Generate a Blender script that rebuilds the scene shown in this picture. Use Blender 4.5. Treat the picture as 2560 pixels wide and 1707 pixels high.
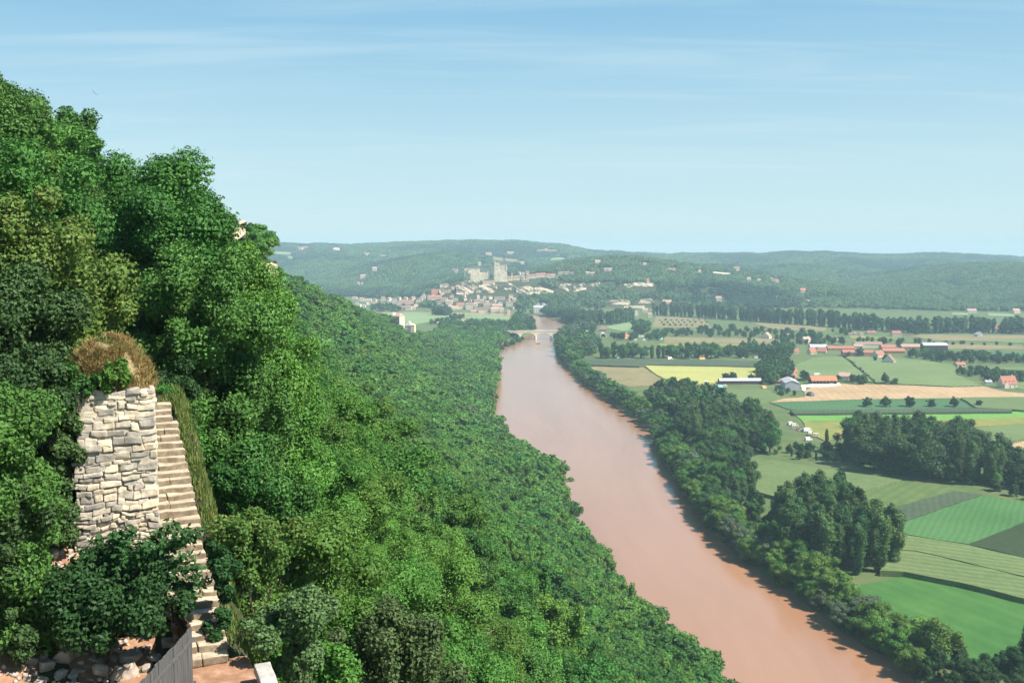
import bpy, bmesh, math, random
import numpy as np
from mathutils import Vector, Matrix, noise
for o in list(bpy.data.objects): bpy.data.objects.remove(o)
SC = bpy.context.scene
COL = SC.collection
R = math.radians
# ------------------------------------------------------------------ camera
CAMZ, FPX, PITCH = 130.0, 2489.0, R(5.18)
cam = bpy.data.cameras.new('camera'); cam.lens = 35.0; cam.sensor_width = 36.0
cam.clip_start = 0.3; cam.clip_end = 30000
co = bpy.data.objects.new('camera', cam); COL.objects.link(co)
co.location = (0, 0, CAMZ); co.rotation_euler = (R(90) - PITCH, 0, 0)
SC.camera = co
# ------------------------------------------------------------------ sky, sun, exposure
SUN_EL, SUN_AZ = R(49), R(113)            # azimuth measured from +Y towards +X
w = bpy.data.worlds.new('World'); SC.world = w; w.use_nodes = True
nt = w.node_tree; nt.nodes.clear()
def N(nt, t, **kw):
    n = nt.nodes.new(t)
    for k, v in kw.items(): setattr(n, k, v)
    return n
def math_node(nt, op, a, b=None, clamp=False):
    m = N(nt, 'ShaderNodeMath', operation=op); m.use_clamp = clamp
    for i, v in enumerate((a, b)):
        if v is None: continue
        if isinstance(v, (int, float)): m.inputs[i].default_value = v
        else: nt.links.new(v, m.inputs[i])
    return m.outputs[0]
def mixc(nt, f, a, b, blend='MIX'):
    m = N(nt, 'ShaderNodeMix', data_type='RGBA', blend_type=blend)
    for i, v in ((0, f), (6, a), (7, b)):
        if isinstance(v, (int, float)): m.inputs[i].default_value = v
        elif isinstance(v, tuple): m.inputs[i].default_value = (*v, 1) if len(v) == 3 else v
        else: nt.links.new(v, m.inputs[i])
    return m.outputs[2]
sky = N(nt, 'ShaderNodeTexSky', sky_type='NISHITA', sun_disc=False)
sky.sun_elevation = SUN_EL; sky.sun_rotation = SUN_AZ
sky.altitude = 200; sky.air_density = 1.0; sky.dust_density = 0.4; sky.ozone_density = 1.0
vz = N(nt, 'ShaderNodeTexCoord'); vs_ = N(nt, 'ShaderNodeSeparateXYZ'); nt.links.new(vz.outputs['Generated'], vs_.inputs[0])
vc = N(nt, 'ShaderNodeCombineXYZ'); nt.links.new(vs_.outputs[0], vc.inputs[0]); nt.links.new(vs_.outputs[1], vc.inputs[1]); nt.links.new(math_node(nt, 'MAXIMUM', vs_.outputs[2], 0.02), vc.inputs[2])
nt.links.new(vc.outputs[0], sky.inputs[0])      # below the horizon the air keeps the colour of the horizon
grad = N(nt, 'ShaderNodeValToRGB'); nt.links.new(vs_.outputs[2], grad.inputs[0])      # clear sky paling into a milky horizon
for i_, (p_, c_) in enumerate([(0.0, (4.15, 5.1, 5.35)), (0.09, (3.4, 4.75, 5.2)), (0.24, (1.65, 3.4, 4.8)), (1.0, (0.4, 1.4, 3.0))]):
    if i_ > 1: grad.color_ramp.elements.new(p_)
    grad.color_ramp.elements[i_].position = p_; grad.color_ramp.elements[i_].color = (*[x / 6 for x in c_], 1)
g6 = mixc(nt, 1.0, grad.outputs[0], (6.0, 6.0, 6.0), 'MULTIPLY')
tint = mixc(nt, 0.86, mixc(nt, 1.0, sky.outputs[0], (0.66, 0.95, 1.04), 'MULTIPLY'), g6)
# thin cirrus streaks laid on the sky dome (long soft bands)
tc = N(nt, 'ShaderNodeTexCoord')
sep = N(nt, 'ShaderNodeSeparateXYZ'); nt.links.new(tc.outputs['Generated'], sep.inputs[0])
zc = math_node(nt, 'ADD', sep.outputs[2], 0.12)
u = math_node(nt, 'DIVIDE', sep.outputs[0], zc); v = math_node(nt, 'DIVIDE', sep.outputs[1], zc)
cmb = N(nt, 'ShaderNodeCombineXYZ'); nt.links.new(u, cmb.inputs[0]); nt.links.new(v, cmb.inputs[1])
def cirrus(rot, sc, nscale, lo, hi, loc=(0, 0, 0)):
    mp = N(nt, 'ShaderNodeMapping'); mp.inputs['Rotation'].default_value = (0, 0, R(rot))
    mp.inputs['Scale'].default_value = sc; mp.inputs['Location'].default_value = loc
    nt.links.new(cmb.outputs[0], mp.inputs[0])
    nz = N(nt, 'ShaderNodeTexNoise'); nz.inputs['Scale'].default_value = nscale
    nz.inputs['Detail'].default_value = 7; nz.inputs['Roughness'].default_value = 0.55; nz.inputs['Distortion'].default_value = 0.6
    nt.links.new(mp.outputs[0], nz.inputs[0])
    mr = N(nt, 'ShaderNodeMapRange', interpolation_type='SMOOTHSTEP'); mr.inputs[1].default_value = lo; mr.inputs[2].default_value = hi
    nt.links.new(nz.outputs[0], mr.inputs[0])
    return mr.outputs[0]
c1 = cirrus(40, (0.45, 2.4, 1), 1.3, 0.47, 0.74)
c2 = cirrus(-46, (0.35, 2.6, 1), 1.1, 0.50, 0.76, (3, 1, 0))
cc = math_node(nt, 'MAXIMUM', c1, c2)
cc = math_node(nt, 'MULTIPLY', cc, 0.3)
skyc = mixc(nt, cc, tint, (4.6, 5.6, 5.9))
bg = N(nt, 'ShaderNodeBackground'); bg.inputs[1].default_value = 0.085
nt.links.new(skyc, bg.inputs[0])
wo = N(nt, 'ShaderNodeOutputWorld'); nt.links.new(bg.outputs[0], wo.inputs[0])
sl = bpy.data.lights.new('sun', 'SUN'); sl.energy = 5.0; sl.angle = R(0.5); sl.color = (1.0, 0.95, 0.86)
so = bpy.data.objects.new('sun', sl); COL.objects.link(so)
SUND = Vector((math.sin(SUN_AZ) * math.cos(SUN_EL), math.cos(SUN_AZ) * math.cos(SUN_EL), math.sin(SUN_EL)))
so.rotation_euler = SUND.to_track_quat('Z', 'Y').to_euler(); so.location = (50, -50, 300)
vs = SC.view_settings
vs.view_transform = 'Standard'; vs.look = 'None'; vs.gamma = 1; vs.exposure = 0.93
try: vs.use_curve_mapping = False
except Exception: pass
SC.render.engine = 'CYCLES'
SC.cycles.max_bounces = 6; SC.cycles.diffuse_bounces = 2; SC.cycles.glossy_bounces = 2
SC.cycles.transmission_bounces = 3; SC.cycles.volume_bounces = 0; SC.cycles.transparent_max_bounces = 8
# ------------------------------------------------------------------ pixel <-> world helpers (2560 x 1707 photo pixels)
CP, SP = math.cos(PITCH), math.sin(PITCH)
def ray(px, py):
    a = (px - 1280) / FPX; b = (853.5 - py) / FPX
    return np.array([a, CP + b * SP, -SP + b * CP])
def at_z(px, py, z=0.0):
    d = ray(px, py); k = (z - CAMZ) / d[2]
    return Vector((d[0] * k, d[1] * k, z))
def at_y(px, py, y):
    d = ray(px, py); k = y / d[1]
    return Vector((d[0] * k, y, CAMZ + d[2] * k))
def proj(x, y, z):
    dz = np.asarray(z) - CAMZ
    f = np.asarray(y) * CP - dz * SP; up = np.asarray(y) * SP + dz * CP
    f = np.where(np.abs(f) < 1e-3, 1e-3, f)
    return 1280 + FPX * np.asarray(x) / f, 853.5 - FPX * up / f, f
# ------------------------------------------------------------------ object helpers
def tag(o, label=None, cat=None, group=None, kind=None):
    if label: o['label'] = label
    if cat: o['category'] = cat
    if group: o['group'] = group
    if kind: o['kind'] = kind
    return o
def empty(name, loc=(0, 0, 0), rz=0.0, label=None, cat=None, group=None):
    o = bpy.data.objects.new(name, None); COL.objects.link(o)
    o.location = loc; o.rotation_euler = (0, 0, rz); o.empty_display_size = 0.5
    return tag(o, label, cat, group)
def link(name, me, parent=None):
    o = bpy.data.objects.new(name, me); COL.objects.link(o)
    if parent: o.parent = parent
    return o
class MB:
    """collects faces of one mesh"""
    def __init__(s): s.v = []; s.f = []
    def add(s, vs, fs):
        b = len(s.v); s.v += [tuple(p) for p in vs]; s.f += [tuple(i + b for i in f) for f in fs]
    def box(s, x0, y0, z0, x1, y1, z1):
        s.add([(x0, y0, z0), (x1, y0, z0), (x1, y1, z0), (x0, y1, z0), (x0, y0, z1), (x1, y0, z1), (x1, y1, z1), (x0, y1, z1)],
              [(3, 2, 1, 0), (4, 5, 6, 7), (0, 1, 5, 4), (1, 2, 6, 5), (2, 3, 7, 6), (3, 0, 4, 7)])
    def tube(s, pts, rad, n=7, cap=True):
        pts = [Vector(p) for p in pts]; b = len(s.v)
        for i, p in enumerate(pts):
            d = (pts[min(i + 1, len(pts) - 1)] - pts[max(i - 1, 0)]).normalized()
            a = d.orthogonal().normalized(); c = d.cross(a)
            for k in range(n):
                t = 2 * math.pi * k / n
                s.v.append(tuple(p + rad[i] * (a * math.cos(t) + c * math.sin(t))))
        for i in range(len(pts) - 1):
            for k in range(n):
                s.f.append((b + i * n + k, b + i * n + (k + 1) % n, b + (i + 1) * n + (k + 1) % n, b + (i + 1) * n + k))
        if cap:
            s.f.append(tuple(b + k for k in range(n))[::-1]); e = b + (len(pts) - 1) * n
            s.f.append(tuple(e + k for k in range(n)))
    def prism(s, poly, z0, z1):
        n = len(poly)
        area = sum(poly[i][0] * poly[(i + 1) % n][1] - poly[(i + 1) % n][0] * poly[i][1] for i in range(n))
        if area < 0: poly = poly[::-1]
        s.add([(p[0], p[1], z0) for p in poly] + [(p[0], p[1], z1) for p in poly],
              [tuple(range(n, 2 * n)), tuple(range(n))[::-1]] + [(i, (i + 1) % n, n + (i + 1) % n, n + i) for i in range(n)])
    def mesh(s, name, mat, smooth=False):
        me = bpy.data.meshes.new(name); me.from_pydata(s.v, [], s.f)
        if mat: me.materials.append(mat)
        if smooth: me.polygons.foreach_set('use_smooth', [True] * len(me.polygons))
        me.update(); return me
    def build(s, name, mat, parent=None, smooth=False):
        return link(name, s.mesh(name, mat, smooth), parent)
def np_mesh(name, V, F, mat, attr=None, smooth=False):
    """V (n,3), F (m,4) or (m,3) numpy -> mesh"""
    me = bpy.data.meshes.new(name); n, m, k = len(V), len(F), F.shape[1]
    me.vertices.add(n); me.vertices.foreach_set('co', np.ascontiguousarray(V, np.float32).ravel())
    me.loops.add(m * k); me.loops.foreach_set('vertex_index', np.ascontiguousarray(F, np.int32).ravel())
    me.polygons.add(m); me.polygons.foreach_set('loop_start', np.arange(0, m * k, k, dtype=np.int32))
    if smooth: me.polygons.foreach_set('use_smooth', np.ones(m, bool))
    if mat: me.materials.append(mat)
    me.update(calc_edges=True)
    for nm, val in (attr or {}).items():
        at = me.attributes.new(nm, 'FLOAT', 'POINT'); at.data.foreach_set('value', np.ascontiguousarray(val, np.float32))
    return me
# ------------------------------------------------------------------ materials
MATS = {}
def pbsdf(name, rough=0.85, spec=0.3):
    m = bpy.data.materials.new(name); m.use_nodes = True
    t = m.node_tree; b = t.nodes['Principled BSDF']
    b.inputs['Roughness'].default_value = rough; b.inputs['Specular IOR Level'].default_value = spec
    MATS[name] = m
    return m, t, b
def noise_tex(t, scale, detail=4, rough=0.6, coord='Object', sc=None, dist=0.0):
    tc = N(t, 'ShaderNodeTexCoord'); src = tc.outputs[coord]
    if sc:
        mp = N(t, 'ShaderNodeMapping'); mp.inputs['Scale'].default_value = sc
        t.links.new(src, mp.inputs[0]); src = mp.outputs[0]
    n = N(t, 'ShaderNodeTexNoise'); n.inputs['Scale'].default_value = scale
    n.inputs['Detail'].default_value = detail; n.inputs['Roughness'].default_value = rough; n.inputs['Distortion'].default_value = dist
    t.links.new(src, n.inputs[0])
    return n.outputs[0]
def ramp(t, f, stops):
    r = N(t, 'ShaderNodeValToRGB'); e = r.color_ramp.elements
    while len(e) < len(stops): e.new(0.5)
    for i, (p, c) in enumerate(stops): e[i].position = p; e[i].color = (*c, 1)
    t.links.new(f, r.inputs[0]); return r.outputs[0]
def bump(t, b, h, strength=0.4, dist=0.1):
    n = N(t, 'ShaderNodeBump'); n.inputs['Strength'].default_value = strength; n.inputs['Distance'].default_value = dist
    t.links.new(h, n.inputs['Height']); t.links.new(n.outputs[0], b.inputs['Normal'])
def mottled(name, stops, scale, detail=5, rough=0.9, bmp=0.0, bdist=0.05, sc=None, spec=0.25, coord='Object', var=0.0):
    m, t, b = pbsdf(name, rough, spec)
    f = noise_tex(t, scale, detail, 0.65, coord, sc)
    c = ramp(t, f, stops)
    if var:
        oi = N(t, 'ShaderNodeObjectInfo')
        k = math_node(t, 'ADD', math_node(t, 'MULTIPLY', oi.outputs['Random'], 2 * var), 1 - var)
        hs = N(t, 'ShaderNodeHueSaturation'); t.links.new(k, hs.inputs['Value']); t.links.new(c, hs.inputs['Color']); c = hs.outputs[0]
    t.links.new(c, b.inputs['Base Color'])
    if bmp: bump(t, b, f, bmp, bdist)
    return m
def foliage(name, col, hue_var=0.03, val_var=0.3, transl=0.2, alt=None):
    """leaf material: colour varies per tree (object random) and per leaf (vertex attribute)"""
    m, t, b = pbsdf(name, 0.55, 0.16)
    oi = N(t, 'ShaderNodeObjectInfo'); at = N(t, 'ShaderNodeAttribute', attribute_name='v')
    c = mixc(t, at.outputs['Fac'], tuple(x * 0.7 for x in col), tuple(x * 1.3 for x in col))
    if alt:
        sel = N(t, 'ShaderNodeMapRange'); sel.inputs[1].default_value = 0.75; sel.inputs[2].default_value = 0.98
        t.links.new(at.outputs['Fac'], sel.inputs[0]); c = mixc(t, sel.outputs[0], c, alt)
    hs = N(t, 'ShaderNodeHueSaturation')
    h = math_node(t, 'ADD', math_node(t, 'MULTIPLY', oi.outputs['Random'], -1.5 * hue_var), 0.5 + .25 * hue_var)
    fr = math_node(t, 'FRACT', math_node(t, 'MULTIPLY', oi.outputs['Random'], 17.31))
    k = math_node(t, 'ADD', math_node(t, 'MULTIPLY', fr, 2 * val_var), 1 - val_var)
    t.links.new(h, hs.inputs['Hue']); t.links.new(k, hs.inputs['Value']); t.links.new(c, hs.inputs['Color'])
    t.links.new(hs.outputs[0], b.inputs['Base Color'])
    tr = N(t, 'ShaderNodeBsdfTranslucent'); t.links.new(hs.outputs[0], tr.inputs[0])
    mx = N(t, 'ShaderNodeMixShader'); mx.inputs[0].default_value = transl
    t.links.new(b.outputs[0], mx.inputs[1]); t.links.new(tr.outputs[0], mx.inputs[2])
    t.links.new(mx.outputs[0], t.nodes['Material Output'].inputs[0])
    return m
F_OAK = foliage('oak_leaves', (0.053, 0.155, 0.031), 0.02, 0.26)
F_BRIGHT = foliage('bright_leaves', (0.082, 0.205, 0.034), 0.02, 0.22)
F_OLIVE = foliage('olive_leaves', (0.088, 0.166, 0.034), 0.012, 0.18, alt=(0.135, 0.160, 0.036))
F_GREY = foliage('grey_leaves', (0.085, 0.148, 0.050), 0.02, 0.25)
F_DARK = foliage('dark_leaves', (0.042, 0.092, 0.028), 0.02, 0.3, 0.15)
F_BLUE = foliage('blue_green_leaves', (0.034, 0.092, 0.026), 0.02, 0.2, 0.2)
F_POPLAR = foliage('poplar_leaves', (0.072, 0.148, 0.042), 0.025, 0.22, 0.2)
F_WILLOW = foliage('willow_leaves', (0.112, 0.160, 0.088), 0.02, 0.2)
F_LIME = foliage('lime_leaves', (0.112, 0.218, 0.036), 0.012, 0.22)
F_FAR = foliage('wood_leaves', (0.064, 0.145, 0.046), 0.04, 0.45)
M_BARK = mottled('bark', [(0.3, (0.06, 0.045, 0.03)), (0.7, (0.16, 0.13, 0.10))], 6, bmp=0.5)
M_DEAD = mottled('bare_wood', [(0.3, (0.25, 0.21, 0.16)), (0.7, (0.42, 0.37, 0.30))], 8)
# ------------------------------------------------------------------ terrain
def interp(x, xs, ys): return np.interp(x, xs, ys)
def sstep(t): t = np.clip(t, 0, 1); return t * t * (3 - 2 * t)
def vnoise(x, y, s, seed=0):
    """cheap smooth value noise"""
    x = np.asarray(x, float) / s + 31.7 * seed; y = np.asarray(y, float) / s + 17.3 * seed
    xi = np.floor(x); yi = np.floor(y); fx = x - xi; fy = y - yi
    fx = fx * fx * (3 - 2 * fx); fy = fy * fy * (3 - 2 * fy)
    def h(a, b):
        q = np.sin(a * 127.1 + b * 311.7 + seed * 74.7) * 43758.5453
        return q - np.floor(q)
    return ((h(xi, yi) * (1 - fx) + h(xi + 1, yi) * fx) * (1 - fy) + (h(xi, yi + 1) * (1 - fx) + h(xi + 1, yi + 1) * fx) * fy) * 2 - 1
RB_P = [(1382, 843), (1399, 903), (1453, 958), (1530, 1010), (1611, 1067), (1643, 1143), (1682, 1208), (1763, 1328), (1850, 1404), (1992, 1502), (2090, 1578), (2231, 1665), (2275, 1707)]
RB = [(at_z(*p).x + 2, at_z(*p).y) for p in RB_P][::-1]
RBANK = [(185, -300), (150, 0), (131, 180)] + RB + [(72, 1530), (100, 1610), (104, 1750), (96, 1850), (76, 1960), (30, 2060), (-60, 2120), (-250, 2150), (-600, 2160), (-1400, 2100), (-3000, 1900)]
LB_P = [(1840, 1707), (1610, 1502), (1480, 1327), (1420, 1230), (1405, 1175), (1291, 1121), (1253, 1055), (1231, 1012), (1246, 947), (1247, 872)]
LB = [(at_z(p[0], p[1], 9.0).x - 4, at_z(p[0], p[1], 9.0).y) for p in LB_P]
LBANK = [(115, -300), (102, 0), (80, 160)] + LB + [(-27, 1340), (0, 1451), (21, 1519), (38, 1610), (38, 1750), (30, 1850), (5, 1950), (-50, 2020), (-250, 2070), (-600, 2080), (-1400, 2020), (-3000, 1820)]
RIVER = np.array(LBANK + RBANK[::-1])
def river_sd(x, y):
    """signed distance to the river outline, negative in the water"""
    x = np.asarray(x, float); y = np.asarray(y, float)
    d2 = np.full(x.shape, 1e18); inside = np.zeros(x.shape, bool); n = len(RIVER)
    for i in range(n):
        ax, ay = RIVER[i]; bx, by = RIVER[(i + 1) % n]
        ex, ey = bx - ax, by - ay; wx, wy = x - ax, y - ay
        t = np.clip((wx * ex + wy * ey) / (ex * ex + ey * ey), 0, 1)
        d2 = np.minimum(d2, (wx - ex * t) ** 2 + (wy - ey * t) ** 2)
        c = (ay > y) != (by > y)
        with np.errstate(divide='ignore', invalid='ignore'):
            inside ^= c & (x < (bx - ax) * (y - ay) / (by - ay if by != ay else 1e-9) + ax)
    return np.where(inside, -1, 1) * np.sqrt(d2)
HY = [-300, 0, 60, 150, 220, 255, 320, 400, 600, 800, 1000, 1130, 1240, 1340]
HXC = [-8, -22, -31, -47, -57, -63, -98, -118, -134, -140, -142, -135, -115, -90]
HZC = [129.4, 129.4, 128.2, 127.2, 129, 128, 114, 112, 102, 82, 58, 46, 16, 2]
FO_Y = [0, 500, 700, 900, 1100, 1340]; FO = [0, 2, 8, 26, 40, 40]
LBX = np.array([p[0] for p in LBANK[:-6]]); LBY = np.array([p[1] for p in LBANK[:-6]])
# stair frame (photo pixels of its right edge give bottom and top)
ST_B = at_y(575, 1645, 22.0); ST_T = at_y(432, 1003, 31.0)
ST_H = Vector((ST_T.x - ST_B.x, ST_T.y - ST_B.y)); ST_L = ST_H.length; ST_H.normalize()
ST_E = Vector((ST_H.y, -ST_H.x)); ST_SL = (ST_T.z - ST_B.z) / ST_L
def hz(x, y):
    x = np.asarray(x, float); y = np.asarray(y, float)
    sd = river_sd(x, y)
    base = 2.0 * np.tanh(sd / 3.0) + np.where(sd < 0, 1.2 * np.tanh(sd / 8), 0)
    # left hill
    xc = interp(y, HY, HXC); zc = interp(y, HY, HZC); xb = interp(y, LBY, LBX) - interp(y, FO_Y, FO)
    t = (xb - x) / np.maximum(xb - xc, 5)
    tt = np.clip(t, 0, 1)
    g = tt - 0.055 * np.sin(math.pi * tt)
    z = zc * g + np.clip(t - 1, 0, 9) * np.maximum(xb - xc, 5) * 0.10
    z = z + vnoise(x, y, 38, 3) * 4.0 * sstep(tt * 3) * sstep((1.12 - tt) * 6) * np.where(t > 0, 1, 0) * sstep(zc / 40)
    z -= 17 * np.exp(-((y - 228) / 62) ** 2) * sstep((1.0 - tt) / .07) * sstep(tt / .8)
    z += 4.0 * np.exp(-((y - 52) / 30) ** 2) * np.exp(-((tt - 0.88) / 0.13) ** 2)
    left = np.where((x < xb + 60) & (y < 1500), z, 0)
    left = np.where((x < -700), np.minimum(left, zc * 1.0 + 10), left)
    # far hills
    yy = np.maximum(y, 1.0); a = x / yy
    zr = interp(a, [-2, -.6, -.24, -.17, -.10, -.05, 0.0, .045, .075, .12, .19, .27, .33, .40, .46, .51, .7, 2], [150, 160, 160, 150, 158, 166, 168, 158, 132, 112, 110, 114, 112, 108, 108, 94, 80, 80])
    zr = zr + (7 * vnoise(a * 1000, 0 * a, 42, 6) + 3.5 * vnoise(a * 1000, 0 * a, 13, 7)) * np.where(a > -.26, 1, 0)
    y0 = interp(a, [-2, -.3, -.16, -.11, -.075, .06, .12, .2, .3, .42, .6, 2], [2700, 2800, 2700, 2500, 2210, 2210, 2150, 2250, 2200, 2050, 1950, 1900])
    s = np.clip((y - y0) / (4700 - y0), 0, 1)
    far = zr * (s ** 0.9) + np.where(y > 4700, -(y - 4700) * 0.02, 0)
    far = far + (vnoise(x, y, 520, 5) * 30 + vnoise(x, y, 190, 8) * 11) * sstep(s * 4) * sstep((4600 - y) / 700)
    # castle hill: village slope, cliff step, wooded top
    A = interp(x, [-330, -230, -150, -70, 330, 430, 640, 950], [0, .25, .8, 1, 1, .85, .6, .2])
    hb = 27 * sstep((y - 2160) / 85) + 30 * sstep((y - 2246) / 40) + 6 * sstep((y - 2290) / 100)
    top = interp(x, [-300, -60, 60, 150, 260, 380, 700, 1000], [0, 0, 6, 32, 44, 42, 20, 0]) * sstep((y - 2330) / 330) * sstep((3300 - y) / 500)
    far = np.maximum(far, (hb * A + top) * sstep((3400 - y) / 700))
    hc = 86 * np.exp(-((x - 1480) / 420) ** 2 - ((y - 3050) / 560) ** 2)
    hd = 78 * np.exp(-((x - 640) / 330) ** 2 - ((y - 3250) / 420) ** 2)
    far = np.maximum(far, np.maximum(hc, hd))
    far = np.where(y > 1500, far * sstep((y - 1600) / 300), 0)
    out = base + np.where(sd > 0, left * sstep(sd / 8 + .3) + far * sstep(sd / 10), 0)
    # terrace carrying the stairs, the ruined wall and the rubble
    dx, dy = x - ST_B.x, y - ST_B.y
    sN = dx * ST_H.x + dy * ST_H.y; q = dx * ST_E.x + dy * ST_E.y
    pad = ST_B.z - 0.22 + np.clip(sN, -1, ST_L + 2) * ST_SL * np.where(sN > 0, 1, 0.0)
    pad = pad + np.where(q < -2.2, (-q - 2.2) * 0.10, 0) + np.where(q < -5, (-q - 5) * 0.32, 0) - np.where(q > 0.7, (q - 0.7) * 0.5, 0)
    wgt = sstep((q + 22) / 7) * sstep((3.2 - q) / 3.0) * sstep((sN + 7) / 4) * sstep((ST_L + 6 - sN) / 5)
    return out * (1 - wgt) + pad * wgt
def hz1(x, y): return float(hz(np.array([x]), np.array([y]))[0])
_K = np.concatenate([np.linspace(15, 400, 200), np.geomspace(402, 9000, 900)])
def hit(px, py, off=0.0, ymin=15, ymax=9999):
    """first point where the view ray of a photo pixel meets the terrain"""
    d = ray(px, py); k = _K[(_K > ymin) & (_K < ymax)] / d[1]
    X, Y, Z = d[0] * k, d[1] * k, CAMZ + d[2] * k
    b = np.nonzero(Z < hz(X, Y) + off)[0]
    if len(b) == 0: return None
    i = b[0]; k0, k1 = k[max(i - 1, 0)], k[i]
    for _ in range(12):
        km = (k0 + k1) / 2
        if CAMZ + d[2] * km < hz1(d[0] * km, d[1] * km) + off: k1 = km
        else: k0 = km
    return Vector((d[0] * k1, d[1] * k1, CAMZ + d[2] * k1))
def grow(a, step, fac, end):
    out = [a]
    while out[-1] < end: step *= fac; out.append(out[-1] + step)
    return out
xs = sorted(set([round(-v, 2) for v in grow(170, 4, 1.05, 5200)] + list(range(-168, -28, 4)) + list(range(-28, 6)) + list(range(6, 200, 4)) + [round(v, 2) for v in grow(200, 4, 1.05, 5200)]))
ys = sorted(set([round(-v, 2) for v in grow(0, 6, 1.25, 320)] + list(range(3, 9, 3)) + list(range(9, 42)) + list(range(42, 120, 3)) + list(range(120, 1560, 8)) + list(range(1560, 2420, 10)) + [round(v, 2) for v in grow(2420, 10, 1.025, 8200)]))
GX, GY = np.meshgrid(np.array(xs, float), np.array(ys, float))
GZ = hz(GX, GY)
nx, ny = len(xs), len(ys)
I = np.arange(nx * ny).reshape(ny, nx)
F = np.stack([I[:-1, :-1].ravel(), I[:-1, 1:].ravel(), I[1:, 1:].ravel(), I[1:, :-1].ravel()], 1)
sdg = river_sd(GX, GY)
wood = np.clip((GZ - 3.5) / 4, 0, 1)
m, t, b = pbsdf('terrain_ground', 0.95, 0.1)
at = N(t, 'ShaderNodeAttribute', attribute_name='wood')
nz = noise_tex(t, 0.05, 6); nz2 = noise_tex(t, 0.9, 4)
grass = ramp(t, nz, [(0.3, (0.075, 0.115, 0.04)), (0.5, (0.10, 0.135, 0.05)), (0.7, (0.14, 0.145, 0.065))])
litter = ramp(t, nz2, [(0.3, (0.035, 0.045, 0.02)), (0.6, (0.06, 0.065, 0.03)), (0.8, (0.11, 0.09, 0.05))])
t.links.new(mixc(t, at.outputs['Fac'], grass, litter), b.inputs['Base Color'])
bump(t, b, nz2, 0.3, 0.3)
M_TERRAIN = m
me = np_mesh('ground', np.stack([GX.ravel(), GY.ravel(), GZ.ravel()], 1), F, M_TERRAIN, {'wood': wood.ravel()}, smooth=True)
tag(link('ground', me), kind='structure')
# river water: sheet at z = 0 spread a little under both banks
m, t, b = pbsdf('muddy_water', 0.17, 0.8)
b.inputs['IOR'].default_value = 1.45
wn = noise_tex(t, 0.028, 6, .65, sc=(1.0, 0.13, 1), dist=.5)
t.links.new(ramp(t, wn, [(0.3, (0.305, 0.152, 0.082)), (0.7, (0.370, 0.198, 0.115))]), b.inputs['Base Color'])
rip = math_node(t, 'ADD', noise_tex(t, 0.55, 6, 0.65, sc=(1, 0.7, 1)), math_node(t, 'MULTIPLY', noise_tex(t, 0.05, 4, .6, sc=(1, .3, 1)), 1.5)); bump(t, b, rip, 0.12, 0.5)
M_WATER = m
def off_line(L, d):
    out = []
    for i, p in enumerate(L):
        a = Vector(L[max(i - 1, 0)]); c = Vector(L[min(i + 1, len(L) - 1)]); dr = (c - a).normalized()
        out.append((p[0] + dr.y * d, p[1] - dr.x * d))
    return out
mb = MB()
lo, ro = off_line(LBANK, -9), off_line(RBANK, 9)
def resample(L, n):
    L = np.array(L); s = np.concatenate([[0], np.cumsum(np.hypot(*np.diff(L, axis=0).T))]); q = np.linspace(0, s[-1], n)
    return np.stack([np.interp(q, s, L[:, 0]), np.interp(q, s, L[:, 1])], 1)
lo, ro = resample(lo, 160), resample(ro, 160)
mb.add([(p[0], p[1], 0) for p in ro] + [(p[0], p[1], 0) for p in lo], [(i, i + 1, 161 + i, 160 + i) for i in range(159)])
tag(mb.build('river_water', M_WATER), kind='structure')
# ------------------------------------------------------------------ tree prototypes (numpy leaf clouds around lobes, with a dark solid heart)
_ico = {}
def ico(sub):
    if sub not in _ico:
        bm = bmesh.new(); bmesh.ops.create_icosphere(bm, subdivisions=sub, radius=1)
        bm.verts.ensure_lookup_table()
        _ico[sub] = (np.array([v.co[:] for v in bm.verts]), np.array([[v.index for v in f.verts] for f in bm.faces]))
        bm.free()
    return _ico[sub]
def leaf_quads(rng, P, Nrm, size, aspect=1.5, jit=0.7):
    """diamond leaves at points P facing roughly Nrm"""
    n = len(P)
    nn = Nrm + rng.normal(0, jit, (n, 3)); nn /= np.linalg.norm(nn, axis=1, keepdims=True) + 1e-9
    r = rng.normal(0, 1, (n, 3)); a = np.cross(nn, r); a /= np.linalg.norm(a, axis=1, keepdims=True) + 1e-9
    b = np.cross(nn, a); s = size * rng.uniform(0.6, 1.35, (n, 1))
    a = a * s * 0.5 * aspect; b = b * s * 0.5; dr = nn * s * 0.12
    V = np.stack([P - a, P - b * 0.9 + dr, P + a, P + b * 0.9 + dr], 1).reshape(-1, 3)
    return V, np.arange(4 * n).reshape(n, 4)
def lobes_round(rng, n, rx, rz, zc, r0, r1, low=-0.6):
    L = []
    for i in range(n):
        d = rng.normal(0, 1, 3); d /= np.linalg.norm(d)
        if d[2] < low: d[2] = -d[2]
        k = rng.uniform(0.5, 1.05) if rng.uniform() < .8 else rng.uniform(1.0, 1.3); r = rng.uniform(r0, r1)
        L.append((d[0] * rx * k, d[1] * rx * k, zc + d[2] * rz * k, r))
    return L
def lobes_column(rng, n, h, rad, z0):
    L = []
    for i in range(n):
        t = (i + rng.uniform(0, 1)) / n; a = rng.uniform(0, 6.28)
        env = rad * (0.5 + 0.5 * min(1, t * 2.6)) * min(1, (1.03 - t) * 4.2) ** 0.5
        k = rng.uniform(0.25, 0.9) * env * 0.75
        L.append((math.cos(a) * k, math.sin(a) * k, z0 + (h - z0) * t * 0.97, env * rng.uniform(0.38, 0.62)))
    return L
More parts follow.
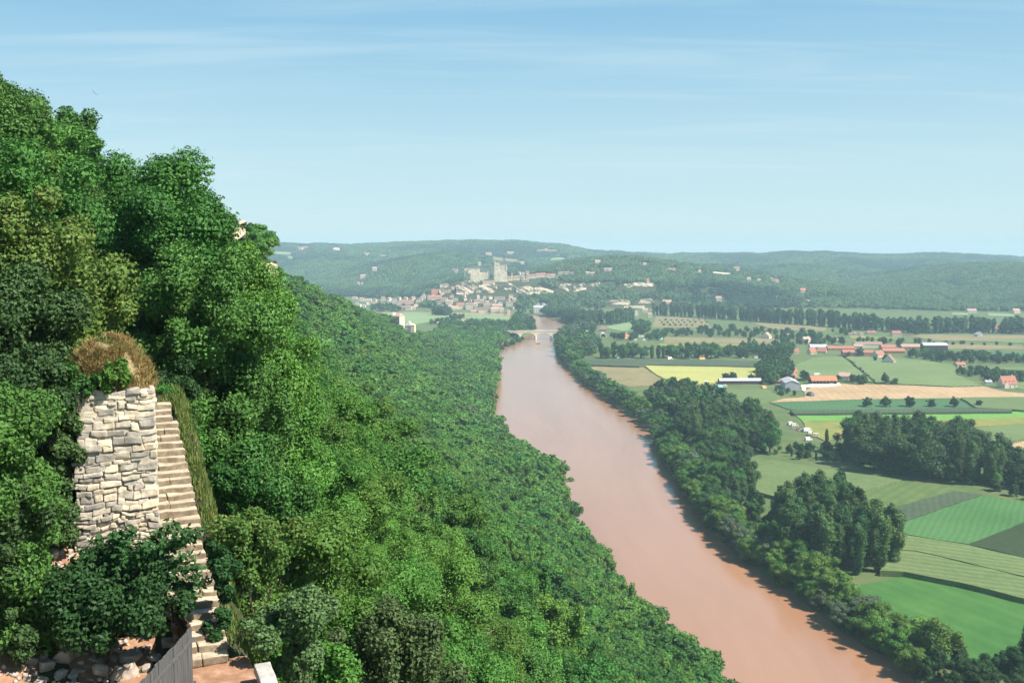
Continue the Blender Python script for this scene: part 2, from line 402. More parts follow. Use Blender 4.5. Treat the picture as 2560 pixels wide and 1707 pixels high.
def crown_mesh(name, seed, lobes, nq, size, mat, core=0.72, stretch=1.0, twigs=0.06, up=0.25, jit=0.7, fill=0.25):
    rng = np.random.default_rng(seed); Vs, Fs, At = [], [], []; nv = 0
    iv, if_ = ico(2)
    for (x, y, z, r) in lobes:                                   # hearts of the lobes
        c = iv * (r * core) * np.array([1, 1, stretch]) * (1 + 0.22 * rng.normal(0, 1, (len(iv), 1)).clip(-1.5, 1.5)) + np.array([x, y, z])
        Vs.append(c); F4 = np.concatenate([if_, if_[:, 2:3]], 1); Fs.append(F4 + nv); nv += len(c); At.append(np.full(len(c), 0.35))
    w_ = np.array([l[3] ** 2 for l in lobes]); pick = rng.choice(len(lobes), nq, p=w_ / w_.sum())
    L = np.array(lobes)[pick]
    d = rng.normal(0, 1, (nq, 3)); d[:, 2] += up; d /= np.linalg.norm(d, axis=1, keepdims=True)
    k = np.where(rng.uniform(0, 1, nq) < fill, rng.uniform(0.6, 0.95, nq), rng.normal(1.0, 0.07, nq))
    far = rng.uniform(0, 1, nq) < twigs; k = np.where(far, rng.uniform(1.05, 1.32, nq), k)
    # bunch the leaves in sprays
    bun = np.round(d * 3.2) / 3.2; d2 = d * 0.55 + bun * 0.45
    P = L[:, :3] + d2 * (L[:, 3] * k)[:, None] * np.array([1, 1, stretch])
    V, F = leaf_quads(rng, P, d + np.array([0, 0, 0.35]), size, jit=jit)
    lobe_v = rng.uniform(-0.18, 0.18, len(lobes))[pick]
    vv = np.clip(rng.uniform(0.05, 0.95, nq) + lobe_v, 0, 1)
    Vs.append(V); Fs.append(F + nv); At.append(np.repeat(vv, 4))
    V = np.concatenate(Vs); F = np.concatenate(Fs); A = np.concatenate(At)
    # hearts are triangles stored as degenerate quads -> split meshes by polygon size
    nt_ = sum(len(if_) for _ in lobes)
    me = bpy.data.meshes.new(name); n = len(V)
    tri = F[:nt_, :3]; quad = F[nt_:]
    me.vertices.add(n); me.vertices.foreach_set('co', V.astype(np.float32).ravel())
    li = np.concatenate([tri.ravel(), quad.ravel()]).astype(np.int32)
    me.loops.add(len(li)); me.loops.foreach_set('vertex_index', li)
    ls = np.concatenate([np.arange(0, 3 * len(tri), 3), 3 * len(tri) + np.arange(0, 4 * len(quad), 4)]).astype(np.int32)
    me.polygons.add(len(ls)); me.polygons.foreach_set('loop_start', ls)
    me.materials.append(mat); me.update(calc_edges=True)
    a = me.attributes.new('v', 'FLOAT', 'POINT'); a.data.foreach_set('value', A.astype(np.float32))
    return me
def with_mat(me, mat):
    c = me.copy(); c.materials.clear(); c.materials.append(mat); return c
def trunk_mesh(seed, h, r, crown_lobes, n=6):
    rng = random.Random(seed); mb = MB()
    bend = rng.uniform(-.3, .3)
    pts = [(0, 0, -1.2), (0, 0, 0), (bend * .4, .1, h * .3), (bend, .2 * bend, h * .6), (bend * 1.2, 0, h * .85)]
    mb.tube(pts, [r * 1.5, r * 1.25, r, r * .65, r * .3], 8)
    for (x, y, z, rr) in rng.sample(list(crown_lobes), min(n, len(crown_lobes))):
        z0 = min(h * .6, max(h * .2, z * rng.uniform(.4, .65)))
        mid = (x * .5, y * .5, (z0 + z) / 2 + .1 * h * rng.random())
        mb.tube([(bend * z0 / h, 0, z0), mid, (x * .95, y * .95, z)], [r * .5, r * .32, r * .1], 5)
    return mb.mesh('trunk', M_BARK, True)
PROTO = {}      # (kind, lod) -> list of (crown mesh, trunk mesh, nominal height)
def oak_lobes(seed, H=8.0, rx=3.0):
    rng = np.random.default_rng(seed)
    L = lobes_round(rng, 30, rx * 1.08, 2.75, 4.9, 0.5, 1.05) + lobes_round(rng, 5, 1.1, 1.2, 4.7, 1.3, 1.7)
    return [(x, y, min(z, H - r * .9), r) for x, y, z, r in L]
def pop_lobes(seed, H=26.0): return lobes_column(np.random.default_rng(seed), 30, H, 4.2, 1.2)
def big_lobes(seed, H=15.0):
    rng = np.random.default_rng(seed)
    return lobes_round(rng, 34, 5.3, 6.2, 7.6, 1.0, 2.0, -0.95) + lobes_round(rng, 7, 2.2, 4.0, 6.0, 2.3, 3.0)
def bush_lobes(seed):
    rng = np.random.default_rng(seed)
    return lobes_round(rng, 12, 1.5, 1.2, 1.25, 0.5, 0.85, -0.7) + lobes_round(rng, 3, .6, .5, 1.0, .8, 1.1)
SPEC = {'oak': (oak_lobes, 8.0, 0.16), 'poplar': (pop_lobes, 26.0, 0.32), 'big': (big_lobes, 15.0, 0.32), 'bush': (bush_lobes, 2.8, 0.06)}
LOD = {'oak': {'hi': (42000, .092), 'mid': (15000, .165), 'low': (4200, .32), 'x': (1000, .66)},
       'poplar': {'mid': (9000, .50), 'low': (2200, .95)},
       'big': {'mid': (11000, .38), 'low': (2400, .80)},
       'bush': {'hi': (5200, .11), 'mid': (4200, .11), 'low': (1100, .24)}}
def protos(kind, lod, n=4):
    k = (kind, lod)
    if k not in PROTO:
        fn, H, tr = SPEC[kind]; nq, sz = LOD[kind][lod]; out = []
        for s in range(n):
            L = fn(100 + s * 7)
            cm = crown_mesh('crown', 900 + s, L, nq, sz, F_OAK, core=.66 if lod in ('hi', 'mid') else .74,
                            stretch=1.35 if kind == 'poplar' else .92, twigs=.13 if lod in ('hi', 'mid') else .07)
            out.append((cm, trunk_mesh(s, H, tr, L), H))
        PROTO[k] = out
    return PROTO[k]
_MV = {}
def crown_variant(kind, lod, i, mat):
    k = (kind, lod, i, mat.name)
    if k not in _MV: _MV[k] = with_mat(protos(kind, lod)[i][0], mat)
    return _MV[k]
RND = random.Random(7)
def tree(name, x, y, H, kind, lod, mat, label, cat, group, z=None, width=1.0, seed=None, sink=0.15):
    """one tree = Empty at its base with crown and trunk"""
    i = RND.randrange(4) if seed is None else seed % 4
    if lod == 'hi': i %= 2
    cm, tm, nom = protos(kind, lod)[i]
    if z is None: z = hz1(x, y)
    s = H / nom
    o = empty(name, (x, y, z - sink), RND.uniform(0, 6.28), label, cat, group)
    o.scale = (s * width, s * width, s)
    link('crown', crown_variant(kind, lod, i, mat), o); link('trunk', tm, o)
    return o
# ------------------------------------------------------------------ geometry-nodes scatter for uncountable woods
def scatter(name, pts, scl, rot, pid, sources, label=None, cat=None):
    n = len(pts); me = bpy.data.meshes.new(name)
    me.vertices.add(n); me.vertices.foreach_set('co', np.ascontiguousarray(pts, np.float32).ravel())
    for nm, ty, val in (('scl', 'FLOAT_VECTOR', scl), ('rot', 'FLOAT_VECTOR', rot)):
        a = me.attributes.new(nm, ty, 'POINT'); a.data.foreach_set('vector', np.ascontiguousarray(val, np.float32).ravel())
    a = me.attributes.new('pid', 'INT', 'POINT'); a.data.foreach_set('value', np.ascontiguousarray(pid, np.int32))
    me.update()
    o = link(name, me); tag(o, label, cat, kind='stuff')
    g = bpy.data.node_groups.new(name, 'GeometryNodeTree')
    g.interface.new_socket('Geometry', in_out='INPUT', socket_type='NodeSocketGeometry')
    g.interface.new_socket('Geometry', in_out='OUTPUT', socket_type='NodeSocketGeometry')
    gi = g.nodes.new('NodeGroupInput'); go = g.nodes.new('NodeGroupOutput'); jn = g.nodes.new('GeometryNodeJoinGeometry')
    def attr(nm, ty):
        q = g.nodes.new('GeometryNodeInputNamedAttribute'); q.data_type = ty; q.inputs['Name'].default_value = nm
        return next(s for s in q.outputs if s.enabled and s.name == 'Attribute')
    asc, aro, api = attr('scl', 'FLOAT_VECTOR'), attr('rot', 'FLOAT_VECTOR'), attr('pid', 'INT')
    e2r = g.nodes.new('FunctionNodeEulerToRotation'); g.links.new(aro, e2r.inputs[0])
    for k, src in enumerate(sources):
        oi = g.nodes.new('GeometryNodeObjectInfo'); oi.transform_space = 'ORIGINAL'
        oi.inputs['Object'].default_value = src; oi.inputs['As Instance'].default_value = True
        cm = g.nodes.new('FunctionNodeCompare'); cm.data_type = 'INT'; cm.operation = 'EQUAL'
        ins = [s for s in cm.inputs if s.enabled]
        g.links.new(api, ins[0]); ins[1].default_value = k
        ip = g.nodes.new('GeometryNodeInstanceOnPoints')
        g.links.new(gi.outputs[0], ip.inputs['Points']); g.links.new(cm.outputs[0], ip.inputs['Selection'])
        g.links.new(oi.outputs['Geometry'], ip.inputs['Instance']); g.links.new(e2r.outputs[0], ip.inputs['Rotation']); g.links.new(asc, ip.inputs['Scale'])
        g.links.new(ip.outputs[0], jn.inputs[0])
    g.links.new(jn.outputs[0], go.inputs[0])
    md = o.modifiers.new('scatter', 'NODES'); md.node_group = g
    return o
def source(me, name='leaf_source'): return bpy.data.objects.new(name, me)     # kept out of the scene, only instanced

# ------------------------------------------------------------------ hillside wood on the left bank
rng = np.random.default_rng(5)
def hill_points():
    P = []
    y = 4.0
    while y < 1420:
        st = 4.3 if y < 320 else (5.0 if y < 700 else 6.2)
        xc = float(interp(y, HY, HXC)); xb = float(interp(y, LBY, LBX))
        lo_x = xc - 30 if y < 1000 else -330
        xs_ = np.arange(lo_x, xb + 2, st); n = len(xs_)
        P.append(np.stack([xs_ + rng.uniform(-.42, .42, n) * st, y + rng.uniform(-.42, .42, n) * st], 1)); y += st
    return np.concatenate(P)
hp = hill_points()
hzv = hz(hp[:, 0], hp[:, 1]); sdv = river_sd(hp[:, 0], hp[:, 1])
dxv, dyv = hp[:, 0] - ST_B.x, hp[:, 1] - ST_B.y
sNv = dxv * ST_H.x + dyv * ST_H.y; qv = dxv * ST_E.x + dyv * ST_E.y
near_cam = np.hypot(hp[:, 0], hp[:, 1])
KEEPOUT = [(572, 560, 604, 600), (592, 548, 604, 558), (652, 654, 684, 692), (980, 776, 1008, 812), (1012, 790, 1044, 834), (1090, 796, 1106, 810)]
pk, qk, fk = proj(hp[:, 0], hp[:, 1], hzv + 5)
hidden = np.zeros(len(hp), bool)
for i_, (a0, b0, a1, b1) in enumerate(KEEPOUT):
    w_ = 3.0 * FPX / np.maximum(fk, 1)
    hidden |= (pk > a0 - w_ * .5) & (pk < a1 + w_ * .5) & (qk > b0 - w_ * .6) & (qk < b1 + w_ * 1.1) & (hp[:, 1] > (150 if i_ < 3 else 950))
keep = ~hidden & (sdv > 0.5) & ~((qv > -11) & (qv < 3.2) & (sNv > -12) & (sNv < ST_L + 5)) & (near_cam > 17)
hp, hzv, sdv = hp[keep], hzv[keep], sdv[keep]
tb = (interp(hp[:, 1], LBY, LBX) - hp[:, 0])
hH = np.where(rng.uniform(0, 1, len(hp)) < .2, rng.uniform(7.5, 10, len(hp)), rng.uniform(4.6, 8.0, len(hp))) * np.where(tb < 22, 1.35, 1.0) * np.where(hp[:, 1] > 560, 1.18, 1.0)
flat = (hzv < 6) & (hp[:, 1] > 520); hH = np.where(flat, rng.uniform(10, 17, len(hp)), hH)
xcv = interp(hp[:, 1], HY, HXC)
hH = np.where((hp[:, 0] < xcv + 22) & (hp[:, 1] > 85) & (hp[:, 1] < 270), np.minimum(hH, 6.2), hH)      # wind-pruned crest
# keep tall crowns off the sight line of the camera
px_, py_, f_ = proj(hp[:, 0], hp[:, 1], hzv + hH)
cap = (hp[:, 1] < 60) & (px_ > 650) & (py_ < 1707 - (2560 - px_) * 0.0 - (hp[:, 1]) * 11.5)
hH = np.where(cap, hH * 0.72, hH)
px_, py_, f_ = proj(hp[:, 0], hp[:, 1], hzv + hH * .6)
rad_ = hH * .42 * FPX / np.maximum(f_, 1)
vis = (f_ > 5) & (px_ > -rad_) & (px_ < 2560 + rad_) & (py_ > -rad_) & (py_ < 1707 + rad_)
# coarse painter's test, near to far, to find the ones that really show
W_, H_ = 320, 214; buf = np.zeros((H_, W_), bool); share = np.zeros(len(hp))
yy_, xx_ = np.mgrid[0:H_, 0:W_]
for i in np.argsort(f_):
    if not vis[i]: continue
    cx, cy, r_ = px_[i] / 8, py_[i] / 8, max(rad_[i] / 8, .6)
    x0, x1, y0_, y1_ = int(max(cx - r_, 0)), int(min(cx + r_ + 1, W_)), int(max(cy - r_, 0)), int(min(cy + r_ + 1, H_))
    if x1 <= x0 or y1_ <= y0_: continue
    d_ = ((xx_[y0_:y1_, x0:x1] + .5 - cx) ** 2 + (yy_[y0_:y1_, x0:x1] + .5 - cy) ** 2) < r_ * r_
    sub = buf[y0_:y1_, x0:x1]; share[i] = (d_ & ~sub).sum(); sub |= d_ & (((xx_[y0_:y1_, x0:x1] + .5 - cx) ** 2 + (yy_[y0_:y1_, x0:x1] + .5 - cy) ** 2) < (.85 * r_) ** 2)
show = share > 0
order = np.argsort(-share)
N_IND = 270
ind = [i for i in order[:N_IND] if share[i] > 0]
indset = np.zeros(len(hp), bool); indset[ind] = True
HILL_MATS = [F_OAK, F_OAK, F_BRIGHT, F_OAK, F_OLIVE, F_GREY, F_DARK, F_BRIGHT]
def hill_mat(x, y, r):
    n = float(vnoise(x, y, 55, 2)) * 0.5 + 0.5
    k = (n * 0.55 + r * 0.6) % 1.0
    if k < .42: return F_OAK
    if k < .90: return F_BRIGHT
    if k < .93: return F_OLIVE
    if k < .965: return F_GREY
    return F_DARK
hr = rng.uniform(0, 1, len(hp))
ZONES = [  # label by where it shows and how it looks
    ('skyline', 'oak standing against the sky along the top of the left hill', 'oaks on the hill crest'),
    ('near', 'oak crowding the steep slope just right of the stone stairs', 'oaks beside the stairs'),
    ('mid', 'oak in the dense wood covering the middle of the steep left slope', 'oaks on the middle slope'),
    ('bank', 'oak on the lower left slope with the brown river right behind it', 'oaks above the left river edge')]
MATWORD = {'oak_leaves': 'mid green', 'bright_leaves': 'bright green', 'olive_leaves': 'yellowish olive', 'grey_leaves': 'greyish green', 'dark_leaves': 'dark green'}
for i in ind:
    x, y = hp[i]; d = math.hypot(x, y)
    lod = 'hi' if d < 75 else ('mid' if d < 190 else 'low')
    mt = hill_mat(x, y, hr[i])
    if tb[i] < 26: zn = ZONES[3]
    elif py_[i] < 600: zn = ZONES[0]
    elif px_[i] < 950 and py_[i] > 900: zn = ZONES[1]
    else: zn = ZONES[2]
    wd = MATWORD[mt.name]
    tree('oak_tree', x, y, hH[i], 'oak', lod, mt, wd + ' ' + zn[1], 'tree', wd + ' ' + zn[2], width=RND.uniform(.95, 1.25))
rest = np.nonzero(~indset & ((vis & (px_ > -400)) | (f_ < 400)))[0]
rest = rest[(hp[rest, 1] > 12)]
mats5 = [F_OAK, F_BRIGHT, F_OLIVE, F_GREY, F_DARK]; srcs = []
for lod in ('mid', 'low', 'x'):
    for k, mt in enumerate(mats5):
        for s in ((0, 1) if k < 2 else ((k) % 4,)):
            srcs.append((lod, k, source(crown_variant('oak', lod, s, mt))))
pid = np.zeros(len(rest), int)
for j, i in enumerate(rest):
    d = math.hypot(*hp[i]); lod = 'mid' if d < 150 else ('low' if d < 430 else 'x')
    k = mats5.index(hill_mat(hp[i, 0], hp[i, 1], hr[i]))
    c = [q for q, sr in enumerate(srcs) if sr[0] == lod and sr[1] == k]
    pid[j] = c[i % len(c)]
s = hH[rest] / 8.0; wd = rng.uniform(.9, 1.5, len(rest)) * np.where(flat[rest], .85, 1)
scatter('hillside_wood', np.stack([hp[rest, 0], hp[rest, 1], hzv[rest] - .4], 1), np.stack([s * wd, s * wd, s], 1),
        np.stack([np.zeros(len(rest)), np.zeros(len(rest)), rng.uniform(0, 6.28, len(rest))], 1), pid, [q[2] for q in srcs],
        'dense green wood covering the steep left hillside down to the river', 'wood')
# low undergrowth so that no bare soil shows between the crowns
up_ = []
for y in np.arange(8, 420, 2.6):
    xc = float(interp(y, HY, HXC)); xb = float(interp(y, LBY, LBX)); st = 2.6 if y < 160 else 4.2
    xs_ = np.arange(xc - 14, xb + 1, st); up_.append(np.stack([xs_ + rng.uniform(-1, 1, len(xs_)), y + rng.uniform(-1, 1, len(xs_))], 1))
up_ = np.concatenate(up_)
dxv, dyv = up_[:, 0] - ST_B.x, up_[:, 1] - ST_B.y
sNv = dxv * ST_H.x + dyv * ST_H.y; qv = dxv * ST_E.x + dyv * ST_E.y
uz = hz(up_[:, 0], up_[:, 1])
up_k = (uz > 1.2) & ~((qv > -10) & (qv < 1.15) & (sNv > -12) & (sNv < ST_L + 3)) & (np.hypot(up_[:, 0], up_[:, 1]) > 12)
up_, uz = up_[up_k], uz[up_k]
bs = [source(crown_variant('bush', ld, k, mt)) for ld in ('mid', 'low') for k, mt in enumerate((F_OAK, F_BRIGHT, F_DARK, F_BRIGHT))]
s = rng.uniform(.6, 1.15, len(up_))
scatter('undergrowth', np.stack([up_[:, 0], up_[:, 1], uz - .3], 1), np.stack([s * 1.1, s * 1.1, s], 1),
        np.stack([0 * s, 0 * s, rng.uniform(0, 6.28, len(s))], 1), rng.integers(0, 4, len(s)) + np.where(np.hypot(up_[:, 0], up_[:, 1]) < 90, 0, 4), bs,
        'tangled undergrowth beneath the trees of the left hillside', 'undergrowth')
# ------------------------------------------------------------------ fields, as crop slabs standing on the ground (photo-pixel outlines laid on the plain)
def crop(name, a, b, scale=0.25, stripes=None, bmpd=0.15, c3=None):
    """crop / soil material: mottled at two scales with drill rows"""
    m, t, bs = pbsdf(name, 0.95, 0.1)
    f1 = noise_tex(t, scale, 6, 0.7, 'Object', (1, 0.6, 1)); f2 = noise_tex(t, 0.018, 4, 0.6)
    f = math_node(t, 'ADD', math_node(t, 'MULTIPLY', f1, 0.55), math_node(t, 'MULTIPLY', f2, 0.45))
    st = [(0.36, a), (0.62, b)] + ([(0.74, c3)] if c3 else [])
    c = ramp(t, f, st)
    if stripes:
        ang, per, amt = stripes
        tc = N(t, 'ShaderNodeTexCoord'); mp = N(t, 'ShaderNodeMapping'); mp.inputs['Rotation'].default_value = (0, 0, R(ang))
        t.links.new(tc.outputs['Object'], mp.inputs[0])
        wv = N(t, 'ShaderNodeTexWave'); wv.inputs['Scale'].default_value = 0.314 / per; wv.inputs['Distortion'].default_value = 2.6
        wv.inputs['Detail'].default_value = 2; wv.inputs['Detail Scale'].default_value = 0.4
        t.links.new(mp.outputs[0], wv.inputs[0])
        k = math_node(t, 'ADD', math_node(t, 'MULTIPLY', wv.outputs['Fac'], amt * .6), 1 - amt * .6)
        hs = N(t, 'ShaderNodeHueSaturation'); t.links.new(k, hs.inputs['Value']); t.links.new(c, hs.inputs['Color']); c = hs.outputs[0]
    t.links.new(c, bs.inputs['Base Color']); bump(t, bs, f1, 0.5, bmpd)
    return m
C_MAIZE = crop('maize_leaves', (0.050, 0.078, 0.045), (0.088, 0.112, 0.062), 0.5, (20, 3.5, .25), .5)
C_MAIZE2 = crop('ripe_maize', (0.100, 0.148, 0.055), (0.160, 0.205, 0.080), 0.4, (-62, 5.0, .35), .5)
C_VINE = crop('tobacco_rows', (0.115, 0.172, 0.062), (0.185, 0.228, 0.092), 0.3, (35, 5, .3), .3)
C_YEL = crop('yellow_flowers', (0.26, 0.27, 0.080), (0.42, 0.39, 0.125), 0.3, None, .3)
C_TAN = crop('dry_pasture', (0.155, 0.150, 0.070), (0.26, 0.20, 0.105), 0.15, None, .1)
C_STUB = crop('stubble', (0.33, 0.215, 0.115), (0.47, 0.325, 0.185), 0.2, (8, 7, .15), .05, (0.55, 0.42, 0.27))
C_TEAL = crop('beet_leaves', (0.048, 0.115, 0.048), (0.080, 0.160, 0.066), 0.6, (12, 4, .2), .3)
C_LUSH = crop('young_crop', (0.095, 0.225, 0.042), (0.150, 0.30, 0.065), 0.3, None, .1)
C_LUSHY = crop('ripening_crop', (0.11, 0.18, 0.045), (0.26, 0.215, 0.06), 0.12, None, .1)
C_BEAN = crop('bean_leaves', (0.050, 0.130, 0.040), (0.092, 0.195, 0.066), 1.2, (30, 3, .25), .3)
C_MEAD = crop('meadow_grass', (0.034, 0.110, 0.026), (0.072, 0.165, 0.040), 0.10, (-25, 7, .14), .06, (0.13, 0.17, 0.05))
C_MEAD2 = crop('patchy_meadow', (0.070, 0.125, 0.040), (0.125, 0.165, 0.055), 0.15, (40, 6, .25), .1, (0.19, 0.16, 0.07))
C_DARK = crop('dark_crop', (0.030, 0.048, 0.020), (0.048, 0.070, 0.030), 0.6, (65, 2.5, .3), .3)
C_PALE = crop('pale_crop', (0.16, 0.225, 0.10), (0.22, 0.28, 0.13), 0.1, None, .1)
C_EARTH = crop('pale_earth', (0.42, 0.35, 0.24), (0.58, 0.50, 0.36), 0.2, None, .1)
_fh = [0]
def field(name, mat, P, h=0.5):
    _fh[0] += 1; z = 2.0 + h + 0.006 * _fh[0]
    cor = [at_z(px, py, z) for px, py in P]; pts = []
    for i in range(len(cor)):           # hand-ploughed margins: slightly uneven edges
        a_, b_ = cor[i], cor[(i + 1) % len(cor)]; L_ = (b_ - a_).length; n_ = max(1, min(14, int(L_ / 9)))
        for k in range(n_):
            p = a_.lerp(b_, k / n_)
            if k: p.x += random.Random(i * 31 + k + _fh[0]).uniform(-.8, .8); p.y += random.Random(i * 17 + k + _fh[0]).uniform(-.8, .8)
            pts.append(p)
    mb = MB(); mb.prism([(p.x, p.y) for p in pts], 1.2, z)
    tag(mb.build(name, mat), kind='structure')
field('maize_field', C_MAIZE, [(1447, 897), (1590, 897), (1800, 899), (1955, 904), (1912, 917), (1800, 914), (1620, 911), (1598, 915), (1450, 911)], 2.3)
field('flower_field', C_YEL, [(1609, 912), (1790, 915), (1912, 919), (1897, 951), (1790, 956), (1690, 960), (1640, 935)], 1.2)
field('dry_pasture', C_TAN, [(1462, 914), (1606, 916), (1637, 936), (1684, 962), (1570, 966), (1490, 940)], .4)
field('tobacco_field', C_VINE, [(1985, 913), (2034, 894), (2106, 891), (2184, 954), (1990, 946)], 1.3)
field('tobacco_field', C_VINE, [(2110, 891), (2200, 893), (2310, 900), (2388, 913), (2390, 936), (2454, 963), (2380, 965), (2192, 957)], 1.3)
field('stubble_field', C_STUB, [(2107, 959), (2454, 965), (2510, 978), (2600, 987), (2600, 992), (2405, 996), (2165, 997), (1950, 1004), (1912, 1006), (1920, 999), (2012, 992), (2014, 975), (2032, 966)], .2)
field('beet_field', C_TEAL, [(1925, 1006), (2150, 998), (2395, 994), (2440, 1008), (2439, 1019), (2000, 1027), (1965, 1021)], .6)
field('maize_field', C_MAIZE2, [(2402, 993), (2600, 991), (2600, 1028), (2527, 1022), (2441, 1018)], 2.0)
field('maize_field', C_MAIZE, [(1975, 1025), (2440, 1019), (2530, 1022), (2530, 1028), (1985, 1033)], 2.2)
field('lush_field', C_LUSH, [(1985, 1034), (2600, 1028), (2600, 1042), (2300, 1050), (2006, 1052)], .4)
field('lush_field', C_LUSHY, [(2006, 1052), (2300, 1050), (2600, 1042), (2600, 1055), (2400, 1069), (2300, 1076), (2060, 1100), (2015, 1075)], .5)
field('maize_field', C_MAIZE2, [(2400, 1072), (2600, 1054), (2600, 1090), (2440, 1114)], 2.0)
field('stubble_field', C_STUB, [(2440, 1115), (2600, 1090), (2600, 1180), (2530, 1170), (2440, 1140)], .2)
field('maize_field', C_MAIZE2, [(1860, 1138), (2000, 1160), (2110, 1178), (2185, 1188), (2255, 1199), (2158, 1227), (2060, 1246), (1960, 1246), (1885, 1226)], 1.8)
field('meadow', C_MEAD2, [(2258, 1202), (2367, 1214), (2388, 1226), (2228, 1271), (2180, 1262), (2130, 1240)], .5)
field('maize_field', C_MAIZE, [(2388, 1226), (2456, 1236), (2256, 1302), (2150, 1300), (2180, 1275), (2228, 1272)], 1.2)
field('bean_field', C_BEAN, [(2457, 1237), (2620, 1262), (2620, 1282), (2421, 1359), (2345, 1349), (2258, 1333), (2240, 1306)], .7)
field('dark_field', C_DARK, [(2421, 1360), (2620, 1283), (2620, 1406), (2540, 1388)], 1.0)
field('maize_field', C_MAIZE2, [(2200, 1338), (2258, 1335), (2345, 1350), (2421, 1361), (2540, 1389), (2620, 1408), (2620, 1452), (2286, 1375), (2230, 1372)], 2.2)
field('maize_field', C_MAIZE2, [(2230, 1374), (2286, 1377), (2620, 1455), (2620, 1508), (2400, 1455), (2260, 1428), (2200, 1425)], 2.3)
field('meadow', C_MEAD, [(2120, 1470), (2176, 1457), (2255, 1441), (2300, 1445), (2620, 1520), (2620, 1680), (2356, 1660), (2285, 1620), (2200, 1540)], .25)
field('maize_field', C_MAIZE2, [(1790, 972), (1917, 974), (1958, 992), (1915, 1004), (1870, 1026), (1790, 1022), (1740, 1000)], 1.6)
field('dry_pasture', C_TAN, [(1660, 843), (1950, 846), (1945, 858), (1660, 857)], .3)
field('ripening_field', C_LUSHY, [(1650, 858), (1945, 859), (1940, 866), (1640, 865)], .3)
field('dry_pasture', C_TAN, [(1640, 790), (1761, 797), (1778, 820), (1630, 818)], .3)
field('meadow', C_PALE, [(1517, 816), (1570, 806), (1600, 807), (1600, 829), (1565, 830), (1520, 820)], .3)
field('dry_pasture', C_TAN, [(1875, 806), (2070, 816), (2060, 828), (1930, 822)], .3)
field('dry_pasture', C_TAN, [(2256, 836), (2400, 837), (2600, 839), (2600, 846), (2440, 852), (2330, 850)], .3)
field('beet_field', C_VINE, [(2440, 853), (2600, 847), (2600, 858)], .4)
field('dry_pasture', C_TAN, [(2310, 857), (2600, 866), (2600, 873), (2368, 872)], .3)
field('beet_field', C_TEAL, [(2370, 877), (2600, 881), (2600, 891), (2390, 888)], .5)
field('ripening_field', C_LUSHY, [(2130, 839), (2262, 844), (2262, 849), (2126, 846)], .3)
field('maize_field', C_MAIZE2, [(2420, 915), (2600, 918), (2600, 927), (2450, 922)], 1.6)
field('dry_pasture', C_TAN, [(2480, 930), (2600, 932), (2600, 941)], .3)
field('lush_field', C_VINE, [(2500, 950), (2600, 946), (2600, 976), (2545, 972)], .3)
# fields on the left bank, inside the river bend
field('pale_field', C_PALE, [(955, 781), (1100, 782), (1178, 785), (1150, 796), (1070, 804), (1000, 818), (955, 812)], .4)
field('pale_field', C_PALE, [(1180, 785), (1240, 787), (1274, 791), (1274, 800), (1158, 796)], .4)
field('stubble_field', C_STUB, [(1140, 797), (1274, 801), (1274, 812), (1180, 813)], .2)
# pale clearings draped on the far hills
CLEAR = []       # photo-pixel boxes that the far wood keeps open
def hill_field(name, mat, P, lift=1.2):
    xs_ = [p[0] for p in P]; ys_ = [p[1] for p in P]
    V, Fc = [], []; nu, nv = 10, 4
    for j in range(nv + 1):
        for i in range(nu + 1):
            u_, v_ = i / nu, j / nv
            px = (P[0][0] * (1 - u_) + P[1][0] * u_) * (1 - v_) + (P[3][0] * (1 - u_) + P[2][0] * u_) * v_
            py = (P[0][1] * (1 - u_) + P[1][1] * u_) * (1 - v_) + (P[3][1] * (1 - u_) + P[2][1] * u_) * v_
            h_ = hit(px, py, lift, 1500)
            if h_ is None: return
            V.append(h_)
    for j in range(nv):
        for i in range(nu): a_ = j * (nu + 1) + i; Fc.append((a_, a_ + nu + 1, a_ + nu + 2, a_ + 1))
    mb = MB(); mb.add(V, Fc); tag(mb.build(name, mat), kind='structure')
    CLEAR.append((min(xs_) - 1, min(ys_) - .5, max(xs_) + 1, max(ys_) + 1.5))
for mt, P in [(C_TAN, [(1228, 641), (1256, 645), (1258, 653), (1230, 649)]), (C_TAN, [(1263, 645), (1292, 649), (1296, 656), (1264, 653)]),
              (C_PALE, [(1375, 645), (1410, 643), (1411, 648), (1376, 651)]), (C_TAN, [(1342, 623), (1394, 624), (1394, 628), (1342, 627)]),
              (C_EARTH, [(828, 618), (850, 619), (850, 626), (828, 624)]), (C_PALE, [(683, 628), (728, 631), (730, 637), (684, 634)]),
              (C_EARTH, [(1778, 678), (1826, 683), (1827, 687), (1779, 682)]), (C_PALE, [(716, 641), (734, 641), (734, 646), (716, 646)]),
              (C_TAN, [(950, 636), (970, 636), (970, 641), (950, 640)]), (C_PALE, [(1600, 629), (1690, 630), (1690, 634), (1600, 633)]),
              (C_PALE, [(2380, 781), (2420, 782), (2420, 788), (2380, 787)]), (C_PALE, [(2470, 782), (2535, 785), (2535, 791), (2470, 790)])]:
    hill_field('hill_clearing', mt, P)
